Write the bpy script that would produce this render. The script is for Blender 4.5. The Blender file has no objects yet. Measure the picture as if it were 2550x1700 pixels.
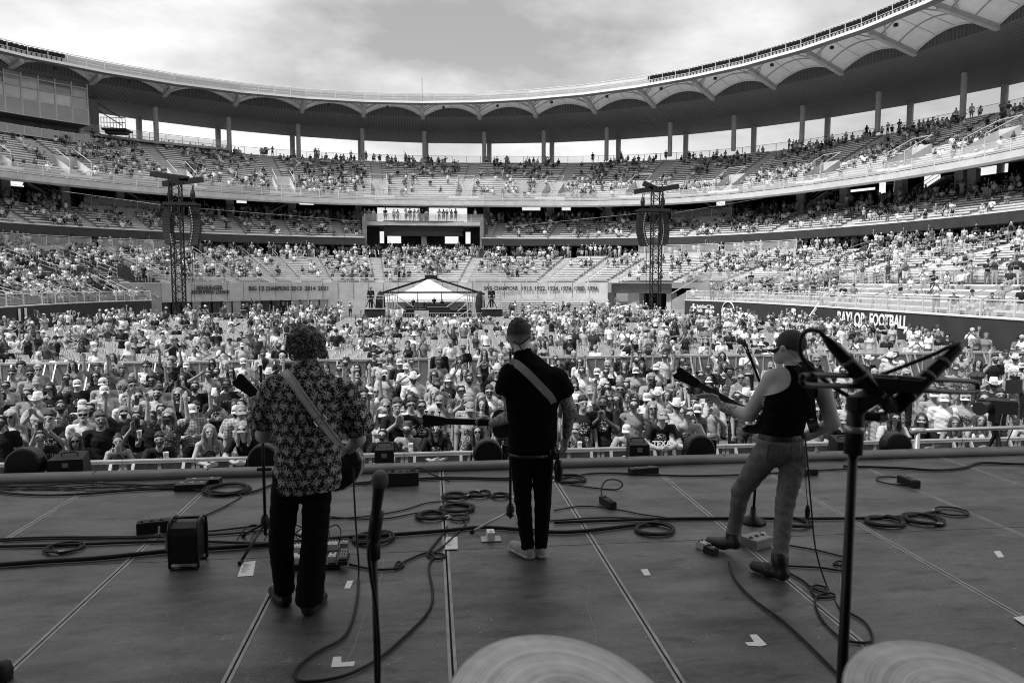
import bpy, math, random
import numpy as np
from mathutils import Vector, Matrix

rnd = random.Random(7)
nrs = np.random.RandomState(7)
SC = bpy.context.scene
COL = SC.collection
R = math.radians

# ------------------------------------------------------------------ camera
CAMH = 3.9
FPX = 1820.0
PITCH = math.atan(150 / FPX)
YAW = math.atan(202 / FPX)
cd = bpy.data.cameras.new('camera')
cd.sensor_width = 36.0
cd.lens = FPX / 2550 * 36
cd.clip_start = 0.05
cd.clip_end = 6000
cd.dof.use_dof = True
cd.dof.focus_distance = 12.0
cd.dof.aperture_fstop = 4.5
cam = bpy.data.objects.new('camera', cd)
COL.objects.link(cam)
cam.location = (0, 0, CAMH)
cam.rotation_euler = (math.pi / 2 - PITCH, 0, -YAW)
SC.camera = cam

# ------------------------------------------------------------------ light
SUN_EL, SUN_AZ = R(52), R(-116)          # azimuth measured from +Y to the right
sl = bpy.data.lights.new('sun', 'SUN')
sl.energy = 4.2
sl.angle = R(4)
sl.color = (1, 1, 1)
sun = bpy.data.objects.new('sun', sl)
COL.objects.link(sun)
sd = Vector((math.sin(SUN_AZ) * math.cos(SUN_EL), math.cos(SUN_AZ) * math.cos(SUN_EL), math.sin(SUN_EL)))
sun.rotation_euler = sd.to_track_quat('Z', 'Y').to_euler()
sun.location = (-30, 20, 60)

world = bpy.data.worlds.new('World')
SC.world = world
world.use_nodes = True
nt = world.node_tree
nt.nodes.clear()
N = nt.nodes.new
L = nt.links.new


def M(op, a, b=None, c=None):
    n = N('ShaderNodeMath')
    n.operation = op
    for i, v in enumerate((a, b, c)):
        if v is None:
            continue
        if isinstance(v, (int, float)):
            n.inputs[i].default_value = v
        else:
            L(v, n.inputs[i])
    return n.outputs[0]


out = N('ShaderNodeOutputWorld')
bg = N('ShaderNodeBackground')
sky = N('ShaderNodeTexSky')
sky.sky_type = 'NISHITA'
sky.sun_disc = False
sky.sun_elevation = SUN_EL
sky.sun_rotation = SUN_AZ
bw = N('ShaderNodeRGBToBW')
L(sky.outputs[0], bw.inputs[0])
tc = N('ShaderNodeTexCoord')
sp = N('ShaderNodeSeparateXYZ')
L(tc.outputs['Generated'], sp.inputs[0])
zz = M('MAXIMUM', sp.outputs[2], 0.0)
den = M('ADD', zz, 0.22)
cx = M('DIVIDE', sp.outputs[0], den)
cy = M('DIVIDE', sp.outputs[1], den)
cv = N('ShaderNodeCombineXYZ')
L(cx, cv.inputs[0])
L(cy, cv.inputs[1])
cv.inputs[2].default_value = 3.7
n1 = N('ShaderNodeTexNoise')
n1.inputs['Scale'].default_value = 0.75
n1.inputs['Detail'].default_value = 5
n1.inputs['Roughness'].default_value = 0.52
n1.inputs['Distortion'].default_value = 0.35
L(cv.outputs[0], n1.inputs['Vector'])
n2 = N('ShaderNodeTexNoise')
n2.inputs['Scale'].default_value = 2.6
n2.inputs['Detail'].default_value = 8
n2.inputs['Roughness'].default_value = 0.55
L(cv.outputs[0], n2.inputs['Vector'])


def lobe(px, py, sx, sy):
    """soft cloud patch around the direction of a point of the sky"""
    d = cam_dir(px, py)
    vx, vy = d.x / (d.z + .22), d.y / (d.z + .22)
    a = M('DIVIDE', M('SUBTRACT', cx, vx), sx)
    b = M('DIVIDE', M('SUBTRACT', cy, vy), sy)
    r2 = M('ADD', M('MULTIPLY', a, a), M('MULTIPLY', b, b))
    return M('EXPONENT', M('MULTIPLY', r2, -1.0))


def cam_basis():
    cp, s_p, cyw, syw = math.cos(PITCH), math.sin(PITCH), math.cos(YAW), math.sin(YAW)
    f = Vector((syw * cp, cyw * cp, -s_p))
    r = Vector((cyw, -syw, 0))
    return f, r, r.cross(f)


CF, CR, CU = cam_basis()


def cam_dir(px, py):
    return (CF + CR * ((px - 1275) / FPX) - CU * ((py - 850) / FPX)).normalized()


cl = M('ADD', M('MULTIPLY', M('SUBTRACT', n1.outputs[0], 0.5), 1.25), M('MULTIPLY', M('SUBTRACT', n2.outputs[0], 0.5), 1.15))
shade = M('ADD', 0.66, cl)
shade = M('SUBTRACT', shade, M('MULTIPLY', lobe(1330, 130, 1.0, 0.45), 0.36))
shade = M('ADD', shade, M('MULTIPLY', lobe(250, 60, 0.8, 0.6), 0.07))
shade = M('ADD', shade, M('MULTIPLY', lobe(1850, 90, 0.4, 0.4), 0.24))
shade = M('MINIMUM', M('MAXIMUM', shade, 0.33), 1.05)
hz = M('POWER', M('SUBTRACT', 1.0, zz), 7.0)          # bright band low over the horizon
shade = M('ADD', M('MULTIPLY', shade, M('SUBTRACT', 1.0, M('MULTIPLY', hz, 0.75))), M('MULTIPLY', hz, 0.75 * 0.93))
tot = M('ADD', M('MULTIPLY', bw.outputs[0], 0.012), M('MULTIPLY', shade, 1.06))
cc = N('ShaderNodeCombineColor')
for i in range(3):
    L(tot, cc.inputs[i])
L(cc.outputs[0], bg.inputs[0])
bg.inputs[1].default_value = 1.0
L(bg.outputs[0], out.inputs[0])

SC.view_settings.view_transform = 'Standard'
SC.view_settings.look = 'None'
SC.view_settings.exposure = 0.18
SC.view_settings.gamma = 1.0
SC.cycles.use_denoising = True
SC.cycles.filter_width = 1.0
SC.cycles.max_bounces = 5
SC.cycles.diffuse_bounces = 3
SC.cycles.glossy_bounces = 2
SC.cycles.transparent_max_bounces = 6

# ------------------------------------------------------------------ helpers
ORG = {}


def P(px, py, Y):
    """point of the world seen at a pixel of the 2550 x 1700 frame, on the plane y = Y"""
    d = cam_dir(px, py)
    t = Y / d.y
    return Vector((d.x * t, Y, CAMH + d.z * t))


def PZ(px, py, z):
    d = cam_dir(px, py)
    t = (z - CAMH) / d.z
    return Vector((d.x * t, d.y * t, z))


def link(o, parent=None):
    COL.objects.link(o)
    if parent is not None:
        o.parent = parent
    return o


def tag(o, label=None, cat=None, group=None, kind=None):
    if label:
        o['label'] = label
    if cat:
        o['category'] = cat
    if group:
        o['group'] = group
    if kind:
        o['kind'] = kind
    return o


def thing(name, label, cat, loc=(0, 0, 0), group=None, rz=0.0):
    o = bpy.data.objects.new(name, None)
    o.empty_display_size = 0.1
    o.location = loc
    o.rotation_euler = (0, 0, rz)
    link(o)
    ORG[o.name] = Vector(loc)
    return tag(o, label, cat, group)


def mesh_obj(name, me, parent=None, loc=None):
    o = bpy.data.objects.new(name, me)
    link(o, parent)
    if loc is not None:
        o.location = loc
    return o


class MB:
    def __init__(s):
        s.v, s.f, s.m, s.cm = [], [], [], 0

    def quad(s, *pts):
        b = len(s.v)
        s.v += [tuple(p) for p in pts]
        s.f.append(tuple(range(b, b + len(pts))))
        s.m.append(s.cm)
        return s

    def box(s, c, size, mat=None):
        x, y, z = size[0] / 2, size[1] / 2, size[2] / 2
        b = len(s.v)
        cs = [(-x, -y, -z), (x, -y, -z), (x, y, -z), (-x, y, -z), (-x, -y, z), (x, -y, z), (x, y, z), (-x, y, z)]
        for q in cs:
            q = Vector(q)
            if mat is not None:
                q = mat @ q
            s.v.append(tuple(q + Vector(c)))
        for q in ((0, 3, 2, 1), (4, 5, 6, 7), (0, 1, 5, 4), (1, 2, 6, 5), (2, 3, 7, 6), (3, 0, 4, 7)):
            s.f.append(tuple(b + i for i in q))
            s.m.append(s.cm)
        return s

    def bar(s, a, b, w, h=None, up=(0, 0, 1)):
        """box beam from a to b"""
        a, b = Vector(a), Vector(b)
        h = w if h is None else h
        d = b - a
        ln = d.length
        if ln < 1e-6:
            return s
        d = d / ln
        u = Vector(up)
        if abs(d.dot(u)) > .98:
            u = Vector((0, 1, 0))
        side = d.cross(u).normalized()
        u = side.cross(d)
        m = Matrix((side, d, u)).transposed()
        return s.box((a + b) / 2, (w, ln, h), m)

    def tube(s, pts, r, n=8, cap=True, rs=None):
        pts = [Vector(p) for p in pts]
        b0 = len(s.v)
        k = len(pts)
        side = None
        for i, p in enumerate(pts):
            d = (pts[min(i + 1, k - 1)] - pts[max(i - 1, 0)])
            if d.length < 1e-9:
                d = Vector((0, 0, 1))
            d.normalize()
            if side is None:
                u = Vector((0, 0, 1)) if abs(d.z) < .9 else Vector((1, 0, 0))
                side = d.cross(u).normalized()
            else:
                side = (side - d * side.dot(d))
                side = side.normalized() if side.length > 1e-6 else d.orthogonal().normalized()
            up = d.cross(side)
            rr = r if rs is None else rs[i]
            for j in range(n):
                a = 2 * math.pi * j / n
                s.v.append(tuple(p + side * (math.cos(a) * rr) + up * (math.sin(a) * rr)))
        for i in range(k - 1):
            for j in range(n):
                a, b = b0 + i * n + j, b0 + i * n + (j + 1) % n
                s.f.append((a, a + n, b + n, b))
                s.m.append(s.cm)
        if cap:
            s.f.append(tuple(b0 + j for j in range(n)))
            s.f.append(tuple(b0 + (k - 1) * n + j for j in reversed(range(n))))
            s.m += [s.cm, s.cm]
        return s

    def lathe(s, prof, c=(0, 0, 0), n=24, mat=None):
        b0 = len(s.v)
        for (r, z) in prof:
            for j in range(n):
                a = 2 * math.pi * j / n
                q = Vector((r * math.cos(a), r * math.sin(a), z))
                if mat is not None:
                    q = mat @ q
                s.v.append(tuple(q + Vector(c)))
        for i in range(len(prof) - 1):
            for j in range(n):
                a, b = b0 + i * n + j, b0 + i * n + (j + 1) % n
                s.f.append((a, b, b + n, a + n))
                s.m.append(s.cm)
        return s

    def grid(s, fn, nu, nv):
        b = len(s.v)
        for i in range(nu + 1):
            for j in range(nv + 1):
                s.v.append(tuple(fn(i / nu, j / nv)))
        for i in range(nu):
            for j in range(nv):
                a = b + i * (nv + 1) + j
                s.f.append((a, a + 1, a + nv + 2, a + nv + 1))
                s.m.append(s.cm)
        return s

    def mesh(s, name, mats, smooth=False, org=None):
        me = bpy.data.meshes.new(name)
        v = s.v
        if org is not None and Vector(org).length > 0:
            ox, oy, oz = org
            v = [(a - ox, b - oy, c - oz) for a, b, c in v]
        me.from_pydata(v, [], s.f)
        for m in (mats if isinstance(mats, (list, tuple)) else [mats]):
            me.materials.append(m)
        if any(s.m):
            me.polygons.foreach_set('material_index', s.m)
        if smooth:
            me.polygons.foreach_set('use_smooth', [True] * len(s.f))
        me.update()
        return me

    def build(s, name, mats, parent=None, smooth=False, local=False):
        """mesh given in world coordinates (or in the parent's own when local)"""
        org = Vector((0, 0, 0))
        if parent is not None and not local:
            org = ORG.get(parent.name, Vector((0, 0, 0)))
        me = s.mesh(name, mats, smooth, org)
        o = mesh_obj(name, me, parent)
        ORG[o.name] = org
        return o

    def build_at(s, name, mats, smooth=False):
        """top-level mesh with its origin at the middle of its base"""
        a = np.array(s.v)
        org = Vector(((a[:, 0].min() + a[:, 0].max()) / 2, (a[:, 1].min() + a[:, 1].max()) / 2, a[:, 2].min()))
        me = s.mesh(name, mats, smooth, org)
        o = mesh_obj(name, me, None, org)
        ORG[o.name] = org
        return o


def copy_tree(o, parent=None):
    c = o.copy()
    COL.objects.link(c)
    c.parent = parent
    for ch in o.children:
        copy_tree(ch, c)
    return c


def spline(pts, n=8, closed=False):
    pts = [Vector(p) for p in pts]
    k = len(pts)
    o = []
    rng = k if closed else k - 1
    for i in range(rng):
        if closed:
            p0, p1, p2, p3 = (pts[(i + j) % k] for j in (-1, 0, 1, 2))
        else:
            p0, p1, p2, p3 = pts[max(i - 1, 0)], pts[i], pts[i + 1], pts[min(i + 2, k - 1)]
        for j in range(n):
            t = j / n
            o.append(0.5 * ((2 * p1) + (p2 - p0) * t + (2 * p0 - 5 * p1 + 4 * p2 - p3) * t * t + (3 * p1 - p0 - 3 * p2 + p3) * t ** 3))
    o.append(pts[0] if closed else pts[-1])
    return o


# ------------------------------------------------------------------ materials
def mat(name, v, rough=0.7, var=0.12, scale=6.0, bump=0.0, bscale=40.0, metal=0.0, spec=0.4, detail=4, fn=None, coat=0.0):
    m = bpy.data.materials.new(name)
    m.use_nodes = True
    t = m.node_tree
    b = t.nodes['Principled BSDF']
    b.inputs['Roughness'].default_value = rough
    b.inputs['Metallic'].default_value = metal
    b.inputs['Specular IOR Level'].default_value = spec
    b.inputs['Coat Weight'].default_value = coat
    tcn = t.nodes.new('ShaderNodeTexCoord')
    col = None
    if var > 0:
        nz = t.nodes.new('ShaderNodeTexNoise')
        nz.inputs['Scale'].default_value = scale
        nz.inputs['Detail'].default_value = detail
        t.links.new(tcn.outputs['Object'], nz.inputs['Vector'])
        mr = t.nodes.new('ShaderNodeMapRange')
        mr.inputs[1].default_value = 0.25
        mr.inputs[2].default_value = 0.75
        mr.inputs[3].default_value = v * (1 - var)
        mr.inputs[4].default_value = v * (1 + var)
        t.links.new(nz.outputs[0], mr.inputs[0])
        col = mr.outputs[0]
    if fn:
        col = fn(t, tcn, col, b)
    if col is None:
        b.inputs['Base Color'].default_value = (v, v, v, 1)
    else:
        t.links.new(col, b.inputs['Base Color'])
    if bump > 0:
        nb = t.nodes.new('ShaderNodeTexNoise')
        nb.inputs['Scale'].default_value = bscale
        nb.inputs['Detail'].default_value = 5
        t.links.new(tcn.outputs['Object'], nb.inputs['Vector'])
        bp = t.nodes.new('ShaderNodeBump')
        bp.inputs['Strength'].default_value = bump
        bp.inputs['Distance'].default_value = 0.02
        t.links.new(nb.outputs[0], bp.inputs['Height'])
        t.links.new(bp.outputs[0], b.inputs['Normal'])
    return m


class TN:
    """tiny node builder for a material tree"""

    def __init__(s, t):
        s.t = t

    def n(s, kind, **kw):
        q = s.t.nodes.new(kind)
        for k, v in kw.items():
            setattr(q, k, v)
        return q

    def l(s, a, b):
        s.t.links.new(a, b)

    def m(s, op, a, b=None, c=None):
        q = s.t.nodes.new('ShaderNodeMath')
        q.operation = op
        for i, v in enumerate((a, b, c)):
            if v is None:
                continue
            if isinstance(v, (int, float)):
                q.inputs[i].default_value = v
            else:
                s.t.links.new(v, q.inputs[i])
        return q.outputs[0]

    def noise(s, vec, scale, detail=3, rough=.5):
        q = s.t.nodes.new('ShaderNodeTexNoise')
        q.inputs['Scale'].default_value = scale
        q.inputs['Detail'].default_value = detail
        q.inputs['Roughness'].default_value = rough
        s.t.links.new(vec, q.inputs['Vector'])
        return q.outputs[0]

    def xyz(s, vec):
        q = s.t.nodes.new('ShaderNodeSeparateXYZ')
        s.t.links.new(vec, q.inputs[0])
        return q.outputs


MT = {}
MT['concrete'] = mat('concrete', 0.42, 0.85, 0.22, 0.9, 0.25, 18, detail=8)
MT['concrete_light'] = mat('concrete_light', 0.52, 0.85, 0.16, 1.2, 0.2, 20, detail=8)
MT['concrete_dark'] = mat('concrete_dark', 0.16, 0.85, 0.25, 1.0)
MT['tread'] = mat('tread', 0.40, 0.85, 0.3, 0.6, detail=8)
MT['bench'] = mat('bench', 0.8, 0.45, 0.14, 3.0, metal=0.15)
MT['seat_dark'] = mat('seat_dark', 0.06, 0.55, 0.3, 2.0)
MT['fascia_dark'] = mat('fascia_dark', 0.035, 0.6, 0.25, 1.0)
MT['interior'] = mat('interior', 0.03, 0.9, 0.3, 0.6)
MT['rail'] = mat('rail', 0.62, 0.45, 0.1, 5)
MT['white_paint'] = mat('white_paint', 0.78, 0.5, 0.06, 3)
MT['steel'] = mat('steel', 0.42, 0.35, 0.15, 6, metal=0.5)
MT['galv'] = mat('galv', 0.5, 0.4, 0.2, 10, metal=0.35)
MT['column'] = mat('column', 0.40, 0.6, 0.15, 2)
MT['black'] = mat('black', 0.008, 0.6, 0.3, 12)
MT['black_gloss'] = mat('black_gloss', 0.012, 0.28, 0.2, 8)
MT['black_metal'] = mat('black_metal', 0.009, 0.42, 0.3, 25, bump=.05, bscale=90)
MT['rubber'] = mat('rubber', 0.008, 0.6, 0.4, 30)
MT['drape'] = mat('drape', 0.018, 0.95, 0.3, 3, 0.3, 6)
MT['glass_dark'] = mat('glass_dark', 0.05, 0.08, 0.0, spec=0.8)
MT['glass'] = mat('glass', 0.16, 0.06, 0.35, 0.25, spec=1.0)
MT['glass_mid'] = mat('glass_mid', 0.30, 0.08, 0.3, 0.6, spec=1.0)
MT['glass_pale'] = mat('glass_pale', 0.42, 0.1, 0.25, 0.5, spec=1.0)
MT['panel_grey'] = mat('panel_grey', 0.33, 0.5, 0.1, 0.8)
MT['membrane'] = mat('membrane', 0.86, 0.7, 0.07, 1.5)
MT['paper'] = mat('paper', 0.8, 0.8, 0.05, 10)
MT['tape'] = mat('tape', 0.85, 0.6, 0.08, 20)
MT['plastic_chair'] = mat('plastic_chair', 0.38, 0.45, 0.10, 4)
MT['wood'] = mat('wood', 0.09, 0.35, 0.4, 14)
MT['chrome'] = mat('chrome', 0.7, 0.2, 0.0, metal=1.0)
MT['lens'] = mat('lens', 0.008, 0.12, 0.0, spec=0.8)
MT['brick'] = mat('brick', 0.2, 0.85, 0.25, 12)
# ------------------------------------------------------------------ stadium
CX, CY, R0 = -2.43, 55.46, 59.94
CTR = Vector((CX, CY, 0))


DSU_U = (-40, 12, 25, 40, 50, 62, 78, 88, 220)
DSU_V = (4.0, 4.0, 4.5, 6.0, 5.8, 3.4, -.4, -.9, -.2)


def bulge(u):
    """how far the seating sweeps outside the circle of the roof edge"""
    return float(np.interp(u, DSU_U, DSU_V))


def ring(s, u, z=0.0, roofed=False):
    """u in degrees round the bowl: 0..180 is the curved end, outside it the straight sides"""
    r = R0 + s + (0.0 if roofed else bulge(u))
    if u < 0:
        return Vector((CX + r, CY + u * 1.046, z))
    if u > 180:
        return Vector((CX - r, CY - (u - 180) * 1.046, z))
    a = R(u)
    return Vector((CX + r * math.cos(a), CY + r * math.sin(a), z))


def u_at(px, s):
    """angle at which the line of sight of column px crosses the ring s"""
    d = cam_dir(px, 700)
    d2 = Vector((d.x, d.y)).normalized()
    c = Vector((CX, CY))
    b = d2.dot(c)
    u = 90.0
    for _ in range(6):
        r = R0 + s + bulge(u)
        t = b + math.sqrt(max(0.0, b * b - c.dot(c) + r * r))
        q = d2 * t - c
        u = math.degrees(math.atan2(q.y, q.x))
    return u


def z_at(px, py, s):
    u = u_at(px, s)
    p = ring(s, u)
    dist = math.hypot(p.x, p.y)
    d = cam_dir(px, py)
    return CAMH + d.z / math.hypot(d.x, d.y) * dist


def stripes(width, amt, axis='ang'):
    def fn(t, tcn, col, b):
        q = TN(t)
        x, y, z = q.xyz(tcn.outputs['Object'])
        a = q.m('MULTIPLY', q.m('ARCTAN2', y, x), 62.0 / width * 2 * math.pi)
        w = q.m('POWER', q.m('ADD', q.m('MULTIPLY', q.m('SINE', a), .5), .5), 2.0)
        f = q.m('SUBTRACT', 1.0 + amt * .3, q.m('MULTIPLY', w, amt))
        bp = q.n('ShaderNodeBump')
        bp.inputs['Strength'].default_value = .6
        bp.inputs['Distance'].default_value = .08
        q.l(w, bp.inputs['Height'])
        q.l(bp.outputs[0], b.inputs['Normal'])
        return q.m('MULTIPLY', col, f)
    return fn


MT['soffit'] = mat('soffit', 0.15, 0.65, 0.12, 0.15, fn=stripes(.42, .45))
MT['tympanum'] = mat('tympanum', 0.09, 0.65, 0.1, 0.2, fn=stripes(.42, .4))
MT['under'] = mat('shaded_underside', .09, .85, .3, .8)  # shade below the upper deck is put into this darker colour
MT['roof_top'] = mat('roof_top', 0.4, 0.6, 0.1, 0.3)

stadium = thing('stadium', 'huge curved concrete stadium with three seating tiers and scalloped roof canopy', 'stadium', CTR)
UMIN, UMAX = -34.0, 214.0


def urange(u0, u1, step=1.5):
    n = max(1, int(math.ceil((u1 - u0) / step)))
    return [u0 + (u1 - u0) * i / n for i in range(n + 1)]


def strip(mb, sz, u0, u1, step=1.5):
    """sweep a profile [(s, z), ...] round the bowl"""
    us = urange(u0, u1, step)
    b = len(mb.v)
    k = len(sz)
    for u in us:
        for (s, z) in sz:
            mb.v.append(tuple(ring(s, u, z)))
    for i in range(len(us) - 1):
        for j in range(k - 1):
            a = b + i * k + j
            mb.f.append((a, a + 1, a + k + 1, a + k))
            mb.m.append(mb.cm)


def gaps(aisles, half, u0, u1):
    """angular spans between aisles"""
    cur = u0
    o = []
    for a in sorted(aisles):
        if a - half > cur and a - half < u1:
            o.append((cur, a - half))
        cur = max(cur, a + half)
    if cur < u1:
        o.append((cur, u1))
    return o


SEATS = []      # (point, angle facing, tier) candidates for spectators


def tier(name, s0, z0, rows, ds, dz, aisles, half, u0, u1, deck_z, matb, parent, label=None, skip=None, bench_h=.42, tm='tread'):
    """stepped terrace with one bench a row"""
    t = MB()
    prof = []
    s, z = s0, z0
    for i in range(rows):
        prof += [(s, z), (s + ds, z)]
        if i < rows - 1:
            prof += [(s + ds, z + dz)]
        s += ds
        z += dz
    spans = skip if skip else [(u0, u1)]
    for (a, b) in spans:
        strip(t, prof, a, b)
    root = t.build(name, MT[tm], parent)
    if label:
        root['label'] = label
    for i in range(rows):
        m = MB()
        sb = s0 + i * ds + ds * .52
        zb = z0 + i * dz + bench_h
        for (a, b) in spans:
            if len(spans) > 1:
                m = MB()
            for (g0, g1) in gaps([q for q in aisles if a < q < b], half, a, b):
                strip(m, [(sb, zb - .11), (sb, zb), (sb + .32, zb), (sb + .32, zb - .11), (sb, zb - .11)], g0, g1)
            m.build('bench', matb, root)
    # steps in the aisles
    for a in aisles:
        st = MB()
        if not any(x < a < y for x, y in spans):
            continue
        for i in range(rows):
            sa = s0 + i * ds
            za = z0 + i * dz
            h2 = half * .8
            for k in range(2):
                strip(st, [(sa + ds * .5 * k, za + .004 + dz * .5 * k), (sa + ds * .5 * k, za + .01 + dz * .5 * (k + .0) + .0), (sa + ds * .5 * (k + 1), za + .01 + dz * .5 * k)], a - h2, a + h2, 3)
                if k == 1:
                    strip(st, [(sa + ds * .5, za + .004), (sa + ds * .5, za + .012 + dz * .5)], a - h2, a + h2, 3)
        st.build('aisle_steps', MT['concrete_light'], root)
    return root


def railing(parent, name, pts_fn, u0, u1, h, post=1.8, mats=None, panel=True, r=.035):
    """handrail with posts and infill, following pts_fn(u)"""
    us = urange(u0, u1, 1.0)
    m = MB()
    base = [pts_fn(u) for u in us]
    up = Vector((0, 0, h))
    m.tube([p + up for p in base], r, 5)
    m.tube([p + Vector((0, 0, .12)) for p in base], r * .7, 4)
    acc = 0
    last = base[0]
    for p in base:
        acc += (p - last).length
        last = p
        if acc >= post or p is base[0]:
            acc = 0
            m.bar(p, p + up, .07, .05)
    o = m.build(name, mats or MT['rail'], parent)
    if panel:
        q = MB()
        for i in range(len(base) - 1):
            a, b = base[i], base[i + 1]
            z1, z2 = Vector((0, 0, .2)), Vector((0, 0, h - .1))
            q.quad(a + z1, b + z1, b + z2, a + z2)
        q.build('infill_mesh', MT['mesh_infill'], o)
    return o


def mesh_mat(name, v, alpha):
    m = mat(name, v, .5, .05, 5)
    b = m.node_tree.nodes['Principled BSDF']
    b.inputs['Alpha'].default_value = alpha
    return m


MT['mesh_infill'] = mesh_mat('mesh_infill', .5, .45)
MT['fence_mesh'] = mesh_mat('fence_mesh', .25, .18)

# --- upper deck
UA = [u_at(x, -6) for x in (-60, 160, 443, 703, 945, 1165, 1388, 1606, 1838, 2074, 2300, 2520)]
U_LEFT_BOX = u_at(236, 2)
ROWS_U = 20
DSU, DZU = .93, .40
S_U0, Z_U0 = -12.3, 14.95
up = tier('upper_deck', S_U0, Z_U0, ROWS_U, DSU, DZU, UA, .85, UMIN, UMAX, 0, MT['bench'], stadium)
m = MB()
strip(m, [(-12.45, 14.9), (-12.45, 14.3), (-12.1, 14.12)], UMIN, UMAX)
m.build('edge_beam', MT['concrete_light'], up)
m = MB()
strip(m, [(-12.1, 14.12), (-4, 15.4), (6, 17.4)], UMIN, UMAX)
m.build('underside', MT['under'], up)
m = MB()
strip(m, [(-12.45, 14.9), (-12.0, 14.95)], UMIN, UMAX)
m.build('kerb', MT['concrete_light'], up)
railing(up, 'front_railing', lambda u: ring(-12.35, u, 14.9), UMIN, UMAX, 1.05, 1.9)
# terrace behind the last row and the fence on it
zt = Z_U0 + ROWS_U * DZU
st_ = S_U0 + ROWS_U * DSU
m = MB()
strip(m, [(st_, zt - DZU), (st_, zt), (st_ + 10.5, zt), (st_ + 10.5, zt - 2.5)], UMIN, UMAX)
m.build('terrace', MT['concrete'], up)
o = railing(up, 'back_fence', lambda u: ring(st_ + .35, u, zt), UMIN, U_LEFT_BOX - .5, 1.15, 2.1, MT['galv'], panel=False, r=.03)
q = MB()
us = urange(UMIN, U_LEFT_BOX - .5, 1.5)
for a, b in zip(us[:-1], us[1:]):
    q.quad(ring(st_ + .35, a, zt + .05), ring(st_ + .35, b, zt + .05), ring(st_ + .35, b, zt + 1.1), ring(st_ + .35, a, zt + 1.1))
q.build('fence_mesh', MT['fence_mesh'], o)
# vomitories: walled openings cut into the lower rows
for a in UA:
    m = MB()
    s1, s2, z1 = -11.3, -7.2, Z_U0 + .5
    hw = 1.15
    m.cm = 0
    for sgn in (-1, 1):
        e = ring(0, a + 1) - ring(0, a)
        e.normalize()
        p1 = ring(s1, a) + e * (hw * sgn)
        p2 = ring(s2, a) + e * (hw * sgn)
        p1.z, p2.z = Z_U0, Z_U0
        m.quad(p1, p2, p2 + Vector((0, 0, 3.2)), p1 + Vector((0, 0, 1.3)))
        m.tube([p1 + Vector((0, 0, 2.2)), p2 + Vector((0, 0, 4.1))], .04, 5)
        m.tube([p1 + Vector((0, 0, 1.0)), p1 + Vector((0, 0, 2.2))], .04, 5)
    b1, b2 = ring(s2, a) - e * hw, ring(s2, a) + e * hw
    b1.z = b2.z = Z_U0 + .3
    m.quad(b1, b2, b2 + Vector((0, 0, 2.9)), b1 + Vector((0, 0, 2.9)))
    m.tube([b1 + Vector((0, 0, 3.8)), b2 + Vector((0, 0, 3.8))], .04, 5)
    f1, f2 = ring(s1 - .05, a) - e * 2.1, ring(s1 - .05, a) + e * 2.1
    f1.z = f2.z = Z_U0 + .05
    m.cm = 1
    m.quad(f1, f2, f2 + Vector((0, 0, .62)), f1 + Vector((0, 0, .62)))
    m.quad(f1, f1 + Vector((0, 0, .62)), f1 + Vector((0, .5, .62)), f1 + Vector((0, .5, 0)))
    m.build('vomitory', [MT['concrete_light'], MT['white_paint']], up)

# --- club tier, broken in the middle by the open gap
G0, G1 = u_at(1207, -10), u_at(908, -10)
CA = [u_at(x, -9) for x in (30, 205, 345, 480, 590, 708, 845, 1245, 1388, 1590, 1740, 1960, 2140, 2330, 2480)]
spans = [(UMIN, G0), (G1, UMAX)]
S_C0, Z_C0 = -12.9, 9.55
club = tier('club_deck', S_C0, Z_C0, 9, .86, .33, CA, .8, UMIN, UMAX, 0, MT['bench'], stadium, skip=spans)
m = MB()
for a, b in spans:
    strip(m, [(-12.9, 9.75), (-13.1, 9.75), (-13.1, 8.78), (-12.6, 8.72), (0, 8.72)], a, b)
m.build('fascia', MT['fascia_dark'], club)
m = MB()
for a, b in spans:
    strip(m, [(-13.14, 9.73), (-13.14, 9.83), (-12.95, 9.83)], a, b)
m.build('kerb', MT['rail'], club)
zc = Z_C0 + 9 * .33
sc = S_C0 + 9 * .86
m = MB()
strip(m, [(sc, zc - .33), (sc, zc), (4.0, zc)], UMIN, UMAX)
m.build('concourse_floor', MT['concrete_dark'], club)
for (x0, x1) in ((215, 402), (1672, 1820)):
    railing(club, 'platform_railing', lambda u: ring(sc - 1.2, u, zc + .3), u_at(x1, -6), u_at(x0, -6), 1.05, 2.2)
    m = MB()
    strip(m, [(sc - 1.25, zc - 1.3), (sc - 1.25, zc + .35), (sc + 2, zc + .35)], u_at(x1, -6), u_at(x0, -6))
    m.build('platform', MT['concrete'], club)

# --- back walls of the concourses with openings to the sky
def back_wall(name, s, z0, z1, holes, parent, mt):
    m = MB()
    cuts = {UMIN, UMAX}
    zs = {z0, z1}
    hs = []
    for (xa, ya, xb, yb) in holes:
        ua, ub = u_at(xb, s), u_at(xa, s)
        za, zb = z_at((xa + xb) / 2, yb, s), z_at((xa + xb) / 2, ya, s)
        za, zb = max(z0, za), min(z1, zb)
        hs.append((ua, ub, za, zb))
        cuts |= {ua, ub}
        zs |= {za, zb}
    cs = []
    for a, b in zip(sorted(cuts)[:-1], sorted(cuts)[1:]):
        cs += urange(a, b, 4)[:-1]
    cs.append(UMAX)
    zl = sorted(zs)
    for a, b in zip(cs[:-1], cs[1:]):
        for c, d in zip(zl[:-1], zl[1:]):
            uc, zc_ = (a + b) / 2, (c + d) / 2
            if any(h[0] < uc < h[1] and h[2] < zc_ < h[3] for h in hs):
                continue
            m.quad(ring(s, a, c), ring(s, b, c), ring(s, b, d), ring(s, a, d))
    return m.build(name, mt, parent)


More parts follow.
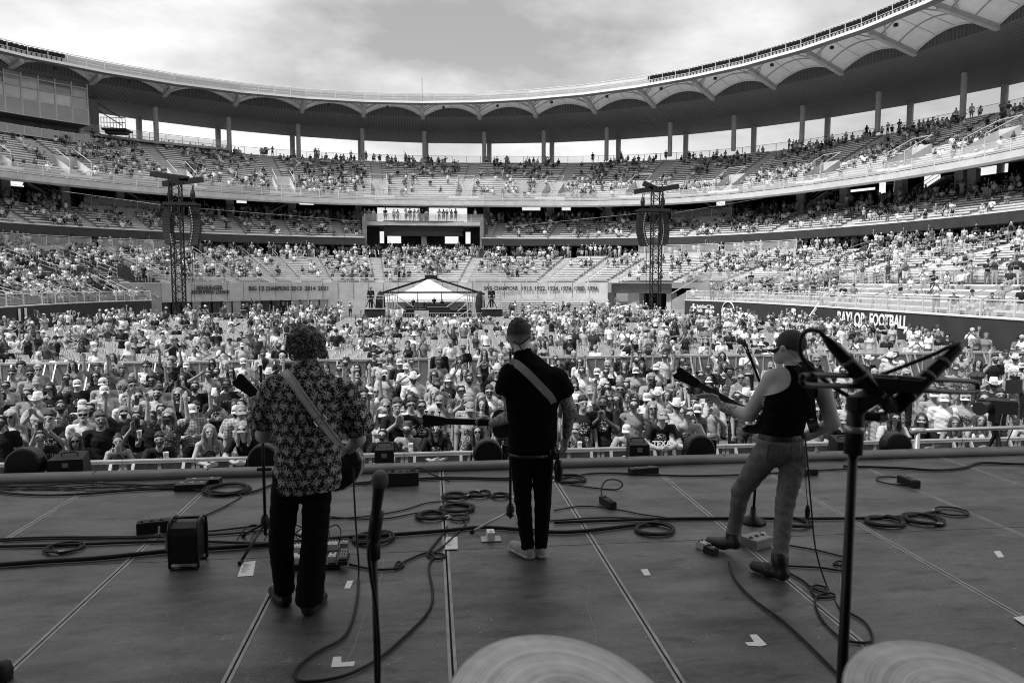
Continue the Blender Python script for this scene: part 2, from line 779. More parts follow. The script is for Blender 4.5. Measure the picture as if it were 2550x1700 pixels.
back_wall('back_wall', 4.0, zc - .02, 17.0, [(942, 518, 1048, 562), (1061, 518, 1164, 562), (1300, 512, 1345, 524), (1365, 512, 1378, 530), (1398, 512, 1420, 524), (1780, 500, 1812, 512), (2110, 470, 2170, 476), (2180, 455, 2196, 482), (2216, 440, 2250, 484), (2290, 430, 2330, 470), (2400, 404, 2495, 436),
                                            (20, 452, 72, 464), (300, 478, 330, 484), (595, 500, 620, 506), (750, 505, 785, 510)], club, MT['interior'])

# --- lower bowl
LA = [u_at(x, -20) for x in (60, 210, 330, 530, 640, 708, 795, 940, 1174, 1388, 1490, 1580, 1760, 1905, 2050, 2200, 2350, 2480)]
S_L0, Z_L0, ROWS_L = -26.9, 3.75, 15


def lowmat(i):
    return MT['bench']


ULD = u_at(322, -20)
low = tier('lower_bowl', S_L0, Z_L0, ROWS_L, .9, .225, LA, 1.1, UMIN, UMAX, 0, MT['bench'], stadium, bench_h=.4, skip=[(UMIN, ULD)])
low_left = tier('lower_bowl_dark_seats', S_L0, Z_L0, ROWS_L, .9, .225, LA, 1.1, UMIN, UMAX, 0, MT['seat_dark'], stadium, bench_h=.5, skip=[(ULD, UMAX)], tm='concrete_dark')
zl_ = Z_L0 + ROWS_L * .225
sl_ = S_L0 + ROWS_L * .9
m = MB()
strip(m, [(sl_, zl_ - .225), (sl_, zl_), (1.0, zl_)], UMIN, UMAX)
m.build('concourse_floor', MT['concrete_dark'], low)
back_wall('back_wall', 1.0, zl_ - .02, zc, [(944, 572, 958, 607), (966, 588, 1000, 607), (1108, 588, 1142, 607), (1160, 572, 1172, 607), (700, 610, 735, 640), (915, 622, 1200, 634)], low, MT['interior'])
for (x0, x1) in ((-20, 228), (246, 480), (1590, 1790), (1806, 1985)):
    railing(low, 'platform_railing', lambda u: ring(sl_ - .9, u, zl_ + .45), u_at(x1, -14), u_at(x0, -14), 1.05, 2.2)
    m = MB()
    strip(m, [(sl_ - .95, zl_ - .9), (sl_ - .95, zl_ + .5), (sl_ + 1.5, zl_ + .5)], u_at(x1, -14), u_at(x0, -14))
    m.build('platform', MT['concrete'], low)
railing(low, 'front_railing', lambda u: ring(-26.95, u, 3.75), u_at(1520, -27), u_at(385, -27), .5, 3.0, panel=False, r=.03)
railing(low, 'walkway_railing', lambda u: ring(-26.7, u, 3.75), UMIN, u_at(1700, -27), 1.05, 1.6)
# aisle handrails of the lower bowl
for a in LA:
    m = MB()
    for k in range(3):
        s1 = S_L0 + 1.5 + k * 4.4
        p = [ring(s1 + d * 3.2, a, Z_L0 + (s1 + d * 3.2 - S_L0) * .25 + .95) for d in (0, 1)]
        m.tube([p[0] - Vector((0, 0, .9)), p[0], p[1], p[1] - Vector((0, 0, .9))], .028, 5)
        m.tube([p[0] - Vector((0, 0, .4)), p[1] - Vector((0, 0, .4))], .02, 5)
    m.build('handrail', MT['galv'], low)

# --- piers under the upper deck and under the club deck
for x in (330, 590, 740, 899, 1053, 1206, 1358, 1500, 1790, 1960, 2062, 2190, 2330, 2360, 60, 200):
    u = u_at(x, -7)
    for (z0, z1, s) in ((zc, 15.4, -4.0), (zl_, 8.85, -9.5)):
        p = ring(s, u)
        m = MB()
        e = Matrix.Rotation(R(u), 3, 'Z')
        m.box((p.x, p.y, (z0 + z1) / 2), (.7, .95, z1 - z0), e)
        m.bar(p + Vector((0, 0, z1 - z0 + z0 - .35)), p + (ring(s, u + 1.6) - ring(s, u)) + Vector((0, 0, z1 - .3)), .07)
        m.build('pier', MT['concrete'], club if s > -5 else low)
# stairs between the decks
for x, dirn in ((200, 1), (640, -1), (1560, 1), (1830, 1), (1960, -1), (2230, -1), (430, 1)):
    u = u_at(x, -4)
    m = MB()
    e = (ring(-3, u + 1) - ring(-3, u)).normalized() * dirn
    p = ring(-3, u, zc)
    q = p + e * 5.0 + Vector((0, 0, 2.6))
    m.bar(p, q, 1.4, .25)
    n = ring(-4, u) - ring(-3, u)
    for k in (0.55, 1.0):
        m.bar(p + n * .7 + Vector((0, 0, k)), q + n * .7 + Vector((0, 0, k)), .05)
    m.build('stair', [MT['concrete']], club)

# --- open gap in the middle: balcony, hanging video board, side walls
ZB = z_at(1050, 552, -11.5)
m = MB()
strip(m, [(-11.8, ZB - .55), (-11.8, ZB), (2, ZB), (2, ZB - .5), (-11.8, ZB - .55)], G0, G1, 1)
balc = m.build('balcony', MT['concrete'], stadium)
railing(balc, 'balcony_railing', lambda u: ring(-11.75, u, ZB), G0, G1, 1.0, 1.2)
for u in (G0, G1):
    m = MB()
    m.box(ring(-8.5, u, 9.5) - Vector((0, 0, 0)), (9.0, .5, 6.2), Matrix.Rotation(R(u), 3, 'Z'))
    m.build('side_wall', MT['concrete_dark'], balc)
vb = MB()
pL, pR = P(957, 570, 103.2), P(1153, 570, 103.2)
zt_, zb_ = P(1050, 553, 103.2).z, P(1050, 588, 103.2).z
vb.box(((pL.x + pR.x) / 2, 103.2, (zt_ + zb_) / 2), (pR.x - pL.x, .5, zt_ - zb_))
vbo = vb.build('video_board', MT['black'], balc)
m = MB()
m.box(((pL.x + pR.x) / 2, 103.05, zt_ + .06), (pR.x - pL.x + .2, .9, .1))
m.build('board_hood', MT['black_metal'], vbo)
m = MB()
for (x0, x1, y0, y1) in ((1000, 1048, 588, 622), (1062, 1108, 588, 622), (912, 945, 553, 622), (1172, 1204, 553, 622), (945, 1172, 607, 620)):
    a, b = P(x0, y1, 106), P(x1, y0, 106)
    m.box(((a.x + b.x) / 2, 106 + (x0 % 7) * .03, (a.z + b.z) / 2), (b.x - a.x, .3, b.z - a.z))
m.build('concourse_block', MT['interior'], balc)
m = MB()
a, b = P(1050, 640, 104.6), P(1062, 560, 104.6)
m.box((a.x + .35, 104.6, (a.z + b.z) / 2), (.75, .75, b.z - a.z))
m.build('pier', MT['concrete'], balc)

# ------------------------------------------------------------------ roof
VPX = [(26, 163), (224, 205), (411, 233), (585, 258), (751, 276), (904.5, 287), (1053, 291), (1195, 291), (1337, 289), (1484.5, 279), (1629, 262), (1774.5, 242), (1927, 214.5), (2093, 178), (2280, 131), (2494.5, 67)]
VU = []
for (x, y) in VPX:
    q = PZ(x, y, 29.0)
    VU.append(math.degrees(math.atan2(q.y - CY, q.x - CX)))
VU = [VU[0] + 26.4, VU[0] + 17.6, VU[0] + 8.8] + VU + [VU[-1] - 8.8, VU[-1] - 17.6, VU[-1] - 26.4]
NB = len(VU)


def sec(i):
    """roof section at rib i: front, valley, crease, rear as (s, z)"""
    k = i - 3
    t = min(max((k - 2) / 12.0, -.2), 1.15)
    return ((-3.6 - 4.0 * t, 29.35 + .7 * t), (0, 29.0), (4.6 + 4.6 * t, 28.02 - .1 * t), (14.6 + 3.6 * t, 28.1 - .45 * t))


roof = bpy.data.objects.new('roof', None)
link(roof, stadium)
ORG[roof.name] = CTR
RISE = 1.45


def rp(i, j, dz=0.0):
    s, z = sec(i)[j]
    return ring(s, VU[i], z + dz, True)


for i in range(NB - 1):
    a = [rp(i, j) for j in range(4)]
    b = [rp(i + 1, j) for j in range(4)]
    m = MB()
    m.quad(a[1], b[1], b[2], a[2])
    m.quad(a[2], b[2], b[3], a[3])
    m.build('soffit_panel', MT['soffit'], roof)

    def arch(j0, t, dz=0.0, rise=RISE):
        p = a[j0].lerp(b[j0], t)
        return p + Vector((0, 0, rise * 4 * t * (1 - t) + dz))

    m = MB()
    n = 14
    for k in range(n):
        t0, t1 = k / n, (k + 1) / n
        m.quad(a[1].lerp(b[1], t0), a[1].lerp(b[1], t1), arch(1, t1), arch(1, t0))
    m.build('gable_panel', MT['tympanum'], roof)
    m = MB()
    m.grid(lambda t, v: arch(1, t, .02).lerp(arch(0, t, .02, RISE), v), n, 3)
    mem = m.build('membrane', MT['membrane'], roof, smooth=True)
    m = MB()
    m.tube([arch(1, k / n, .0) + (rp(i, 0) - rp(i, 1)).normalized() * .12 for k in range(n + 1)], .15, 6)
    m.build('edge_arch', MT['rail'], roof, smooth=True)
    for v in (.42, .8):
        m = MB()
        m.tube([arch(1, k / n, -.05).lerp(arch(0, k / n, -.05), v) for k in range(n + 1)], .075, 5)
        m.build('arch_purlin', MT['column'], roof, smooth=True)
    m = MB()
    for t in (.27, .5, .73):
        m.tube([arch(1, t, -.01), arch(0, t, -.01)], .03, 4)
    m.build('seam_cable', MT['column'], roof)
    m = MB()
    m.grid(lambda t, v: (arch(1, t, .25)).lerp(a[3].lerp(b[3], t) + Vector((0, 0, .5)), v), n, 2)
    m.build('roof_sheet', MT['roof_top'], roof)
for i in range(NB):
    v, fr = rp(i, 1, -.12), rp(i, 0, -.1)
    m = MB()
    m.bar(v, fr, .42, .5)
    m.bar(v + Vector((0, 0, -.27)), fr + Vector((0, 0, -.27)), .55, .05)
    e = (ring(0, VU[i] + 1, 0, True) - ring(0, VU[i], 0, True)).normalized()
    for sgn in (-1, 1):
        m.bar(fr.lerp(v, .35), fr + e * (1.6 * sgn) + Vector((0, 0, .25)), .12)
    m.build('rib', MT['column'], roof)
# gutter beam, catwalk and rails along the front edge
fl = []
for i in range(NB - 1):
    for k in range(4):
        fl.append(rp(i, 0).lerp(rp(i + 1, 0), k / 4))
fl.append(rp(NB - 1, 0))
m = MB()
dn = [(CTR - Vector((p.x, p.y, 0))).normalized() for p in fl]
b0 = len(m.v)
prof = [(0.3, .0), (1.5, .0), (1.5, .30), (0.3, .30), (0.3, .0)]
for p, d in zip(fl, dn):
    for (o_, z) in prof:
        m.v.append(tuple(p + d * o_ + Vector((0, 0, z - .05))))
for i in range(len(fl) - 1):
    for j in range(4):
        a = b0 + i * 5 + j
        m.f.append((a, a + 1, a + 6, a + 5))
        m.m.append(1 if j == 0 else 0)
cw = m.build('catwalk', [MT['white_paint'], MT['concrete_dark']], roof)
m = MB()
for dz, rr in ((1.28, .05), (.62, .03)):
    m.tube([p + d * 1.5 + Vector((0, 0, dz)) for p, d in zip(fl, dn)], rr, 5)
for p, d in zip(fl[::1], dn[::1]):
    m.bar(p + d * 1.5 + Vector((0, 0, .2)), p + d * 1.5 + Vector((0, 0, 1.28)), .06)
m.build('catwalk_rail', MT['rail'], cw)
m = MB()
b0 = len(m.v)
prof = [(.35, .3), (.35, 1.15), (.2, 1.5), (.1, 1.5)]
for p, d in zip(fl, dn):
    for (o_, z) in prof:
        m.v.append(tuple(p + d * o_ + Vector((0, 0, z))))
for i in range(len(fl) - 1):
    for j in range(3):
        a = b0 + i * 4 + j
        m.f.append((a, a + 1, a + 5, a + 4))
        m.m.append(0)
m.build('gutter', MT['panel_grey'], cw)
# floodlights on the catwalk
fm = MB()
fm.lathe([(.0, -.22), (.14, -.2), (.3, -.02), (.34, .12), (.33, .14), (.0, .1)], n=14, mat=Matrix.Rotation(R(118), 3, 'X'))
fm.box((0, .05, -.45), (.1, .1, .5))
fme = fm.mesh('floodlight', MT['black_metal'], True)
for i in range(len(fl) - 1):
    ii = i / 4.0 - 3
    if not (10.2 < ii < 15.6 or -3 < ii < .3):
        continue
    for t in ((.0, .24, .48, .74)):
        p = fl[i].lerp(fl[i + 1], t) + dn[i] * 1.2 + Vector((0, 0, .95))
        o = mesh_obj('floodlight', fme, cw, p - CTR)
        o.rotation_euler = (0, 0, math.atan2(dn[i].y, dn[i].x) - R(90) + R(180))
# speakers and small lamps under the front edge
m = MB()
mm = MB()
mm.box((0, 0, -.25), (.35, .3, .3))
mm.bar((0, 0, 0), (0, 0, -.2), .05)
lm = mm.mesh('under_lamp', MT['black_metal'])
for i in range(NB - 1):
    for t in (.4,):
        p = rp(i, 0).lerp(rp(i + 1, 0), t) + Vector((0, 0, RISE * 4 * t * (1 - t) * 0 - .1))
        mesh_obj('under_lamp', lm, roof, p - CTR)
# columns
for i in range(NB):
    if i in (0, 1, 2, 3):
        continue
    a = rp(i, 2)
    m = MB()
    m.lathe([(.34, zt), (.34, a.z + .1)], (a.x, a.y, 0), 16)
    m.build('column', MT['column'], roof, smooth=True)
    a = rp(i, 3)
    n = (ring(0, VU[i], 0, True) - CTR).normalized()
    a = a - n * .7
    m = MB()
    m.lathe([(.42, zt - 9), (.42, a.z + .3)], (a.x, a.y, 0), 16)
    m.build('column', MT['column'], roof, smooth=True)
# lightning rod
a = rp(9, 0)
q = P(1053, 200, a.y)
m = MB()
m.tube([(a.x + .1, a.y - 1.2, a.z), (a.x + .1, a.y - 1.2, q.z)], .035, 5)
m.build('lightning_rod', MT['black_metal'], roof)

# ------------------------------------------------------------------ press box on the left
UB0, UB1 = u_at(238, 1.8), UMAX - 30
SB = 1.6
pb = bpy.data.objects.new('press_box', None)
link(pb, stadium)
ORG[pb.name] = CTR
zb = [z_at(150, y, SB) for y in (348, 327, 300, 262, 232, 208, 190, 168)]
#      0 bottom parapet, 1 parapet top, 2 spandrel bottom, 3 spandrel top, 4..7 glass bands
us = urange(UB0, UB1, 1.75)
m = MB()
strip(m, [(SB, zb[0]), (SB - .15, zb[0]), (SB - .15, zb[1]), (SB, zb[1])], UB0, UB1, 1.75)
strip(m, [(SB + .0, zb[2]), (SB - .1, zb[2]), (SB - .1, zb[3]), (SB, zb[3])], UB0, UB1, 1.75)
m.build('spandrel', MT['panel_grey'], pb)
bands = [zb[3], zb[4], zb[5], zb[6], zb[7] - .6]
for a, c_ in zip(us[:-1], us[1:]):
    for k, (za, zz_) in enumerate(zip(bands[:-1], bands[1:])):
        m = MB()
        m.quad(ring(SB + .1, a, za), ring(SB + .1, c_, za), ring(SB + .1, c_, zz_), ring(SB + .1, a, zz_))
        m.build('window_pane', MT[rnd.choice((('glass_pale', 'glass_mid'), ('glass_mid', 'glass_pale', 'glass'), ('glass', 'glass', 'glass_mid'), ('glass', 'glass_mid'))[k])], pb)  # pane tones differ by band: reflections are put into the glass colour
m = MB()
strip(m, [(SB + .06, zb[7] - .62), (SB + .06, zb[7] + .75), (SB + 8, zb[7] + .75)], UB0, UB1, 1.75)
m.build('louvre', MT['tympanum'], pb)
m = MB()
strip(m, [(SB + 3.5, zb[1] - .2), (SB + 3.5, zb[2] + .2)], UB0, UB1, 1.75)
strip(m, [(SB, zb[1] - .3), (SB + 3.5, zb[1] - .3)], UB0, UB1, 1.75)
strip(m, [(SB, zb[2] - .02), (SB + 3.5, zb[2] - .02)], UB0, UB1, 1.75)
m.build('suite_interior', MT['concrete_dark'], pb)
m = MB()
for u in us:
    m.bar(ring(SB - .13, u, zb[0]), ring(SB - .13, u, zb[1]), .09)
    m.bar(ring(SB - .1, u, zb[2]), ring(SB - .1, u, zb[3]), .09)
    m.bar(ring(SB, u, zb[3]), ring(SB, u, zb[7] + .25), .11)
for z in (zb[0], zb[1], zb[2], zb[3], zb[4], zb[5], zb[6], zb[7] - .6, zb[7] + .2):
    m.tube([ring(SB - .14, u, z) for u in us], .055, 4)
m.build('mullion', MT['rail'], pb)
m = MB()
for u in us[1::2]:
    m.bar(ring(SB + .5, u, zb[0] - 2.2), ring(SB + .5, u, zb[0]), .5)
m.build('post', MT['concrete'], pb)
m = MB()
strip(m, [(SB + .9, zb[0] - 2.4), (SB + .9, zb[0])], UB0, UB1, 1.75)
m.build('lower_glass', MT['glass_dark'], pb)
m = MB()
for (s0, s1, z0, z1) in ((SB - .15, SB + 9, zb[2], zb[7] + .75), (SB - .15, SB + 9, zb[0] - 2.4, zb[1])):
    m.quad(ring(s0, UB0, z0), ring(s1, UB0, z0), ring(s1, UB0, z1), ring(s0, UB0, z1))
m.quad(ring(SB + 3.5, UB0, zb[1]), ring(SB + 9, UB0, zb[1]), ring(SB + 9, UB0, zb[2]), ring(SB + 3.5, UB0, zb[2]))
m.build('end_wall', MT['white_paint'], pb)
m = MB()
ub = u_at(262, 6)
m.quad(ring(5.5, UB0 - .05, zt), ring(5.5, ub, zt), ring(5.5, ub, zt + 6), ring(5.5, UB0 - .05, zt + 6))
m.quad(ring(5.5, ub, zt), ring(9.5, ub, zt), ring(9.5, ub, zt + 6), ring(5.5, ub, zt + 6))
m.build('brick_wall', MT['brick'], pb)
# steel landing with steps beside the brick wall
m = MB()
a, b = P(262, 322, 104), P(322, 330, 104)
m.box(((a.x + b.x) / 2, 104, a.z - .15), (b.x - a.x, 2.4, .25))
m.box(((a.x + b.x) / 2, 104, a.z - .45), (b.x - a.x - .4, 1.2, .35))
for k in range(9):
    x = a.x + (b.x - a.x) * k / 8
    m.bar((x, 102.8, a.z), (x, 102.8, a.z + 1.3), .06)
for dz in (.65, 1.3):
    m.bar((a.x, 102.8, a.z + dz), (b.x, 102.8, a.z + dz), .07)
for dz in (0, .9):
    m.bar((a.x - .2, 102.7, a.z + 2.1 + dz), (a.x + 2.6, 102.7, a.z + .3 + dz), .12)
m.build('steel_landing', MT['black_metal'], pb)
# raised terrace with white railing left of the fence
u0t, u1t = u_at(578, 6), UB0
m = MB()
strip(m, [(st_ - 1.6, zt + .1), (st_ - 1.6, zt + .45), (st_ + 8, zt + .45)], u0t, u1t)
strip(m, [(st_ - .3, zt - 1.2), (st_ - .3, zt + .12)], u0t, u1t)
m.build('raised_terrace', [MT['concrete']], up)
railing(up, 'terrace_railing', lambda u: ring(st_ - 1.5, u, zt + .45), u0t, u1t, 1.05, 1.6)

# ------------------------------------------------------------------ end wall with lettering
ew = bpy.data.objects.new('end_wall', None)
link(ew, stadium)
ORG[ew.name] = CTR
E0, E1 = u_at(1514, -27), u_at(400, -27)
ZW0, ZW1 = 0.0, 3.72
SW = -27.0
m = MB()
strip(m, [(SW, 1.85), (SW, ZW1), (SW + .5, ZW1)], E0, E1, 1.2)
m.build('concrete_wall', MT['concrete_light'], ew)
# joints between wall slabs
for u in urange(E0, E1, 3.2):
    m = MB()
    m.bar(ring(SW - .02, u, 1.85), ring(SW - .02, u, ZW1), .035, .02)
    m.build('slab_joint', MT['concrete_dark'], ew)
UW0, UW1 = u_at(818, -27), E1
m = MB()
strip(m, [(SW, 0), (SW, 1.85)], E0, UW0, 1.2)
m.build('lower_wall', MT['concrete_light'], ew)
m = MB()
strip(m, [(SW + .25, 0), (SW + .25, 1.85)], UW0, UW1, 1.2)
m.build('glazing', MT['glass_dark'], ew)
wus = urange(UW0, UW1, 1.95)
for k, (a, b) in enumerate(zip(wus[:-1], wus[1:])):
    m = MB()
    for u in (a, b):
        m.bar(ring(SW + .1, u, 0), ring(SW + .1, u, 1.85), .09)
    m.bar(ring(SW + .1, a, 1.8), ring(SW + .1, b, 1.8), .09)
    m.bar(ring(SW + .1, a, .5), ring(SW + .1, b, .5), .06)
    m.build('window_frame', MT['rail'], ew)
    if k in (0, 1, 2, 3, 9, 10, 13):
        m = MB()
        m.quad(ring(SW + .2, a, .05), ring(SW + .2, b, .05), ring(SW + .2, b, 1.8), ring(SW + .2, a, 1.8))
        m.build('window_panel', MT['panel_grey'], ew)


def text_mesh(txt, size, thick=.0, bold=.0, align='CENTER'):
    c = bpy.data.curves.new('lettering', 'FONT')
    c.body = txt
    c.size = size
    c.align_x = align
    c.align_y = 'CENTER'
    c.extrude = thick
    c.offset = bold
    c.resolution_u = 3
    o = bpy.data.objects.new('lettering', c)
    COL.objects.link(o)
    dg = bpy.context.evaluated_depsgraph_get()
    me = bpy.data.meshes.new_from_object(o.evaluated_get(dg))
    bpy.data.objects.remove(o)
    me.name = 'lettering'
    return me


def put_text(txt, pos, e, size, mt, parent, bold=.0, thick=.012, width=None, name='lettering', slab=False):
    me = text_mesh(txt, size, thick, bold)
    me.materials.clear()
    me.materials.append(mt)
    e = Vector(e).normalized()
    n = e.cross(Vector((0, 0, 1)))
    upv = Vector((0, 0, 1))
    o = mesh_obj(name, me, parent)
    org = ORG.get(parent.name, Vector((0, 0, 0))) if parent else Vector((0, 0, 0))
    sx = 1.0
    if width:
        xs = [v.co.x for v in me.vertices]
        sx = width / max(1e-6, (max(xs) - min(xs)))
    mtx = Matrix((e * sx, upv, n)).transposed().to_4x4()
    mtx.translation = Vector(pos) - org
    o.matrix_basis = mtx
    return o


def wall_text(txt, xa, xb, yc, size, bold=.022):
    """words on the curved end wall, one object a word"""
    words = txt.split(' ')
    tot_c = sum(len(w) for w in words) + .8 * (len(words) - 1)
    cur = 0
    for w in words:
        f0, f1 = cur / tot_c, (cur + len(w)) / tot_c
        x0, x1 = xa + (xb - xa) * f0, xa + (xb - xa) * f1
        s = SW - .06
        xm = (x0 + x1) / 2
        u = u_at(xm, s)
        pa, pb_ = ring(s, u_at(x0, s)), ring(s, u_at(x1, s))
        p = (pa + pb_) / 2
        p.z = z_at(xm, yc, s)
        p = p - (ring(0, u) - CTR).normalized() * .12
        put_text(w, p, pb_ - pa, size, MT['letter_dark'], ew, bold, width=(pb_ - pa).length)
        cur += len(w) + .8


MT['letter_dark'] = mat('letter_dark', .045, .6, .1, 5)
MT['letter_white'] = mat('letter_white', .8, .6, .06, 5)
wall_text('BEHRINGER', 487, 553, 717, .58)
wall_text('RECRUITING LOUNGE', 475, 569, 727.5, .5)
wall_text('BIG 12 CHAMPIONS', 618, 719, 718.5, .64)
wall_text('2013', 724, 751, 718.5, .64)
wall_text('2014', 758, 785, 718.5, .64)
wall_text('2021', 792, 818, 718.5, .64)
wall_text('SWC CHAMPIONS', 1206, 1290, 718.5, .64)
for k, yv in enumerate(('1915', '1922', '1924', '1974', '1980', '1994')):
    x = 1299 + k * 32.9
    wall_text(yv, x, x + 25, 718.5, .64)
# bleacher benches standing before the right half of the wall
for k in range(6):
    m = MB()
    s = SW - 1.0 - (5 - k) * .75
    for (x0, x1) in ((1235, 1380), (1400, 1498)):
        strip(m, [(s, .25 + k * .22), (s, .32 + k * .22), (s + .35, .32 + k * .22), (s + .35, .1)], u_at(x1, -29), u_at(x0, -29), 1.2)
    m.build('bleacher_row', MT['bench'], ew)
# tunnel on the right of the wall
tu0, tu1 = u_at(1672, -25), u_at(1522, -25)
m = MB()
strip(m, [(-24.9, 2.45), (-24.9, 3.6), (-20, 3.6)], tu0, tu1, 1.2)
m.build('tunnel_lintel', MT['panel_grey'], ew)
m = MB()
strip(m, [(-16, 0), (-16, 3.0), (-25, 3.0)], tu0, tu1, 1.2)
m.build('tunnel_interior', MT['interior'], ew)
for x in (1520, 1580, 1668):
    u = u_at(x, -25)
    m = MB()
    m.box(ring(-24.5, u, 1.25), (1.4, 1.5 if x == 1580 else .6, 2.5), Matrix.Rotation(R(u), 3, 'Z'))
    m.build('tunnel_pier', MT['concrete_light'], ew)

# ------------------------------------------------------------------ lower side stands with their field walls
def side_stand(name, wall_pts, u0, u1, s_in_fn, rows, parent, dark=False):
    root = bpy.data.objects.new(name, None)
    link(root, parent)
    ORG[root.name] = CTR
    us = urange(u0, u1, 1.5)
    t = MB()
    z0, z1 = 2.12, 3.6

    def pt(u, f, z):
        s = s_in_fn(u)
        s = s - bulge(u)
        return ring(s + (-27.6 - s) * f, u, z)
    for k in range(rows):
        za = z0 + (z1 - z0) * k / rows
        zb_ = z0 + (z1 - z0) * (k + 1) / rows
        for a, b in zip(us[:-1], us[1:]):
            t.quad(pt(a, k / rows, za), pt(b, k / rows, za), pt(b, (k + 1) / rows, za), pt(a, (k + 1) / rows, za))
            t.quad(pt(a, (k + 1) / rows, za), pt(b, (k + 1) / rows, za), pt(b, (k + 1) / rows, zb_), pt(a, (k + 1) / rows, zb_))
    for a, b in zip(us[:-1], us[1:]):
        t.quad(pt(a, 1, z1), pt(b, 1, z1), ring(-26.6, b, z1), ring(-26.6, a, z1))
        t.quad(ring(-26.62, a, z1), ring(-26.62, b, z1), ring(-26.62, b, 3.76), ring(-26.62, a, 3.76))
    t.build('terrace', MT['concrete_dark' if dark else 'tread'], root)
    for k in range(rows):
        m = MB()
        za = z0 + (z1 - z0) * k / rows + .4
        for a, b in zip(us[:-1], us[1:]):
            f0, f1 = (k + .5) / rows, (k + .8) / rows
            m.quad(pt(a, f0, za), pt(b, f0, za), pt(b, f1, za), pt(a, f1, za))
            m.quad(pt(a, f0, za - .09), pt(b, f0, za - .09), pt(b, f0, za), pt(a, f0, za))
        m.build('bench', MT['seat_dark' if dark else 'bench'], root)
    m = MB()
    for a, b in zip(us[:-1], us[1:]):
        p, q = pt(a, 0, 0), pt(b, 0, 0)
        m.quad(p, q, q + Vector((0, 0, z0 + .06)), p + Vector((0, 0, z0 + .06)))
    w = m.build('field_wall', MT['fascia_dark'], root)
    m = MB()
    m.tube([pt(u, 0, z0 + .08) for u in us], .06, 5)
    m.build('wall_cap', MT['rail'], w)
    m = MB()
    for u in (u0, u1):
        p, q = pt(u, 0, 0), ring(-26.6, u, 0)
        m.quad(p, q, q + Vector((0, 0, z1 + .5)), p + Vector((0, 0, z0 + .2)))
    m.build('end_parapet', MT['concrete'], root)
    railing(root, 'wall_railing', lambda u: pt(u, .02, z0), u0, u1, .9, 1.5)
    # sloping handrails down the aisles
    for k, u in enumerate(urange(u0 + 2, u1 - 2, 7.5)):
        m = MB()
        for du in (-.7, .7):
            a, b = pt(u + du + (3.5 if u1 > 90 else -3.5), .0, z0 + .95), pt(u + du, 1, z1 + .95)
            m.tube([a - Vector((0, 0, .95)), a, b, b - Vector((0, 0, .95))], .03, 5)
            m.tube([a - Vector((0, 0, .45)), b - Vector((0, 0, .45))], .02, 5)
        m.build('handrail', MT['galv'], root)
    return root, pt


def s_right(u):
    if u <= -6:
        return 28.4 - R0
    return (28.4 - 1.9 * min(1, (u + 6) / 24)) - R0


def s_left(u):
    v = 180 - u
    if v <= 0:
        return 25.5 - R0
    return 25.5 + .5 * min(1, v / 20) - R0


URE = math.degrees(math.atan2(63.7 - CY, 22.5 - CX))
ULE = u_at(388, -34.0)
rs, rs_pt = side_stand('right_side_stand', None, -34, URE, s_right, 5, stadium)
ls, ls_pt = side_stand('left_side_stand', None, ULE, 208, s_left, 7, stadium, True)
# slanting parapet closing the left stand, dark opening beside it
m = MB()
a0, a1 = P(330, 709, 76), P(396, 740, 76)
m.quad((a0.x, 76, .8), (a1.x, 76, .8), (a1.x, 76, a1.z), (a0.x, 76, a0.z))
m.bar((a0.x, 76, a0.z), (a1.x, 76, a1.z), .25, .12)
m.build('slanting_parapet', MT['concrete'], ls)
m = MB()
strip(m, [(SW, 0), (SW, 3.7)], E1, E1 + 9, 1.2)
m.build('return_wall', MT['concrete'], ls)
m = MB()
a0, a1 = P(1672, 760, 72), P(1765, 694, 72)
m.quad((a0.x, 72, 0), (a1.x, 72, 0), (a1.x, 72, a1.z), (a0.x, 72, a0.z + .5))
m.bar((a0.x, 72, a0.z + 1.2), (a1.x, 72, a1.z + .7), .1)
m.build('slanting_parapet', MT['concrete'], rs)


def side_text(txt, px0, px1, y0, y1, mt, right=True, name='lettering', bold=.02):
    """lettering on the field wall: px0..px1 across, y0 top / y1 bottom at the middle"""
    fn = rs_pt if right else ls_pt

    def hit(px):
        lo, hi = (-33.5, URE) if right else (ULE, 207)
        best = None
        d = cam_dir(px, 760)
        az = math.atan2(d.x, d.y)
        for k in range(1200):
            u = lo + (hi - lo) * k / 1199
            p = fn(u, 0, 0)
            e_ = abs(math.atan2(p.x, p.y) - az)
            if best is None or e_ < best[0]:
                best = (e_, u, p)
        return best[2]
    a, b = hit(px0), hit(px1)
    c = (a + b) / 2
    d = math.hypot(c.x, c.y)
    cdv = cam_dir((px0 + px1) / 2, y0)
    zt2 = CAMH + cdv.z / math.hypot(cdv.x, cdv.y) * d
    cdv = cam_dir((px0 + px1) / 2, y1)
    zb2 = CAMH + cdv.z / math.hypot(cdv.x, cdv.y) * d
    e = b - a
    n = e.cross(Vector((0, 0, 1))).normalized()
    pos = c + n * .07
    pos.z = (zt2 + zb2) / 2
    return put_text(txt, pos, e, (zt2 - zb2) / .72, mt, rs if right else ls, bold, width=e.length, name=name), pos, e.normalized(), (zt2 - zb2)


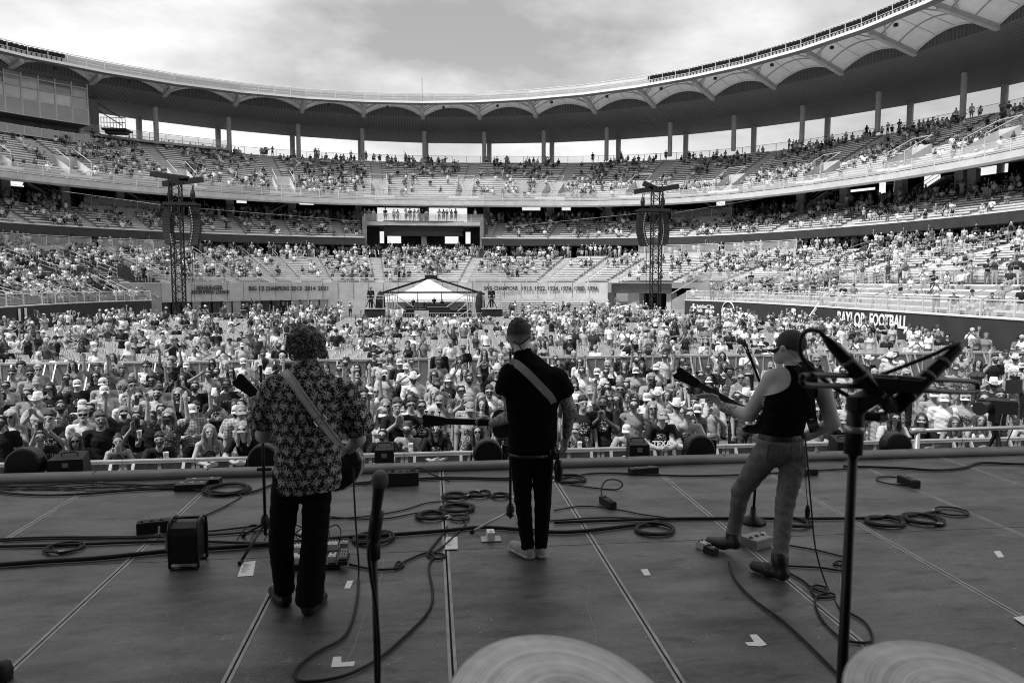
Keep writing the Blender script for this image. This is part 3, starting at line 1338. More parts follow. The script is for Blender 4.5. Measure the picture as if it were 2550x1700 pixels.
side_text('BaylorScott&White', 1737, 1780, 759, 768, MT['letter_white'], bold=.008)
side_text('Health', 1737, 1751, 769, 777, MT['letter_white'], bold=.008)
o, pos, e, h = side_text('PEPSI', 1809, 1821, 772, 777, MT['letter_dark'], bold=.01)
m = MB()
n_ = e.cross(Vector((0, 0, 1))).normalized() * -.03
m.quad(*[pos + n_ + e * a + Vector((0, 0, c_)) for a, c_ in ((-.74, -.26), (0, -.34), (.74, -.26), (.74, .3), (0, .22), (-.74, .3))])
m.build('pepsi_band', MT['letter_white'], rs)
m = MB()
ov = []
for k in range(25):
    a = 2 * math.pi * k / 24
    ov.append(pos + e * (.78 * math.cos(a)) + Vector((0, 0, .78 * math.sin(a))))
m.tube(ov, .045, 5)
m.build('pepsi_ring', MT['letter_white'], rs)
o, pos, e, h = side_text('+', 1722, 1735, 755, 779, MT['letter_white'], bold=.05)
side_text('B', 1973, 1985, 770, 789, MT['letter_white'], bold=.06)
side_text('BAYLOR', 2088, 2159, 779, 812, MT['letter_white'], bold=.03)
side_text('FOOTBALL', 2169, 2264, 785, 816, MT['letter_white'], bold=.03)
side_text('BaylorBears.com', 122, 160, 778, 786, MT['letter_white'], False, bold=.008)
side_text('f', 168, 174, 773, 787, MT['letter_white'], False)
side_text('O', 177, 185, 774, 787, MT['letter_white'], False)
side_text('y', 188, 196, 774, 787, MT['letter_white'], False)
side_text('I I', 42, 63, 770, 800, MT['letter_white'], False, bold=.05)
# rope-fence and stairs up to the right stand
m = MB()
a, b = P(2004, 805, 47), P(2060, 760, 47)
for dx in (0, 1.1):
    pa, pb_ = Vector((a.x + dx, 47, 0)), Vector((b.x + dx, 47, 2.2))
    m.bar(pa + Vector((0, 0, 1.0)), pb_ + Vector((0, 0, 1.0)), .14)
    for k in range(6):
        q = pa.lerp(pb_, k / 5)
        m.bar(q, q + Vector((0, 0, 1.0)), .06)
for k in range(8):
    q = Vector((a.x + .55, 47, .14)).lerp(Vector((b.x + .55, 47, 2.1)), k / 7)
    m.box(q, (.3, 1.6, .05))
as_ = m
for (px, py, lb) in ((1798, 782, 'dark round litter bin by the right wall left of the oval sign'), (2147, 813, 'dark round litter bin below the big lettering on the right wall'), (1722, 780, 'dark round litter bin near the foot of the right tower')):
    c = PZ(px, py, 0)
    m = MB()
    m.lathe([(0, 0), (.26, 0), (.3, .45), (.31, .88), (.33, .9), (.33, .95), (.28, .95), (.26, .6), (0, .6)], (c.x, c.y, 0), 18)
    tag(m.build_at('litter_bin', MT['fascia_dark']), lb, 'bin')
t_ = thing('rope_barrier', 'thin rope strung on white posts along the right field wall', 'barrier', (24, 48, 0))
prev = None
for k in range(11):
    u = URE - 1.5 - k * 3.4
    q = rs_pt(u, 0, 0) + (CTR - rs_pt(u, 0, 0)).normalized() * 1.6
    q.z = 0
    m = MB()
    m.tube([q, q + Vector((0, 0, 1.05))], .045, 8)
    m.lathe([(.16, 0), (.16, .03), (.05, .06)], q, 10)
    m.build('post', MT['rail'], t_)
    if prev is not None:
        m = MB()
        m.tube([prev + Vector((0, 0, 1.0)), (prev + q) / 2 + Vector((0, 0, .9)), q + Vector((0, 0, 1.0))], .02, 5)
        m.build('rope', MT['rail'], t_)
    prev = q
m = as_
tag(m.build_at('access_stairs', MT['rail']), 'white railed steps climbing the dark wall of the right stand', 'stairs')

# ------------------------------------------------------------------ ground
gm = mat('turf_cover', .12, .85, .22, .35, .2, 20, detail=8)
m = MB()
m.quad((-2500, -2500, 0), (2500, -2500, 0), (2500, 2500, 0), (-2500, 2500, 0))
g = m.build('ground', gm)
tag(g, 'pale protective floor laid over the stadium field', kind='structure')
# ------------------------------------------------------------------ organic mesher (smooth union of tapered limbs, surface nets)
class Body:
    def __init__(s):
        s.pr = []

    def cone(s, a, b, ra, rb, lab, k=.03, flat=None, cut=None):
        s.pr.append((np.array(a, float), np.array(b, float), float(ra), float(rb), lab, k,
                     None if flat is None else (np.array(Vector(flat[0]).normalized()), flat[1]),
                     None if cut is None else (np.array(cut[0], float), np.array(Vector(cut[1]).normalized()))))
        return s

    def ball(s, a, r, lab, k=.03, flat=None, cut=None):
        return s.cone(a, a, r, r, lab, k, flat, cut)

    def chain(s, pts, rs, lab, k=.03, flat=None):
        for i in range(len(pts) - 1):
            s.cone(pts[i], pts[i + 1], rs[i], rs[i + 1], lab, k, flat)
        return s

    @staticmethod
    def dist(p, q):
        a, b, ra, rb, lab, k, fl, cut = q
        ab = b - a
        l2 = float(ab @ ab)
        pa = p - a
        if l2 < 1e-10:
            t = np.zeros(p.shape[:-1])
        else:
            t = np.clip((pa @ ab) / l2, 0, 1)
        o = pa - t[..., None] * ab
        if fl is None:
            d = np.sqrt((o * o).sum(-1)) - (ra + (rb - ra) * t)
        else:
            ax, f = fl
            c = o @ ax
            d = np.sqrt(np.maximum((o * o).sum(-1) + c * c * (f * f - 1), 0))
            d = (d - (ra + (rb - ra) * t)) / (f if f > 1 else 1.0) ** .5
        if cut is not None:
            d = np.maximum(d, (p - cut[0]) @ cut[1])
        return d

    def sdf(s, p):
        p = np.asarray(p, float)
        F = np.full(p.shape[:-1], 1e3)
        for q in s.pr:
            d = s.dist(p, q)
            k = max(q[5], 1e-4)
            h = np.maximum(k - np.abs(F - d), 0) / k
            F = np.minimum(F, d) - h * h * k * .25
        return F

    def mesh(s, name, h, mats, wob=0.0, wlabs=()):
        lo = np.min([np.minimum(q[0] - q[2], q[1] - q[3]) for q in s.pr], 0) - 2.5 * h
        hi = np.max([np.maximum(q[0] + q[2], q[1] + q[3]) for q in s.pr], 0) + 2.5 * h
        n = np.ceil((hi - lo) / h).astype(int) + 1
        F = np.full(n, .2, np.float32)
        B = np.full(n, 9.0, np.float32)
        Lb = np.zeros(n, np.int8)
        for q in s.pr:
            mg = max(q[2], q[3]) + max(q[5], 0) + 2.5 * h
            if q[6] is not None and q[6][1] < 1:
                mg = max(q[2], q[3]) / q[6][1] + q[5] + 2.5 * h
            i0 = np.maximum(np.floor((np.minimum(q[0], q[1]) - mg - lo) / h).astype(int), 0)
            i1 = np.minimum(np.ceil((np.maximum(q[0], q[1]) + mg - lo) / h).astype(int) + 1, n)
            if (i1 <= i0).any():
                continue
            sl = tuple(slice(a, b) for a, b in zip(i0, i1))
            g = np.stack(np.meshgrid(*[lo[j] + h * np.arange(i0[j], i1[j]) for j in range(3)], indexing='ij'), -1)
            d = s.dist(g, q).astype(np.float32)
            f = F[sl]
            k = max(q[5], 1e-4)
            hh = np.maximum(k - np.abs(f - d), 0) / k
            F[sl] = np.minimum(f, d) - hh * hh * (k * .25)
            b = B[sl]
            better = d < b
            B[sl] = np.where(better, d, b)
            Lb[sl] = np.where(better, q[4], Lb[sl])
        if wob > 0:
            gx, gy, gz = [lo[j] + h * np.arange(n[j]) for j in range(3)]
            X, Y, Z = gx[:, None, None], gy[None, :, None], gz[None, None, :]
            w = (np.sin(X * 47 + 3 * np.sin(Z * 19)) * np.sin(Z * 33 + 2.2 * np.sin(X * 23 + Y * 17)) + .6 * np.sin(Z * 71 + X * 39 + Y * 31))
            msk = np.isin(Lb, list(wlabs))
            F = F + np.where(msk, w * wob, 0).astype(np.float32)
        S = F < 0
        ins = np.zeros(n - 1, np.int8)
        for dx in (0, 1):
            for dy in (0, 1):
                for dz in (0, 1):
                    ins += S[dx:n[0] - 1 + dx, dy:n[1] - 1 + dy, dz:n[2] - 1 + dz]
        act = (ins > 0) & (ins < 8)
        ci = np.argwhere(act)
        idx = np.full(n - 1, -1, np.int64)
        idx[tuple(ci.T)] = np.arange(len(ci))
        acc = np.zeros((len(ci), 3))
        cnt = np.zeros(len(ci))
        cor = [(0, 0, 0), (1, 0, 0), (0, 1, 0), (1, 1, 0), (0, 0, 1), (1, 0, 1), (0, 1, 1), (1, 1, 1)]
        for a in range(8):
            for b in range(a + 1, 8):
                ca, cb = np.array(cor[a]), np.array(cor[b])
                if np.abs(ca - cb).sum() != 1:
                    continue
                fa = F[tuple((ci + ca).T)]
                fb = F[tuple((ci + cb).T)]
                x = (fa < 0) != (fb < 0)
                t = np.where(x, fa / np.where(x, fa - fb, 1), 0)
                p = ca + t[:, None] * (cb - ca)
                acc += np.where(x[:, None], p, 0)
                cnt += x
        V = lo + h * (ci + acc / np.maximum(cnt, 1)[:, None])
        faces = []
        for ax in range(3):
            o1, o2 = (ax + 1) % 3, (ax + 2) % 3
            e = np.zeros(3, int)
            e[ax] = 1
            A = S[tuple(slice(0, n[j] - e[j]) for j in range(3))]
            Bq = S[tuple(slice(e[j], n[j]) for j in range(3))]
            ed = np.argwhere(A != Bq)
            ok = (ed[:, o1] > 0) & (ed[:, o2] > 0) & (ed[:, o1] < n[o1] - 1) & (ed[:, o2] < n[o2] - 1)
            ed = ed[ok]
            flip = A[tuple(ed.T)]

            def cell(d1, d2):
                c = ed.copy()
                c[:, o1] -= d1
                c[:, o2] -= d2
                return idx[tuple(c.T)]
            q = np.stack([cell(1, 1), cell(0, 1), cell(0, 0), cell(1, 0)], 1)
            q[~flip] = q[~flip][:, ::-1]
            faces.append(q)
        Q = np.concatenate(faces)
        Q = Q[(Q >= 0).all(1)]
        fc = V[Q].mean(1)
        gi = np.clip(np.rint((fc - lo) / h).astype(int), 0, n - 1)
        lab = Lb[tuple(gi.T)]
        me = bpy.data.meshes.new(name)
        me.vertices.add(len(V))
        me.vertices.foreach_set('co', V.astype(np.float32).ravel())
        me.loops.add(Q.size)
        me.loops.foreach_set('vertex_index', Q.ravel().astype(np.int32))
        me.polygons.add(len(Q))
        me.polygons.foreach_set('loop_start', np.arange(0, Q.size, 4, dtype=np.int32))
        for mm in mats:
            me.materials.append(mm)
        me.polygons.foreach_set('material_index', lab.astype(np.int32))
        me.polygons.foreach_set('use_smooth', np.ones(len(Q), bool))
        me.update(calc_edges=True)
        me.validate()
        return me


SKIN, SHIRT, PANTS, SHOE, HAIR, EX1, EX2 = range(7)

# materials for people
def cloth(name, v, kind='plain'):
    def fn(t, tcn, col, b):
        q = TN(t)
        o = tcn.outputs['Object']
        x, y, z = q.xyz(o)
        if kind == 'plaid':
            a = q.m('GREATER_THAN', q.m('SINE', q.m('MULTIPLY', x, 130)), .25)
            c = q.m('GREATER_THAN', q.m('SINE', q.m('MULTIPLY', z, 130)), .25)
            f = q.m('ADD', .55, q.m('MULTIPLY', q.m('ADD', a, c), .38))
            return q.m('MULTIPLY', col, f)
        if kind == 'stripe':
            a = q.m('GREATER_THAN', q.m('SINE', q.m('MULTIPLY', z, 150)), .0)
            return q.m('MULTIPLY', col, q.m('ADD', .45, q.m('MULTIPLY', a, .8)))
        if kind == 'print':
            vo = q.n('ShaderNodeTexVoronoi')
            vo.inputs['Scale'].default_value = 28
            q.l(o, vo.inputs['Vector'])
            a = q.m('LESS_THAN', vo.outputs[0], .33)
            nn = q.m('GREATER_THAN', q.noise(o, 60, 2), .5)
            return q.m('MULTIPLY', col, q.m('ADD', .35, q.m('MULTIPLY', q.m('MULTIPLY', a, nn), 2.4)))
        if kind == 'darkgraphic':
            dx = q.m('MULTIPLY', x, 8.0)
            dz = q.m('MULTIPLY', q.m('SUBTRACT', z, 1.2), 8.5)
            r2 = q.m('ADD', q.m('MULTIPLY', dx, dx), q.m('MULTIPLY', dz, dz))
            f = q.m('MULTIPLY', q.m('LESS_THAN', r2, .8), q.m('GREATER_THAN', q.noise(o, 30, 2), .47))
            return q.m('MULTIPLY', col, q.m('SUBTRACT', 1.0, q.m('MULTIPLY', f, .85)))
        if kind == 'graphic':
            # a light device printed on the chest
            dx = q.m('MULTIPLY', x, 8.5)
            dz = q.m('MULTIPLY', q.m('SUBTRACT', z, 1.22), 9.5)
            r2 = q.m('ADD', q.m('MULTIPLY', dx, dx), q.m('MULTIPLY', dz, dz))
            ins = q.m('MULTIPLY', q.m('LESS_THAN', r2, .75), q.m('LESS_THAN', y, 0.0))
            nn = q.m('GREATER_THAN', q.noise(o, 34, 2), .5)
            f = q.m('MULTIPLY', ins, nn)
            return q.m('ADD', q.m('MULTIPLY', col, q.m('SUBTRACT', 1.0, f)), q.m('MULTIPLY', f, .6))
        return col
    return mat(name, v, .85, .18, 9, .35, 22, spec=.2, fn=fn)


CL = {'K': cloth('black_cloth', .010), 'D': cloth('dark_grey_cloth', .055), 'G': cloth('grey_cloth', .2), 'L': cloth('light_grey_cloth', .45),
      'T': cloth('white_cloth', .66), 'P': cloth('plaid_cloth', .32, 'plaid'), 'S': cloth('striped_cloth', .5, 'stripe'),
      'F': cloth('printed_cloth', .2, 'print'), 'Q': cloth('graphic_black_cloth', .018, 'graphic'), 'R': cloth('graphic_white_cloth', .66, 'darkgraphic'), 'U': cloth('graphic_grey_cloth', .3, 'darkgraphic')}
CLN = {'K': 'black', 'D': 'charcoal', 'G': 'grey', 'L': 'light grey', 'T': 'white', 'P': 'plaid', 'S': 'striped', 'F': 'print', 'Q': 'black graphic', 'R': 'white graphic', 'U': 'grey graphic'}
SK = [mat('skin_%s' % n, v, .55, .1, 14, spec=.35) for n, v in (('a', .35), ('b', .29), ('c', .23), ('d', .12))]
HR = [mat('hair_%s' % n, v, .55, .35, 40, .5, 60) for n, v in (('dark', .02), ('brown', .055), ('fair', .22), ('grey', .35))]
MT['denim'] = cloth('denim', .12)
MT['shorts'] = cloth('shorts_cloth', .3)
MT['shoe_white'] = mat('shoe_white', .6, .6, .1, 20)
MT['cap_white'] = cloth('white_cap_cloth', .62)
MT['cap_dark'] = cloth('dark_cap_cloth', .022)
MT['cap_grey'] = cloth('grey_cap_cloth', .25)
MT['straw'] = mat('straw', .68, .8, .15, 60, .3, 120)
MT['felt_dark'] = mat('felt_dark', .06, .9, .2, 20)


def hand(b, wrist, tip, side, lab, r=.0105, curl=.25, k=.008, spread=.018, thumb=1):
    """palm and five bent fingers from wrist towards tip; side = direction across the palm towards the thumb"""
    w, t = Vector(wrist), Vector(tip)
    d = (t - w)
    ln = d.length
    d.normalize()
    sv = Vector(side)
    sv = (sv - d * sv.dot(d)).normalized()
    nv = d.cross(sv).normalized()          # back of the hand
    pm = w + d * (ln * .48)
    b.cone(w, pm, r * 2.2, r * 2.7, lab, .015, (nv, 1.35))
    for i in range(4):
        off = (1.5 - i) * spread
        f0 = pm + sv * off + d * (ln * .02)
        lf = ln * (.5, .56, .52, .42)[i]
        f1 = f0 + d * (lf * .5) - nv * (curl * lf * .3)
        f2 = f1 + d * (lf * (.5 - .2 * curl)) - nv * (curl * lf * .65)
        b.chain([f0, f1, f2], [r, r * .95, r * .8], lab, k)
    t0 = w + d * (ln * .2) + sv * (r * 1.8)
    t1 = t0 + d * (ln * .24) + sv * (ln * .17)
    t2 = t1 + d * (ln * .2) + sv * (ln * .02) - nv * (curl * ln * .12)
    if thumb:
        b.chain([t0, t1, t2], [r * 1.25, r * 1.1, r * .9], lab, k)


def crowd_body(pose, build=1.0, top='tee', legs='long', seated=False, lean=0.0, fem=False, coarse=False):
    """local: feet at origin, facing -Y, 1.76 m tall; returns Body and head centre / tilt"""
    b = Body()
    hz = .93 if not seated else .50
    w = build
    lf = lean
    y0 = 0.0 if not seated else .12
    pel = Vector((0, y0, hz))
    che = Vector((0, y0 - lf * .55, hz + .36))
    nk = Vector((0, y0 - lf * .95, hz + .56))
    hd = nk + Vector((0, -.035 - lf * .12, .128))
    sw = (.165 if fem else .185) * (.5 + .5 * w)
    b.cone(pel, pel.lerp(che, .55), .128 * w, .122 * w * (.9 if fem else 1), SHIRT, .05, ((0, 1, 0), 1.25))
    b.cone(pel.lerp(che, .5), che, .122 * w, .142 * w, SHIRT, .05, ((0, 1, 0), 1.3))
    b.cone(che, nk + Vector((0, 0, -.05)), .142 * w, .07, SHIRT if top != 'tank' else SHIRT, .05, ((0, 1, 0), 1.2))
    b.cone(nk + Vector((-sw * .95, .01, -.08)), nk + Vector((sw * .95, .01, -.08)), .055, .055, SHIRT if top != 'tank' else SKIN, .05)
    if fem:
        for sx in (-1, 1):
            b.ball(che + Vector((.065 * sx, -.1, -.01)), .06, SHIRT, .04)
    b.cone(nk - Vector((0, 0, .06)), hd - Vector((0, 0, .06)), .058, .052, SKIN, .02)
    b.ball(hd + Vector((0, .01, .035)), .088, SKIN, .02, ((1, 0, 0), 1.18))
    b.cone(hd + Vector((0, -.03, .02)), hd + Vector((0, -.045, -.055)), .072, .045, SKIN, .03, ((1, 0, 0), 1.1))
    b.cone(hd + Vector((0, -.09, .03)), hd + Vector((0, -.115, -.005)), .011, .017, SKIN, .012)
    for sx in (-1, 1):
        b.ball(hd + Vector((.078 * sx, .01, .0)), .022, SKIN, .008, ((1, 0, 0), 2.0))
    b.cone(hd + Vector((-.018, -.096, -.048)), hd + Vector((.018, -.096, -.048)), .010, .010, SKIN, .01)
    for sx in (-1, 1):
        b.cone(hd + Vector((.02 * sx, -.094, .03)), hd + Vector((.052 * sx, -.082, .03)), .0105, .010, HAIR, .004)
    # arms
    slv = {'tee': .5, 'tank': 0, 'long': 1.9, 'shirt': .55}[top]
    for sx in (-1, 1):
        sh = nk + Vector((sw * sx, .01, -.095))
        ps = pose[0] if sx < 0 else pose[1]
        x = sx
        if ps == 'down':
            el, wr = sh + Vector((.045 * x, .03, -.28)), sh + Vector((.06 * x, -.06, -.52))
            tip = wr + Vector((0, -.03, -.17))
        elif ps == 'cup':
            el, wr = sh + Vector((.06 * x, .0, -.27)), sh + Vector((-.03 * x, -.23, -.17))
            tip = wr + Vector((-.05 * x, -.07, .11))
        elif ps == 'fold':
            el, wr = sh + Vector((.06 * x, -.04, -.26)), sh + Vector((-.17 * x, -.24, -.24))
            tip = wr + Vector((-.16 * x, -.02, .02))
        elif ps == 'clap':
            el, wr = sh + Vector((.07 * x, -.12, -.22)), sh + Vector((-.13 * x, -.28, -.02))
            tip = wr + Vector((-.05 * x, -.05, .16))
        elif ps == 'up':
            el, wr = sh + Vector((.12 * x, -.1, .2)), sh + Vector((.1 * x, -.13, .47))
            tip = wr + Vector((.01 * x, -.02, .18))
        elif ps == 'phone':
            el, wr = sh + Vector((.04 * x, -.2, -.16)), sh + Vector((-.09 * x, -.36, .06))
            tip = wr + Vector((-.03 * x, -.03, .16))
        elif ps == 'hat':
            el, wr = sh + Vector((.26 * x, -.05, .09)), sh + Vector((.02 * x, -.06, .24))
            tip = wr + Vector((-.12 * x, .0, .1))
        elif ps == 'lap':
            el, wr = sh + Vector((.06 * x, -.03, -.27)), sh + Vector((-.06 * x, -.25, -.36))
            tip = wr + Vector((-.1 * x, -.1, -.03))
        else:   # 'rail': forearms resting on a rail in front
            el, wr = sh + Vector((.1 * x, -.1, -.22)), sh + Vector((-.1 * x, -.3, -.27))
            tip = wr + Vector((-.15 * x, -.03, -.01))
        b.chain([sh, el, wr], [.05 * w, .041 * w, .028], SKIN, .02)
        hand(b, wr, tip, Vector((-x, 0, .3)) if abs(tip.z - wr.z) > .08 else Vector((0, -.3, 1)), SKIN, .0115 if not coarse else .02, .3)
        if slv > 0:
            if slv < 1:
                b.cone(sh, sh.lerp(el, slv * 1.1), .064 * w, .062 * w, SHIRT, .02)
            else:
                b.chain([sh, el, wr.lerp(el, .08)], [.064 * w, .052 * w, .042], SHIRT, .02)
        elif top == 'tank':
            b.cone(nk + Vector((.075 * x, .0, -.02)), che + Vector((.09 * x, 0, 0)), .05, .11, SHIRT, .02, ((0, 1, 0), 1.2))
    # legs
    for sx in (-1, 1):
        if seated:
            hp, kn, an = Vector((.09 * sx, y0, .49)), Vector((.12 * sx, y0 - .43, .5)), Vector((.12 * sx, y0 - .42, .09))
        else:
            hp, kn, an = Vector((.085 * sx, y0, .90)), Vector((.105 * sx, -.02, .50)), Vector((.11 * sx, .03, .09))
        if legs == 'long':
            b.chain([hp, kn, an], [.093 * w, .066, .05], PANTS, .03)
        else:
            b.chain([kn, an], [.055, .036], SKIN, .02)
            b.cone(hp, hp.lerp(kn, .95), .098 * w, .082, PANTS, .03)
        b.cone(an + Vector((0, .03, -.045)), an + Vector((.01 * sx, -.15, -.055)), .04, .036, SHOE, .02)
    b.ball(pel, .132 * w, PANTS, .05, ((0, 1, 0), 1.25))
    return b, hd


# head gear, all around a head centre at the origin, facing -Y
def gear(kind):
    m = MB()
    sm = True
    if kind == 'cap':
        m.lathe([(.096, .025), (.098, .05), (.086, .088), (.056, .113), (.0, .122)], (0, .008, 0), 20)
        q = MB()
        for i in range(9):
            pass
        n = 12
        b = len(m.v)
        for i in range(n + 1):
            a = math.pi * (i / n) + math.pi
            x, y = math.cos(a) * .1, math.sin(a) * .1
            m.v.append((x, y + .012, .028))
            m.v.append((x * .98, y * 1.95 - .005, -.012 - .022 * abs(x / .1) ** 2))
        for i in range(n):
            m.f.append((b + 2 * i, b + 2 * i + 1, b + 2 * i + 3, b + 2 * i + 2))
            m.m.append(0)
        b2 = len(m.v)
        for i in range(n + 1):
            for j in (0, 1):
                v = m.v[b + 2 * i + j]
                m.v.append((v[0], v[1], v[2] - .006))
        for i in range(n):
            m.f.append((b2 + 2 * i, b2 + 2 * i + 2, b2 + 2 * i + 3, b2 + 2 * i + 1))
            m.m.append(0)
        m.cm = 1
        m.quad((-.02, -.089, .052), (.02, -.089, .052), (.018, -.083, .076), (-.018, -.083, .076))
    elif kind == 'hat':
        b = 28
        prof = [(.0, .17), (.045, .155), (.075, .165), (.088, .14), (.1, .05), (.105, .03)]
        m.lathe(prof, (0, .01, 0), b)
        rr = [(.105, .03), (.15, .022), (.19, .035), (.2, .05), (.19, .03), (.15, .016), (.105, .024)]
        b0 = len(m.v)
        for (r, z) in rr:
            for j in range(b):
                a = 2 * math.pi * j / b
                up_ = .055 * (abs(math.cos(a)) ** 2) * max(0, (r - .105) / .09) ** 1.5
                m.v.append((r * .93 * math.cos(a), r * 1.08 * math.sin(a) + .01, z + up_ - .018 * abs(math.sin(a)) * max(0, (r - .105) / .09)))
        for i in range(len(rr) - 1):
            for j in range(b):
                p, q = b0 + i * b + j, b0 + i * b + (j + 1) % b
                m.f.append((p, q, q + b, p + b))
                m.m.append(0)
    elif kind == 'glasses':
        for sx in (-1, 1):
            m.box((.031 * sx, -.110, .013), (.058, .01, .028))
            m.bar((.066 * sx, -.108, .018), (.086 * sx, .01, .02), .006)
        m.bar((-.012, -.114, .018), (.012, -.114, .018), .006)
        sm = False
    if kind in ('cap', 'hat'):
        m.v = [(x * (.87 if kind == 'cap' else .84), y * (.97 if kind == 'cap' else .88), z * .96) for x, y, z in m.v]
    return m, sm


GEAR = {}
for kd in ('cap', 'hat', 'glasses'):
    mm, sm = gear(kd)
    GEAR[kd] = mm.mesh({'cap': 'cap', 'hat': 'cowboy_hat', 'glasses': 'sunglasses'}[kd], [MT['black'], CL['G']] if kd == 'cap' else MT['black'], sm)


def hair_mesh(kind):
    b = Body()
    if kind == 'short':
        b.ball((0, .022, .058), .098, HAIR, .02, ((1, 0, 0), 1.12))
        b.cone((-.05, -.055, .1), (.05, -.055, .1), .03, .03, HAIR, .03)
        for i in range(26):
            a, e = rnd.uniform(0, 6.28), rnd.uniform(.2, 1.5)
            b.ball((.085 * math.cos(a) * math.cos(e), .022 + .09 * math.sin(a) * math.cos(e), .058 + .095 * math.sin(e)), .022, HAIR, .015)
    elif kind == 'long':
        b.ball((0, .025, .055), .104, HAIR, .02, ((1, 0, 0), 1.1))
        for sx in (-1, 1):
            b.chain([(.07 * sx, -.03, .08), (.092 * sx, .0, -.03), (.1 * sx, .0, -.17), (.085 * sx, -.02, -.28)], [.035, .034, .04, .022], HAIR, .03)
        b.chain([(0, .08, .05), (0, .1, -.1), (0, .1, -.26)], [.07, .08, .05], HAIR, .03, ((0, 1, 0), 1.5))
    elif kind == 'curly':
        for i in range(90):
            a, e = rnd.uniform(0, 6.28), rnd.uniform(-.3, 1.5)
            if math.sin(a) < -.5 and e < .5:
                continue
            b.ball((.1 * math.cos(a) * math.cos(e), .03 + .1 * math.sin(a) * math.cos(e), .06 + .105 * math.sin(e)), .04, HAIR, .01)
    elif kind == 'bun':
        b.ball((0, .022, .056), .098, HAIR, .02, ((1, 0, 0), 1.1))
        b.ball((0, .09, .13), .045, HAIR, .02)
    elif kind == 'beard':
        b.cone((-.055, -.045, -.02), (0, -.085, -.085), .03, .036, HAIR, .02)
        b.cone((.055, -.045, -.02), (0, -.085, -.085), .03, .036, HAIR, .02)
        b.cone((-.03, -.1, -.03), (.03, -.1, -.03), .014, .014, HAIR, .01)
    b.pr = [(q[0] * .94, q[1] * .94, q[2] * .94, q[3] * .94) + q[4:] for q in b.pr]
    return b.mesh('beard' if kind == 'beard' else 'hair', .011, [HR[0]] * 5)


for kd in ('short', 'long', 'curly', 'bun', 'beard'):
    GEAR[kd] = hair_mesh(kd)

DEF = [SK[0], CL['G'], MT['denim'], MT['black'], HR[0]]
POSES = {}
VAR = []


def variant(key, *a, **kw):
    b, hd = crowd_body(*a, **kw)
    me = b.mesh('person', .0155, DEF, .005, (SHIRT, PANTS))
    POSES[key] = (me, hd)


for key, pose in (('idle', ('down', 'down')), ('cup', ('cup', 'down')), ('fold', ('fold', 'fold')), ('clap', ('clap', 'clap')),
                  ('one', ('up', 'down')), ('both', ('up', 'up')), ('phone', ('phone', 'phone')), ('hatup', ('hat', 'down'))):
    variant((key, 'tee'), pose, 1.05, 'tee', 'long')
    variant((key, 'tank'), pose, .95, 'tank', 'short', fem=True)
    if key in ('idle', 'cup', 'fold'):
        variant((key, 'long'), pose, 1.15, 'long', 'long')
variant(('rail', 'tee'), ('rail', 'rail'), 1.08, 'tee', 'long', lean=.28)
variant(('rail', 'tank'), ('rail', 'rail'), .95, 'tank', 'long', lean=.3, fem=True)
variant(('railcup', 'tee'), ('rail', 'cup'), 1.08, 'tee', 'long', lean=.2)
variant(('sit', 'tee'), ('lap', 'lap'), 1.08, 'tee', 'short', seated=True)
variant(('sit', 'tank'), ('lap', 'cup'), .95, 'tank', 'short', seated=True, fem=True)
# ------------------------------------------------------------------ the three musicians
DECK = 1.8


def local(base):
    return lambda px, py, Y: P(px, py, Y) - base


def place_person(body, base, h, mats, label, wob=0.0, wl=()):
    me = body.mesh('person', h, mats, wob, wl)
    o = mesh_obj('person', me, None, base)
    ORG[o.name] = Vector(base)
    return tag(o, label, 'person')


def march(body, base, px, py, off=.006):
    """first point of a figure met by the line of sight through a pixel"""
    d = np.array(cam_dir(px, py))
    o = np.array((0, 0, CAMH)) - np.array(base)
    t = max(0.5, float((np.array((0, 0, 1.0)) - o) @ d) - 1.2)
    for _ in range(90):
        f = float(body.sdf((o + d * t)[None])[0])
        if f < .001:
            return Vector(o + d * (t - off))
        t += max(f * .8, .002)
        if t > 12:
            break
    return None


def strap(body, base, pix, width, n, parent, mt, name='strap', thick=.004, fallback=None):
    pts = []
    sp_ = spline([Vector((a, b, 0)) for a, b in pix], n)
    last = None
    miss = []
    for q in sp_:
        h_ = march(body, base, q.x, q.y)
        pts.append(h_)
    # bridge the misses
    for i, p in enumerate(pts):
        if p is None:
            near = [j for j, q in enumerate(pts) if q is not None]
            j = min(near, key=lambda k: abs(k - i))
            pts[i] = P(sp_[i].x, sp_[i].y, (pts[j] + Vector(base)).y) - Vector(base)
    for _ in range(3):
        pts = [pts[0]] + [(pts[i - 1] + pts[i] * 2 + pts[i + 1]) / 4 for i in range(1, len(pts) - 1)] + [pts[-1]]
    m = MB()
    k = len(pts)
    b0 = len(m.v)
    for i, p in enumerate(pts):
        d = (pts[min(i + 1, k - 1)] - pts[max(i - 1, 0)]).normalized()
        view = (Vector((0, 0, CAMH)) - Vector(base) - p).normalized()
        sd_ = d.cross(view).normalized()
        nv = sd_.cross(d)
        if nv.dot(view) < 0:
            nv = -nv
        for (a, b) in ((-1, 1), (1, 1), (1, -1), (-1, -1)):
            m.v.append(tuple(p + sd_ * (a * width / 2) + nv * (b * thick / 2 + .003)))
    for i in range(k - 1):
        for j in range(4):
            a, b = b0 + i * 4 + j, b0 + i * 4 + (j + 1) % 4
            m.f.append((a, b, b + 4, a + 4))
            m.m.append(0)
    return m, pts


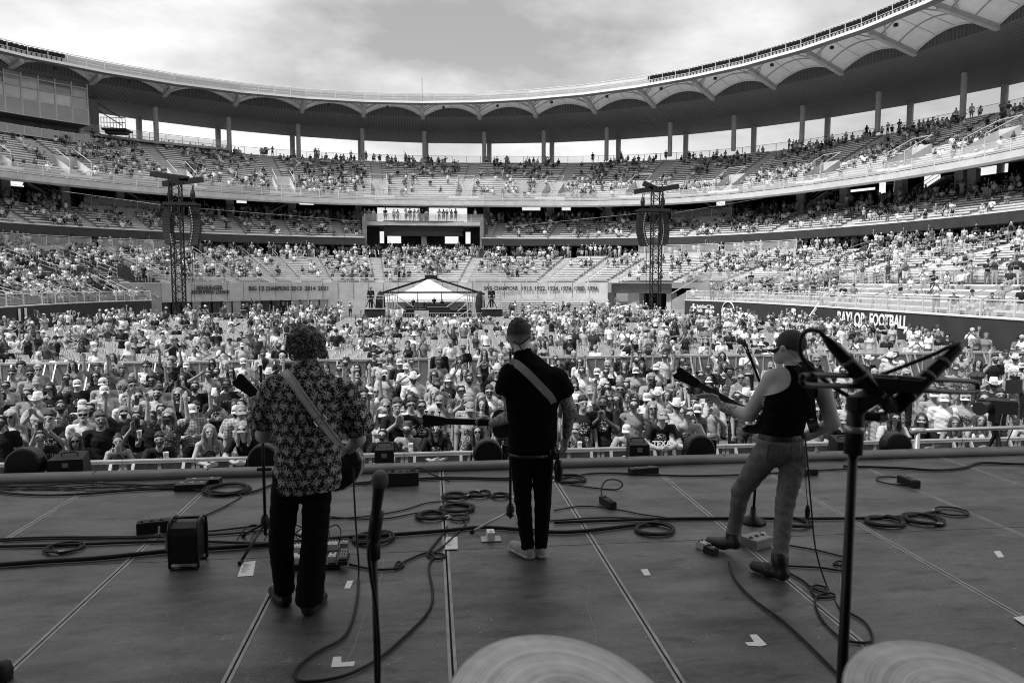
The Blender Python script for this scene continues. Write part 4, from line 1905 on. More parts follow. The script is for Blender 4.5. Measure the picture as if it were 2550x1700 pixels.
def floral(t, tcn, col, b):
    q = TN(t)
    o = tcn.outputs['Object']
    x, y, z = q.xyz(o)
    # offset grid of plant motifs
    ga = .072
    u = q.m('DIVIDE', x, ga)
    row = q.m('FLOOR', q.m('DIVIDE', z, ga * .95))
    u2 = q.m('ADD', u, q.m('MULTIPLY', q.m('MODULO', q.m('ABSOLUTE', row), 2.0), .5))
    fx = q.m('ADD', q.m('SUBTRACT', q.m('SUBTRACT', u2, q.m('FLOOR', u2)), .5), q.m('MULTIPLY', q.m('SUBTRACT', q.noise(o, 26, 2), .5), .5))
    vz = q.m('DIVIDE', z, ga * .95)
    fz = q.m('ADD', q.m('SUBTRACT', q.m('SUBTRACT', vz, q.m('FLOOR', vz)), .5), q.m('MULTIPLY', q.m('SUBTRACT', q.noise(o, 31, 2), .5), .5))
    ax = q.m('ABSOLUTE', fx)
    r = q.m('SQRT', q.m('ADD', q.m('MULTIPLY', fx, fx), q.m('MULTIPLY', fz, fz)))
    an = q.m('ARCTAN2', fz, ax)
    petal = q.m('ADD', .27, q.m('MULTIPLY', q.m('SINE', q.m('MULTIPLY', an, 9.0)), .13))
    flower = q.m('LESS_THAN', r, petal)
    stem = q.m('MULTIPLY', q.m('LESS_THAN', ax, .03), q.m('LESS_THAN', q.m('ABSOLUTE', fz), .46))
    nz = q.noise(o, 95, 3, .6)
    leaf = q.m('GREATER_THAN', q.noise(o, 58, 3, .6), .52)
    f = q.m('MULTIPLY', q.m('MAXIMUM', flower, stem), q.m('GREATER_THAN', nz, .44))
    f2 = q.m('MULTIPLY', q.m('MULTIPLY', leaf, q.m('SUBTRACT', 1.0, flower)), q.m('GREATER_THAN', nz, .47))
    return q.m('ADD', .014, q.m('ADD', q.m('MULTIPLY', f, .42), q.m('MULTIPLY', f2, .24)))


def tattoo(t, tcn, col, b):
    q = TN(t)
    nz = q.noise(tcn.outputs['Object'], 38, 4, .65)
    f = q.m('GREATER_THAN', nz, .5)
    return q.m('MULTIPLY', col, q.m('ADD', .42, q.m('MULTIPLY', f, .58)))


def jeans(t, tcn, col, b):
    q = TN(t)
    o = tcn.outputs['Object']
    x, y, z = q.xyz(o)
    wear = q.m('MULTIPLY', q.noise(o, 5, 5, .6), q.noise(o, 60, 4, .7))
    weave = q.noise(o, 420, 2, .5)
    return q.m('MULTIPLY', col, q.m('MULTIPLY', q.m('ADD', .5, q.m('MULTIPLY', wear, 2.4)), q.m('ADD', .7, q.m('MULTIPLY', weave, .6))))


MT['floral'] = mat('floral_shirt_cloth', .02, .85, .1, 8, .35, 18, spec=.2, fn=floral)
MT['black_shirt'] = mat('black_shirt_cloth', .006, .9, .2, 8, .4, 14, spec=.08)
MT['black_pants'] = mat('black_trouser_cloth', .006, .85, .2, 8, .35, 14, spec=.1)
MT['tattoo'] = mat('tattooed_skin', .36, .5, .08, 10, fn=tattoo)
MT['pale_skin'] = mat('pale_skin', .46, .5, .08, 10, .06, 60)
MT['jeans'] = mat('faded_jeans', .13, .85, .2, 10, .4, 26, fn=jeans)
MT['leather'] = mat('dark_leather', .02, .38, .3, 20, .2, 40)
MT['hair_mid'] = mat('curly_hair', .11, .42, .75, 38)
def crop_fn(t, tcn, col, b):
    q = TN(t)
    o = tcn.outputs['Object']
    x, y, z = q.xyz(o)
    zz_ = q.m('ADD', z, q.m('MULTIPLY', q.m('SUBTRACT', q.noise(o, 55, 3, .7), .5), .05))
    mr = q.n('ShaderNodeMapRange')
    mr.interpolation_type = 'SMOOTHSTEP'
    hz_ = p(1292, 846, 5.34).z
    for i, v in enumerate((hz_ - .005, hz_ + .062, .36, .035)):
        mr.inputs[i + 1].default_value = v
    q.l(zz_, mr.inputs[0])
    return q.m('MULTIPLY', mr.outputs[0], q.m('ADD', .15, q.m('MULTIPLY', q.noise(o, 120, 3, .7), 1.7)))


MT['hair_fade'] = None
MT['shoe_grey'] = mat('grey_shoe', .34, .7, .15, 16, .15, 50)
MT['cap_cloth'] = mat('worn_cap_cloth', .05, .9, .25, 20, .3, 40)
MT['strap_web'] = mat('woven_strap', .5, .8, .1, 20, fn=lambda t, tcn, col, b: (lambda q, o: q.m('MULTIPLY', col, q.m('ADD', .5, q.m('MULTIPLY', q.noise(o, 140, 1), 1.0))))(TN(t), tcn.outputs['Object']))
MT['strap_plain'] = mat('plain_strap', .34, .7, .12, 30, .2, 90)
UPV = Vector((0, 0, 1))

# --- left: curly hair, patterned shirt
B1 = Vector((PZ(728, 1520, DECK).x, 4.66, DECK))
p = local(B1)
b = Body()
Yt = 4.70
hem = p(768, 1217, Yt)
b.cone(p(766, 1005, Yt), p(768, 1195, Yt), .215, .205, SHIRT, .03, ((0, 1, 0), 1.35), cut=(hem, (0.06, 0, -1)))
b.cone(p(765, 945, Yt), p(766, 1010, Yt), .115, .20, SHIRT, .06, ((0, 1, 0), 1.35))
b.cone(p(694, 965, Yt), p(846, 972, Yt), .078, .078, SHIRT, .07)
b.cone(p(765, 914, Yt), p(766, 950, Yt), .064, .10, SHIRT, .05)
b.cone(p(680, 972, Yt), p(656, 1050, Yt + .06), .085, .103, SHIRT, .04, cut=(p(650, 1064, Yt + .06), (-.2, .05, -1)))
b.cone(p(858, 978, Yt), p(894, 1058, Yt + .06), .085, .1, SHIRT, .04, cut=(p(908, 1078, Yt + .06), (.32, .05, -1)))
b.chain([p(676, 985, Yt), p(657, 1082, Yt + .1), p(664, 1022, 5.03)], [.05, .05, .034], SKIN, .02)
hand(b, p(664, 1022, 5.03), p(640, 988, 5.08), Vector((0, 0, 1)), SKIN, .01, .8)
b.chain([p(868, 990, Yt), p(892, 1092, Yt + .14), p(862, 1128, 5.04)], [.05, .046, .033], SKIN, .02)
hand(b, p(862, 1128, 5.04), p(822, 1140, 5.06), Vector((0, .2, 1)), SKIN, .01, .6)
b.cone(p(763, 925, Yt), p(762, 882, Yt + .02), .062, .058, SKIN, .02)
b.ball(p(761, 866, Yt + .03), .092, SKIN, .03, ((1, 0, 0), 1.08))
b.cone(p(760, 880, Yt + .07), p(758, 893, Yt + .1), .06, .045, SKIN, .03)
for px in (722, 800):
    b.ball(p(px, 876, Yt + .03), .024, SKIN, .006, ((1, 0, 0), 1.8))
hc = p(761, 858, Yt + .015)
b.ball(hc, .094, HAIR, .01)
hc1 = hc.copy()
for i in range(500):
    a, e = rnd.uniform(0, 6.283), math.asin(rnd.uniform(-.75, 1))
    d = Vector((math.cos(a) * math.cos(e), math.sin(a) * math.cos(e), math.sin(e)))
    if d.y > .35 and d.z < .25:
        continue
    if d.z < -.35 and abs(d.x) > .7:
        continue
    rr = rnd.uniform(.086, .104) + (.010 if d.z > .3 else 0)
    b.ball(hc + Vector((d.x * rr * .98, d.y * rr, d.z * rr * 1.08)), rnd.uniform(.007, .0125), HAIR, .01)
b.ball(p(748, 1190, Yt), .165, PANTS, .04, ((0, 1, 0), 1.3))
aL, aR = PZ(700, 1502, DECK) - B1, PZ(770, 1522, DECK) - B1
kL, kR = p(700, 1345, 4.70), p(783, 1352, 4.68)
aL0, aR0 = Vector((p(703, 1478, 4.7).x, aL.y, .1)), Vector((p(773, 1490, 4.66).x, aR.y, .1))
b.chain([p(712, 1218, Yt), kL, aL0], [.092, .078, .066], PANTS, .008)
b.pr[-1] = b.pr[-1][:7] + ((np.array((0, 0, .075)), np.array((0, 0, -1.0))),)
b.chain([p(790, 1218, Yt), kR, aR0], [.092, .082, .088], PANTS, .008)
b.pr[-1] = b.pr[-1][:7] + ((np.array((0, 0, .06)), np.array((0, 0, -1.0))),)
b.chain([aL0 + Vector((.01, -.03, -.06)), aL0 + Vector((-.03, .05, -.06)), aL0 + Vector((-.09, .14, -.07))], [.046, .05, .043], SHOE, .02)
b.chain([aR0 + Vector((0, -.04, -.06)), aR0 + Vector((.02, .05, -.06)), aR0 + Vector((.05, .15, -.07))], [.048, .05, .043], SHOE, .02)
m1 = place_person(b, B1, .0072, [MT['pale_skin'], MT['floral'], MT['black_pants'], MT['leather'], MT['hair_mid']],
                  'guitarist with curly hair in a dark floral short sleeved shirt and black flared trousers', .0022, (SHIRT, PANTS))
b1 = b
m = MB()
for i in range(430):
    a, e = rnd.uniform(0, 6.283), math.asin(rnd.uniform(-.6, 1))
    d = Vector((math.cos(a) * math.cos(e), math.sin(a) * math.cos(e), math.sin(e)))
    if d.y > .4 and d.z < .25 or d.z < -.3 and abs(d.x) > .75:
        continue
    t1 = d.cross(Vector((rnd.gauss(0, 1), rnd.gauss(0, 1), rnd.gauss(0, 1)))).normalized()
    t2 = d.cross(t1)
    r0 = rnd.uniform(.096, .106)
    ph, rad, ln = rnd.uniform(0, 6.28), rnd.uniform(.006, .013), rnd.uniform(.03, .06)
    pts = []
    for k in range(9):
        f = k / 8
        base = d * (r0 + .016 * math.sin(f * 3.1)) + t1 * (ln * (f - .5)) - Vector((0, 0, .018 * f * f))
        an = ph + f * 6.0
        pts.append(hc1 + Vector((base.x, base.y, base.z * 1.06)) + t2 * (rad * math.cos(an)) + d * (rad * .6 * math.sin(an)))
    m.tube(pts, .004, 4, rs=[.0022 + .0026 * math.sin(math.pi * min(1, .15 + .8 * k / 8)) for k in range(9)])
m.build('hair', MT['hair_mid'], m1, local=True, smooth=True)
# shirt collar band
m = MB()
m.tube([p(728, 922, Yt - .05), p(765, 915, Yt - .075), p(803, 925, Yt - .05)], .012, 6)
co = m.build('collar', MT['floral'], m1, local=True, smooth=True)

# --- middle: short hair, black shirt, tattooed arms
B2 = Vector((PZ(1320, 1395, DECK).x, 5.30, DECK))
p = local(B2)
b = Body()
Yt = 5.34
b.cone(p(1325, 975, Yt), p(1328, 1085, Yt), .186, .180, SHIRT, .03, ((0, 1, 0), 1.4), cut=(p(1325, 1133, Yt), (0, 0, -1)))
b.cone(p(1320, 925, Yt), p(1325, 985, Yt), .13, .182, SHIRT, .06, ((0, 1, 0), 1.4))
b.cone(p(1276, 930, Yt), p(1383, 941, Yt), .072, .072, SHIRT, .07)
b.cone(p(1303, 882, Yt), p(1316, 925, Yt), .068, .115, SHIRT, .05)
b.cone(p(1269, 932, Yt), p(1262, 966, Yt), .078, .088, SHIRT, .04, cut=(p(1260, 983, Yt), (-.12, 0, -1)))
b.cone(p(1389, 945, Yt), p(1402, 970, Yt), .078, .085, SHIRT, .04, cut=(p(1407, 986, Yt), (.45, 0, -1)))
b.chain([p(1268, 940, Yt), p(1274, 1034, Yt + .06), p(1228, 1053, 5.66)], [.056, .054, .036], EX1, .02)
hand(b, p(1228, 1053, 5.66), p(1193, 1046, 5.73), Vector((-.3, 0, 1)), SKIN, .0105, .9)
b.chain([p(1394, 950, Yt), p(1418, 1018, Yt - .01), p(1411, 1082, Yt + .07)], [.054, .052, .034], EX1, .02)
hand(b, p(1411, 1082, Yt + .07), p(1405, 1126, Yt + .1), Vector((-.4, 1, 0)), SKIN, .0105, .35)
b.cone(p(1303, 890, Yt), p(1298, 852, Yt + .015), .064, .058, SKIN, .02)
b.ball(p(1292, 829, Yt + .03), .094, SKIN, .02, ((1, 0, 0), 1.1))
b.cone(p(1288, 842, Yt + .07), p(1284, 854, Yt + .1), .06, .045, SKIN, .03)
for px in (1264, 1321):
    b.ball(p(px, 842, Yt + .04), .025, SKIN, .006, ((1, 0, 0), 1.8))
b.ball(p(1292, 828, Yt + .028), .0975, EX2, .012, ((1, 0, 0), 1.1), cut=(p(1292, 851, Yt), (.1, .25, -1)))
hc = p(1291, 824, Yt + .03)
for i in range(60):
    a, e = rnd.uniform(0, 6.283), rnd.uniform(.45, 1.5)
    d = Vector((math.cos(a) * math.cos(e), math.sin(a) * math.cos(e), math.sin(e)))
    b.ball(hc + Vector((d.x * .082, d.y * .092, d.z * .093)), rnd.uniform(.005, .009), EX2, .012)
b.ball(p(1323, 1118, Yt), .168, PANTS, .04, ((0, 1, 0), 1.35))
aL, aR = PZ(1318, 1390, DECK) - B2, PZ(1348, 1388, DECK) - B2
aL0, aR0 = Vector((aL.x - .01, aL.y + .02, .1)), Vector((aR.x, aR.y + .02, .1))
b.chain([p(1298, 1135, Yt), p(1302, 1245, Yt + .02), aL0], [.086, .064, .05], PANTS, .008)
b.pr[-1] = b.pr[-1][:7] + ((np.array((0, 0, .075)), np.array((0, 0, -1.0))),)
b.chain([p(1350, 1135, Yt), p(1352, 1250, Yt), aR0], [.086, .064, .05], PANTS, .008)
b.pr[-1] = b.pr[-1][:7] + ((np.array((0, 0, .075)), np.array((0, 0, -1.0))),)
b.chain([aL0 + Vector((.01, -.02, -.055)), aL0 + Vector((-.035, .07, -.055)), aL0 + Vector((-.09, .16, -.062))], [.045, .05, .042], SHOE, .02)
b.chain([aR0 + Vector((0, -.02, -.055)), aR0 + Vector((.0, .08, -.055)), aR0 + Vector((.02, .17, -.062))], [.045, .048, .042], SHOE, .02)
MT['hair_fade'] = mat('cropped_hair', .1, .7, 0, fn=crop_fn, bump=.6, bscale=160)
for q_ in list(b.pr):
    if q_[4] == SHOE:
        b.pr.append(q_[:2] + (q_[2] + .004, q_[3] + .004, 7, .003, None, (np.array((0, 0, .03)), np.array((0, 0, 1.0)))))
m2 = place_person(b, B2, .0072, [MT['pale_skin'], MT['black_shirt'], MT['black_pants'], MT['shoe_grey'], HR[0], MT['tattoo'], MT['hair_fade'], MT['white_paint']],
                  'singer with cropped hair and tattooed arms in black shirt, jeans and pale shoes', .0022, (SHIRT, PANTS))
b2 = b
m = MB()
m.tube([p(1321, 838, Yt - .045), p(1305, 852, Yt - .06), p(1292, 858, Yt - .068)], .004, 6)
m.tube([p(1278, 850, Yt - .05), p(1292, 858, Yt - .068), p(1303, 875, Yt - .075)], .004, 6)
m.build('earpiece_cable', MT['rubber'], m2, local=True)
m = MB()
m.tube([p(1384, 1108, Yt - .06), p(1392, 1125, Yt - .08), p(1390, 1150, Yt - .085)], .006, 6)
m.lathe([(0, -.09), (.024, -.075), (.032, -.02), (.032, .03), (.024, .075), (0, .085)], p(1391, 1170, Yt - .09), 12)
m.box(p(1378, 1128, Yt - .1), (.06, .03, .09))
m.build('belt_pack', MT['black_gloss'], m2, local=True, smooth=True)
# belt
m = MB()
ring_ = [Vector((0.0 + p(1325, 1128, Yt).x + .166 * math.cos(a), p(1325, 1128, Yt).y + .128 * math.sin(a), p(1325, 1128, Yt).z)) for a in [k * math.pi / 12 for k in range(25)]]
m.tube(ring_, .012, 6)
m.build('belt', MT['leather'], m2, local=True)

# --- right: cap, black vest, faded jeans, one foot on a pedal
B3 = Vector((PZ(1880, 1420, DECK).x, 4.95, DECK))
p = local(B3)
b = Body()
b.cone(p(1945, 1085, 4.98), p(1964, 1000, 4.95), .150, .160, SHIRT, .03, ((0, 1, 0), 1.35), cut=(p(1943, 1094, 4.98), (0.1, 0, -1)))
b.cone(p(1964, 1000, 4.95), p(1995, 945, 4.94), .155, .115, SHIRT, .04, ((0, 1, 0), 1.3))
b.cone(p(1982, 965, 4.93), p(2003, 918, 4.93), .105, .07, SHIRT, .02, ((0, 1, 0), 1.25))
b.cone(p(1930, 942, 4.99), p(2040, 962, 4.92), .072, .072, SKIN, .04)
b.cone(p(1950, 975, 4.95), p(1955, 945, 4.97), .10, .08, SKIN, .04, ((0, 1, 0), 1.2))
b.chain([p(1922, 945, 5.0), p(1866, 1032, 5.12), p(1800, 1014, 5.38)], [.066, .050, .036], SKIN, .025)
b.cone(p(1838, 1024, 5.23), p(1806, 1015, 5.35), .046, .040, EX1, .004)
hand(b, p(1800, 1014, 5.38), p(1752, 968, 5.46), Vector((-.7, 0, 1)), SKIN, .0108, .8)
b.chain([p(2046, 965, 4.92), p(2073, 1052, 4.93), p(2012, 1085, 5.2)], [.064, .05, .036], SKIN, .025)
hand(b, p(2012, 1085, 5.2), p(1965, 1080, 5.24), Vector((0, .3, 1)), SKIN, .0105, .6)
b.cone(p(1988, 925, 4.95), p(1972, 888, 4.97), .07, .06, SKIN, .03)
b.ball(p(1968, 866, 4.98), .094, SKIN, .02)
b.cone(p(1953, 880, 5.0), p(1940, 893, 5.02), .055, .04, SKIN, .03)
b.cone(p(1936, 876, 5.02), p(1931, 884, 5.03), .012, .015, SKIN, .012)
b.ball(p(1949, 868, 4.90), .026, SKIN, .006, ((.6, -.8, 0), 1.8))
b.ball(p(1971, 856, 4.98), .104, EX2, .01, None, cut=(p(1971, 872, 4.98), (.25, .1, -1)))
b.cone(p(1946, 868, 5.0), p(1925, 875, 5.03), .064, .05, EX2, .008, ((.33, 0, 1), 5.5))
b.ball(p(1943, 1108, 4.98), .166, PANTS, .04, ((0, 1, 0), 1.3), cut=(p(1943, 1089, 4.98), (-.1, 0, 1)))
fL = PZ(1800, 1385, DECK) - B3
fR = PZ(1938, 1450, DECK) - B3
aL0, aR0 = p(1826, 1330, 5.28), Vector((fR.x + .03, fR.y + .05, .13))
b.chain([p(1905, 1135, 5.0), p(1846, 1222, 5.2), aL0], [.1, .068, .05], PANTS, .02)
b.chain([p(1978, 1140, 4.95), p(1955, 1250, 4.9), aR0], [.096, .066, .052], PANTS, .02)
hl = p(1830, 1368, 5.24)
hl.z = max(hl.z, .085)
b.chain([aL0, hl + Vector((0, 0, .02)), p(1800, 1352, 5.33), p(1768, 1346, 5.43)], [.054, .048, .046, .036], SHOE, .02)
b.chain([aR0 + Vector((0, 0, .02)), aR0 + Vector((.01, -.03, -.075)), aR0 + Vector((-.05, .06, -.078)), aR0 + Vector((-.11, .15, -.085))], [.056, .045, .047, .038], SHOE, .02)
m3 = place_person(b, B3, .0072, [MT['pale_skin'], MT['black_shirt'], MT['jeans'], MT['leather'], HR[0], MT['tattoo'], MT['cap_cloth']],
                  'bass player in dark cap, black sleeveless vest and ripped faded jeans, foot on pedal', .0024, (SHIRT, PANTS))
b3 = b
# armholes of the vest: clean curved borders between cloth and skin
me_ = m3.data
nf = len(me_.polygons)
cn = np.zeros(nf * 3, np.float32)
me_.polygons.foreach_get('center', cn)
cn = cn.reshape(-1, 3) + np.array(B3) - np.array((0, 0, CAMH))
w_ = cn @ np.array(CF)
qx = 1275 + FPX * (cn @ np.array(CR)) / w_
qy = 850 - FPX * (cn @ np.array(CU)) / w_
mi = np.zeros(nf, np.int32)
me_.polygons.foreach_get('material_index', mi)
xc = np.interp(qy, (905, 915, 925, 938, 952, 964, 974, 982, 988), (1950, 1960, 1968, 1972, 1971, 1965, 1952, 1932, 1900))
xr_ = np.interp(qy, (905, 930, 960, 1000, 1040), (2022, 2036, 2038, 2036, 2040))
tor = (cn[:, 1] < 5.13) & (qy > 910) & (qy < 1070) & ((mi == SKIN) | (mi == SHIRT))
skn = tor & (qx < xc) & (qy < 988)
sht = tor & ~skn & (qx < xr_) & (qx > 1885) & ((mi == SHIRT) | (qy < 990) & (qx > xc))
mi[skn] = SKIN
mi[sht] = SHIRT
me_.polygons.foreach_set('material_index', mi)
m = MB()
m.tube([p(1953, 862, 4.885), p(1962, 880, 4.87), p(1985, 905, 4.865), p(2000, 915, 4.87)], .003, 5)
m.tube([p(1955, 905, 4.90), p(1980, 897, 4.875), p(2005, 905, 4.9)], .003, 5)
m.build('earpiece_cable', MT['rail'], m3, local=True)
hm = [march(b, B3, q_.x, q_.y, .003) for q_ in spline([Vector((x_, y_, 0)) for x_, y_ in ((1955, 911), (1966, 922), (1972, 938), (1971, 952), (1965, 964), (1952, 974), (1932, 982), (1908, 987))], 5)]
m = MB()
m.tube([v for v in hm if v is not None], .0065, 6)
m.build('vest_hem', MT['black_shirt'], m3, local=True, smooth=True)
m, pts = strap(b, B3, [(1890, 1085), (1920, 1092), (1955, 1095), (1995, 1090)], .035, 5, m3, None)
m.build('belt', MT['leather'], m3, local=True)
m = MB()
for (pxs) in ([(1915, 1105), (1945, 1110), (1948, 1145), (1925, 1152), (1908, 1140), (1915, 1105)], [(1972, 1112), (2000, 1108), (1998, 1142), (1978, 1148), (1970, 1140), (1972, 1112)]):
    q = [march(b, B3, x, y, .004) for x, y in pxs]
    if all(v is not None for v in q):
        m.tube(q, .004, 5)
m.build('pocket_seam', MT['denim'], m3, local=True)


# --- guitars
def guitar(name, label, c, tip, normal, mats, blen=.46, bw=.18, thick=.09, bass=False, peg=MT['chrome'], binding=None):
    c, tip = Vector(c), Vector(tip)
    ex = (tip - c).normalized()
    n = Vector(normal)
    ez = (n - ex * n.dot(ex)).normalized()
    ey = ez.cross(ex)
    R3 = Matrix((ex, ey, ez)).transposed()
    ln = (tip - c).length
    half = [(-.53, 0), (-.52, .25), (-.48, .55), (-.4, .82), (-.28, .97), (-.15, 1.0), (-.03, .9), (.08, .73), (.18, .66), (.28, .70), (.36, .72), (.43, .6), (.47, .35), (.48, 0)]
    if bass:
        half = [(-.5, 0), (-.5, .4), (-.46, .75), (-.36, .98), (-.2, 1.0), (-.05, .8), (.08, .7), (.2, .75), (.34, .95), (.46, 1.0), (.52, .88), (.48, .62), (.36, .42), (.34, 0)]
    outl = [(x * blen, y * bw) for x, y in half] + [(x * blen, -y * bw) for x, y in reversed(half[1:-1])]
    root = thing(name, label, 'guitar', c)

    def W(x, y, z):
        return R3 @ Vector((x, y, z))
    m = MB()
    k = len(outl)
    prof = [(.94, -thick / 2), (1.0, -thick / 2 + .012), (1.0, thick / 2 - .012), (.94, thick / 2)]
    b0 = len(m.v)
    for (f, z) in prof:
        for (x, y) in outl:
            m.v.append(tuple(W(x * f, y * f, z)))
    for i in range(len(prof) - 1):
        for j in range(k):
            a, b_ = b0 + i * k + j, b0 + i * k + (j + 1) % k
            m.f.append((a, b_, b_ + k, a + k))
            m.m.append(0)
    m.f.append(tuple(b0 + j for j in reversed(range(k))))
    m.f.append(tuple(b0 + 3 * k + j for j in range(k)))
    m.m += [0, 0]
    body = m.build('body', mats[0], root, local=True, smooth=False)
    if binding:
        m = MB()
        for z in (-thick / 2 + .006, thick / 2 - .006):
            m.tube([W(x * 1.0, y * 1.0, z) for x, y in outl + outl[:1]], .005, 5)
        m.build('binding', binding, body, local=True)
    m = MB()
    hl_ = .19 if not bass else .2
    x0, x1 = blen * .3, ln - hl_
    m.box(W((x0 + x1) / 2, 0, thick / 2 - .02), (x1 - x0, .048, .03), R3)
    m.build('neck', mats[1], root, local=True)
    m = MB()
    for k2 in range(14):
        x = x1 - (x1 - x0) * (1 - 2 ** (-(k2 + 1) / 12)) * 1.6
        if x > x0 + .02:
            m.box(W(x, 0, thick / 2 - .003), (.003, .048, .004), R3)
    m.build('fret_set', MT['steel'], root, local=True)
    m = MB()
    zh = thick / 2 - .035
    ol = [(0, .028), (.03, .036), (.09, .042), (hl_ - .02, .05), (hl_, .034), (hl_ - .012, 0)]
    ol = ol + [(x, -y) for x, y in reversed(ol[:-1])]
    for z in (-.009, .009):
        m.quad(*[W(x1 + x, y, zh + z) for x, y in (ol if z > 0 else ol[::-1])])
    for i in range(len(ol)):
        a_, c_ = ol[i], ol[(i + 1) % len(ol)]
        m.quad(W(x1 + a_[0], a_[1], zh + .009), W(x1 + a_[0], a_[1], zh - .009), W(x1 + c_[0], c_[1], zh - .009), W(x1 + c_[0], c_[1], zh + .009))
    hd = m.build('headstock', mats[2], root, local=True)
    for i in range(3 if not bass else 2):
        for sy in (-1, 1):
            m = MB()
            x = x1 + hl_ * (.25 + .28 * i)
            m.tube([W(x, sy * .042, thick / 2 - .035), W(x, sy * .065, thick / 2 - .035)], .005, 6)
            m.box(W(x, sy * .073, thick / 2 - .035), (.026, .016, .012), R3)
            m.build('tuning_peg', peg, hd, local=True)
    m = MB()
    for i in range(6 if not bass else 4):
        y = (i - (2.5 if not bass else 1.5)) * (.007 if not bass else .011)
        m.bar(W(-blen * .2, y * 1.3, thick / 2 + .008), W(x1, y, thick / 2 + .003), .0015)
    m.build('string_set', MT['steel'], root, local=True)
    m = MB()
    m.box(W(-blen * .22, 0, thick / 2 + .006), (.03, .12, .014), R3)
    m.build('bridge', MT['black'], root, local=True)
    m = MB()
    m.lathe([(.008, 0), (.01, .02), (.006, .022), (0, .022)], W(-blen * .53, 0, 0), 10, Matrix.Rotation(R(-90), 3, 'Y'))
    m.build('strap_button', MT['chrome'], root, local=True)
    return root


MT['guitar_dark'] = mat('dark_guitar_lacquer', .02, .2, .3, 5, coat=.5)
MT['guitar_back'] = mat('guitar_back_wood', .035, .25, .4, 9, coat=.4)
MT['neck_wood'] = mat('neck_wood', .05, .35, .3, 14)
g1 = guitar('acoustic_guitar', 'dark acoustic guitar with pale binding played by the floral shirted guitarist', P(822, 1140, 5.02), P(586, 940, 5.10), (0, 1, .1),
            (MT['guitar_dark'], MT['neck_wood'], MT['guitar_dark']), .44, .175, .085, binding=MT['rail'], peg=MT['white_paint'])
g2 = guitar('electric_guitar', 'dark hollow guitar held with neck level by the singer in black', P(1290, 1055, 5.60), P(1052, 1046, 5.80), (0, 1, .05),
            (MT['guitar_dark'], MT['black_gloss'], MT['black_gloss']), .42, .165, .06, binding=MT['galv'])
g3 = guitar('bass_guitar', 'dark bass guitar with raised headstock played by the bassist in the cap', P(1930, 1062, 5.25), P(1681, 925, 5.52), (.15, 1, 0),
            (MT['guitar_dark'], MT['neck_wood'], MT['guitar_dark']), .40, .15, .045, bass=True)
# straps belong to their guitars
def put_strap(root, body, base, pix, width, mt, n=9):
    m, pts = strap(body, base, pix, width, n, None, mt)
    sh = Vector(base) - Vector(root.location)
    m.v = [tuple(Vector(v) + sh) for v in m.v]
    o = m.build('strap', mt, root, local=True, smooth=False)
    return o, [q + sh for q in pts]


o1, pt1 = put_strap(g1, b1, B1, [(708, 925), (725, 945), (765, 1003), (812, 1066), (845, 1110), (878, 1158)], .055, MT['strap_web'])
m = MB()
q = pt1[len(pt1) * 53 // 100]
vw = (Vector((0, 0, CAMH)) - g1.location - q).normalized()
d = (pt1[len(pt1) * 58 // 100] - pt1[len(pt1) * 48 // 100]).normalized()
s_ = d.cross(vw).normalized()
q = q + vw * .01
cs = [q + d * .022 + s_ * .036, q + d * .022 - s_ * .036, q - d * .022 - s_ * .036, q - d * .022 + s_ * .036]
m.tube(cs + cs[:1], .004, 6)
m.build('strap_buckle', MT['chrome'], o1, local=True)
m = MB()
for dx in (-.018, .018):
    pts_ = [a + vw * .006 + d.cross(vw).normalized() * dx for a in pt1]
    m.tube(pts_, .004, 5)
m.build('strap_stitching', MT['strap_plain'], o1, local=True)
m = MB()
e_ = pt1[-1]
m.bar(e_ - d * .06 + vw * .008, e_ + d * .055 + vw * .004, .075, .012, up=vw)
m.build('strap_end', MT['leather'], o1, local=True)
o2, pt2 = put_strap(g2, b2, B2, [(1268, 905), (1285, 905), (1310, 925), (1340, 955), (1368, 985), (1378, 1003)], .058, MT['strap_plain'])
o3, pt3 = put_strap(g3, b3, B3, [(1985, 908), (2000, 925), (2010, 960), (2016, 1000), (2020, 1040), (2030, 1075)], .075, MT['leather'])
m = MB()
vw = (Vector((0, 0, CAMH)) - g3.location - pt3[-1]).normalized()
for k in range(6):
    a = pt3[-2].lerp(pt3[-9], k / 5) + vw * .01
    m.bar(a - Vector((.016, 0, 0)), a + Vector((.016, 0, .004)), .005)
m.build('strap_slot', MT['rail'], o3, local=True)
# ------------------------------------------------------------------ the stage
def D(px, py, h=.0):
    return PZ(px, py, DECK + h)


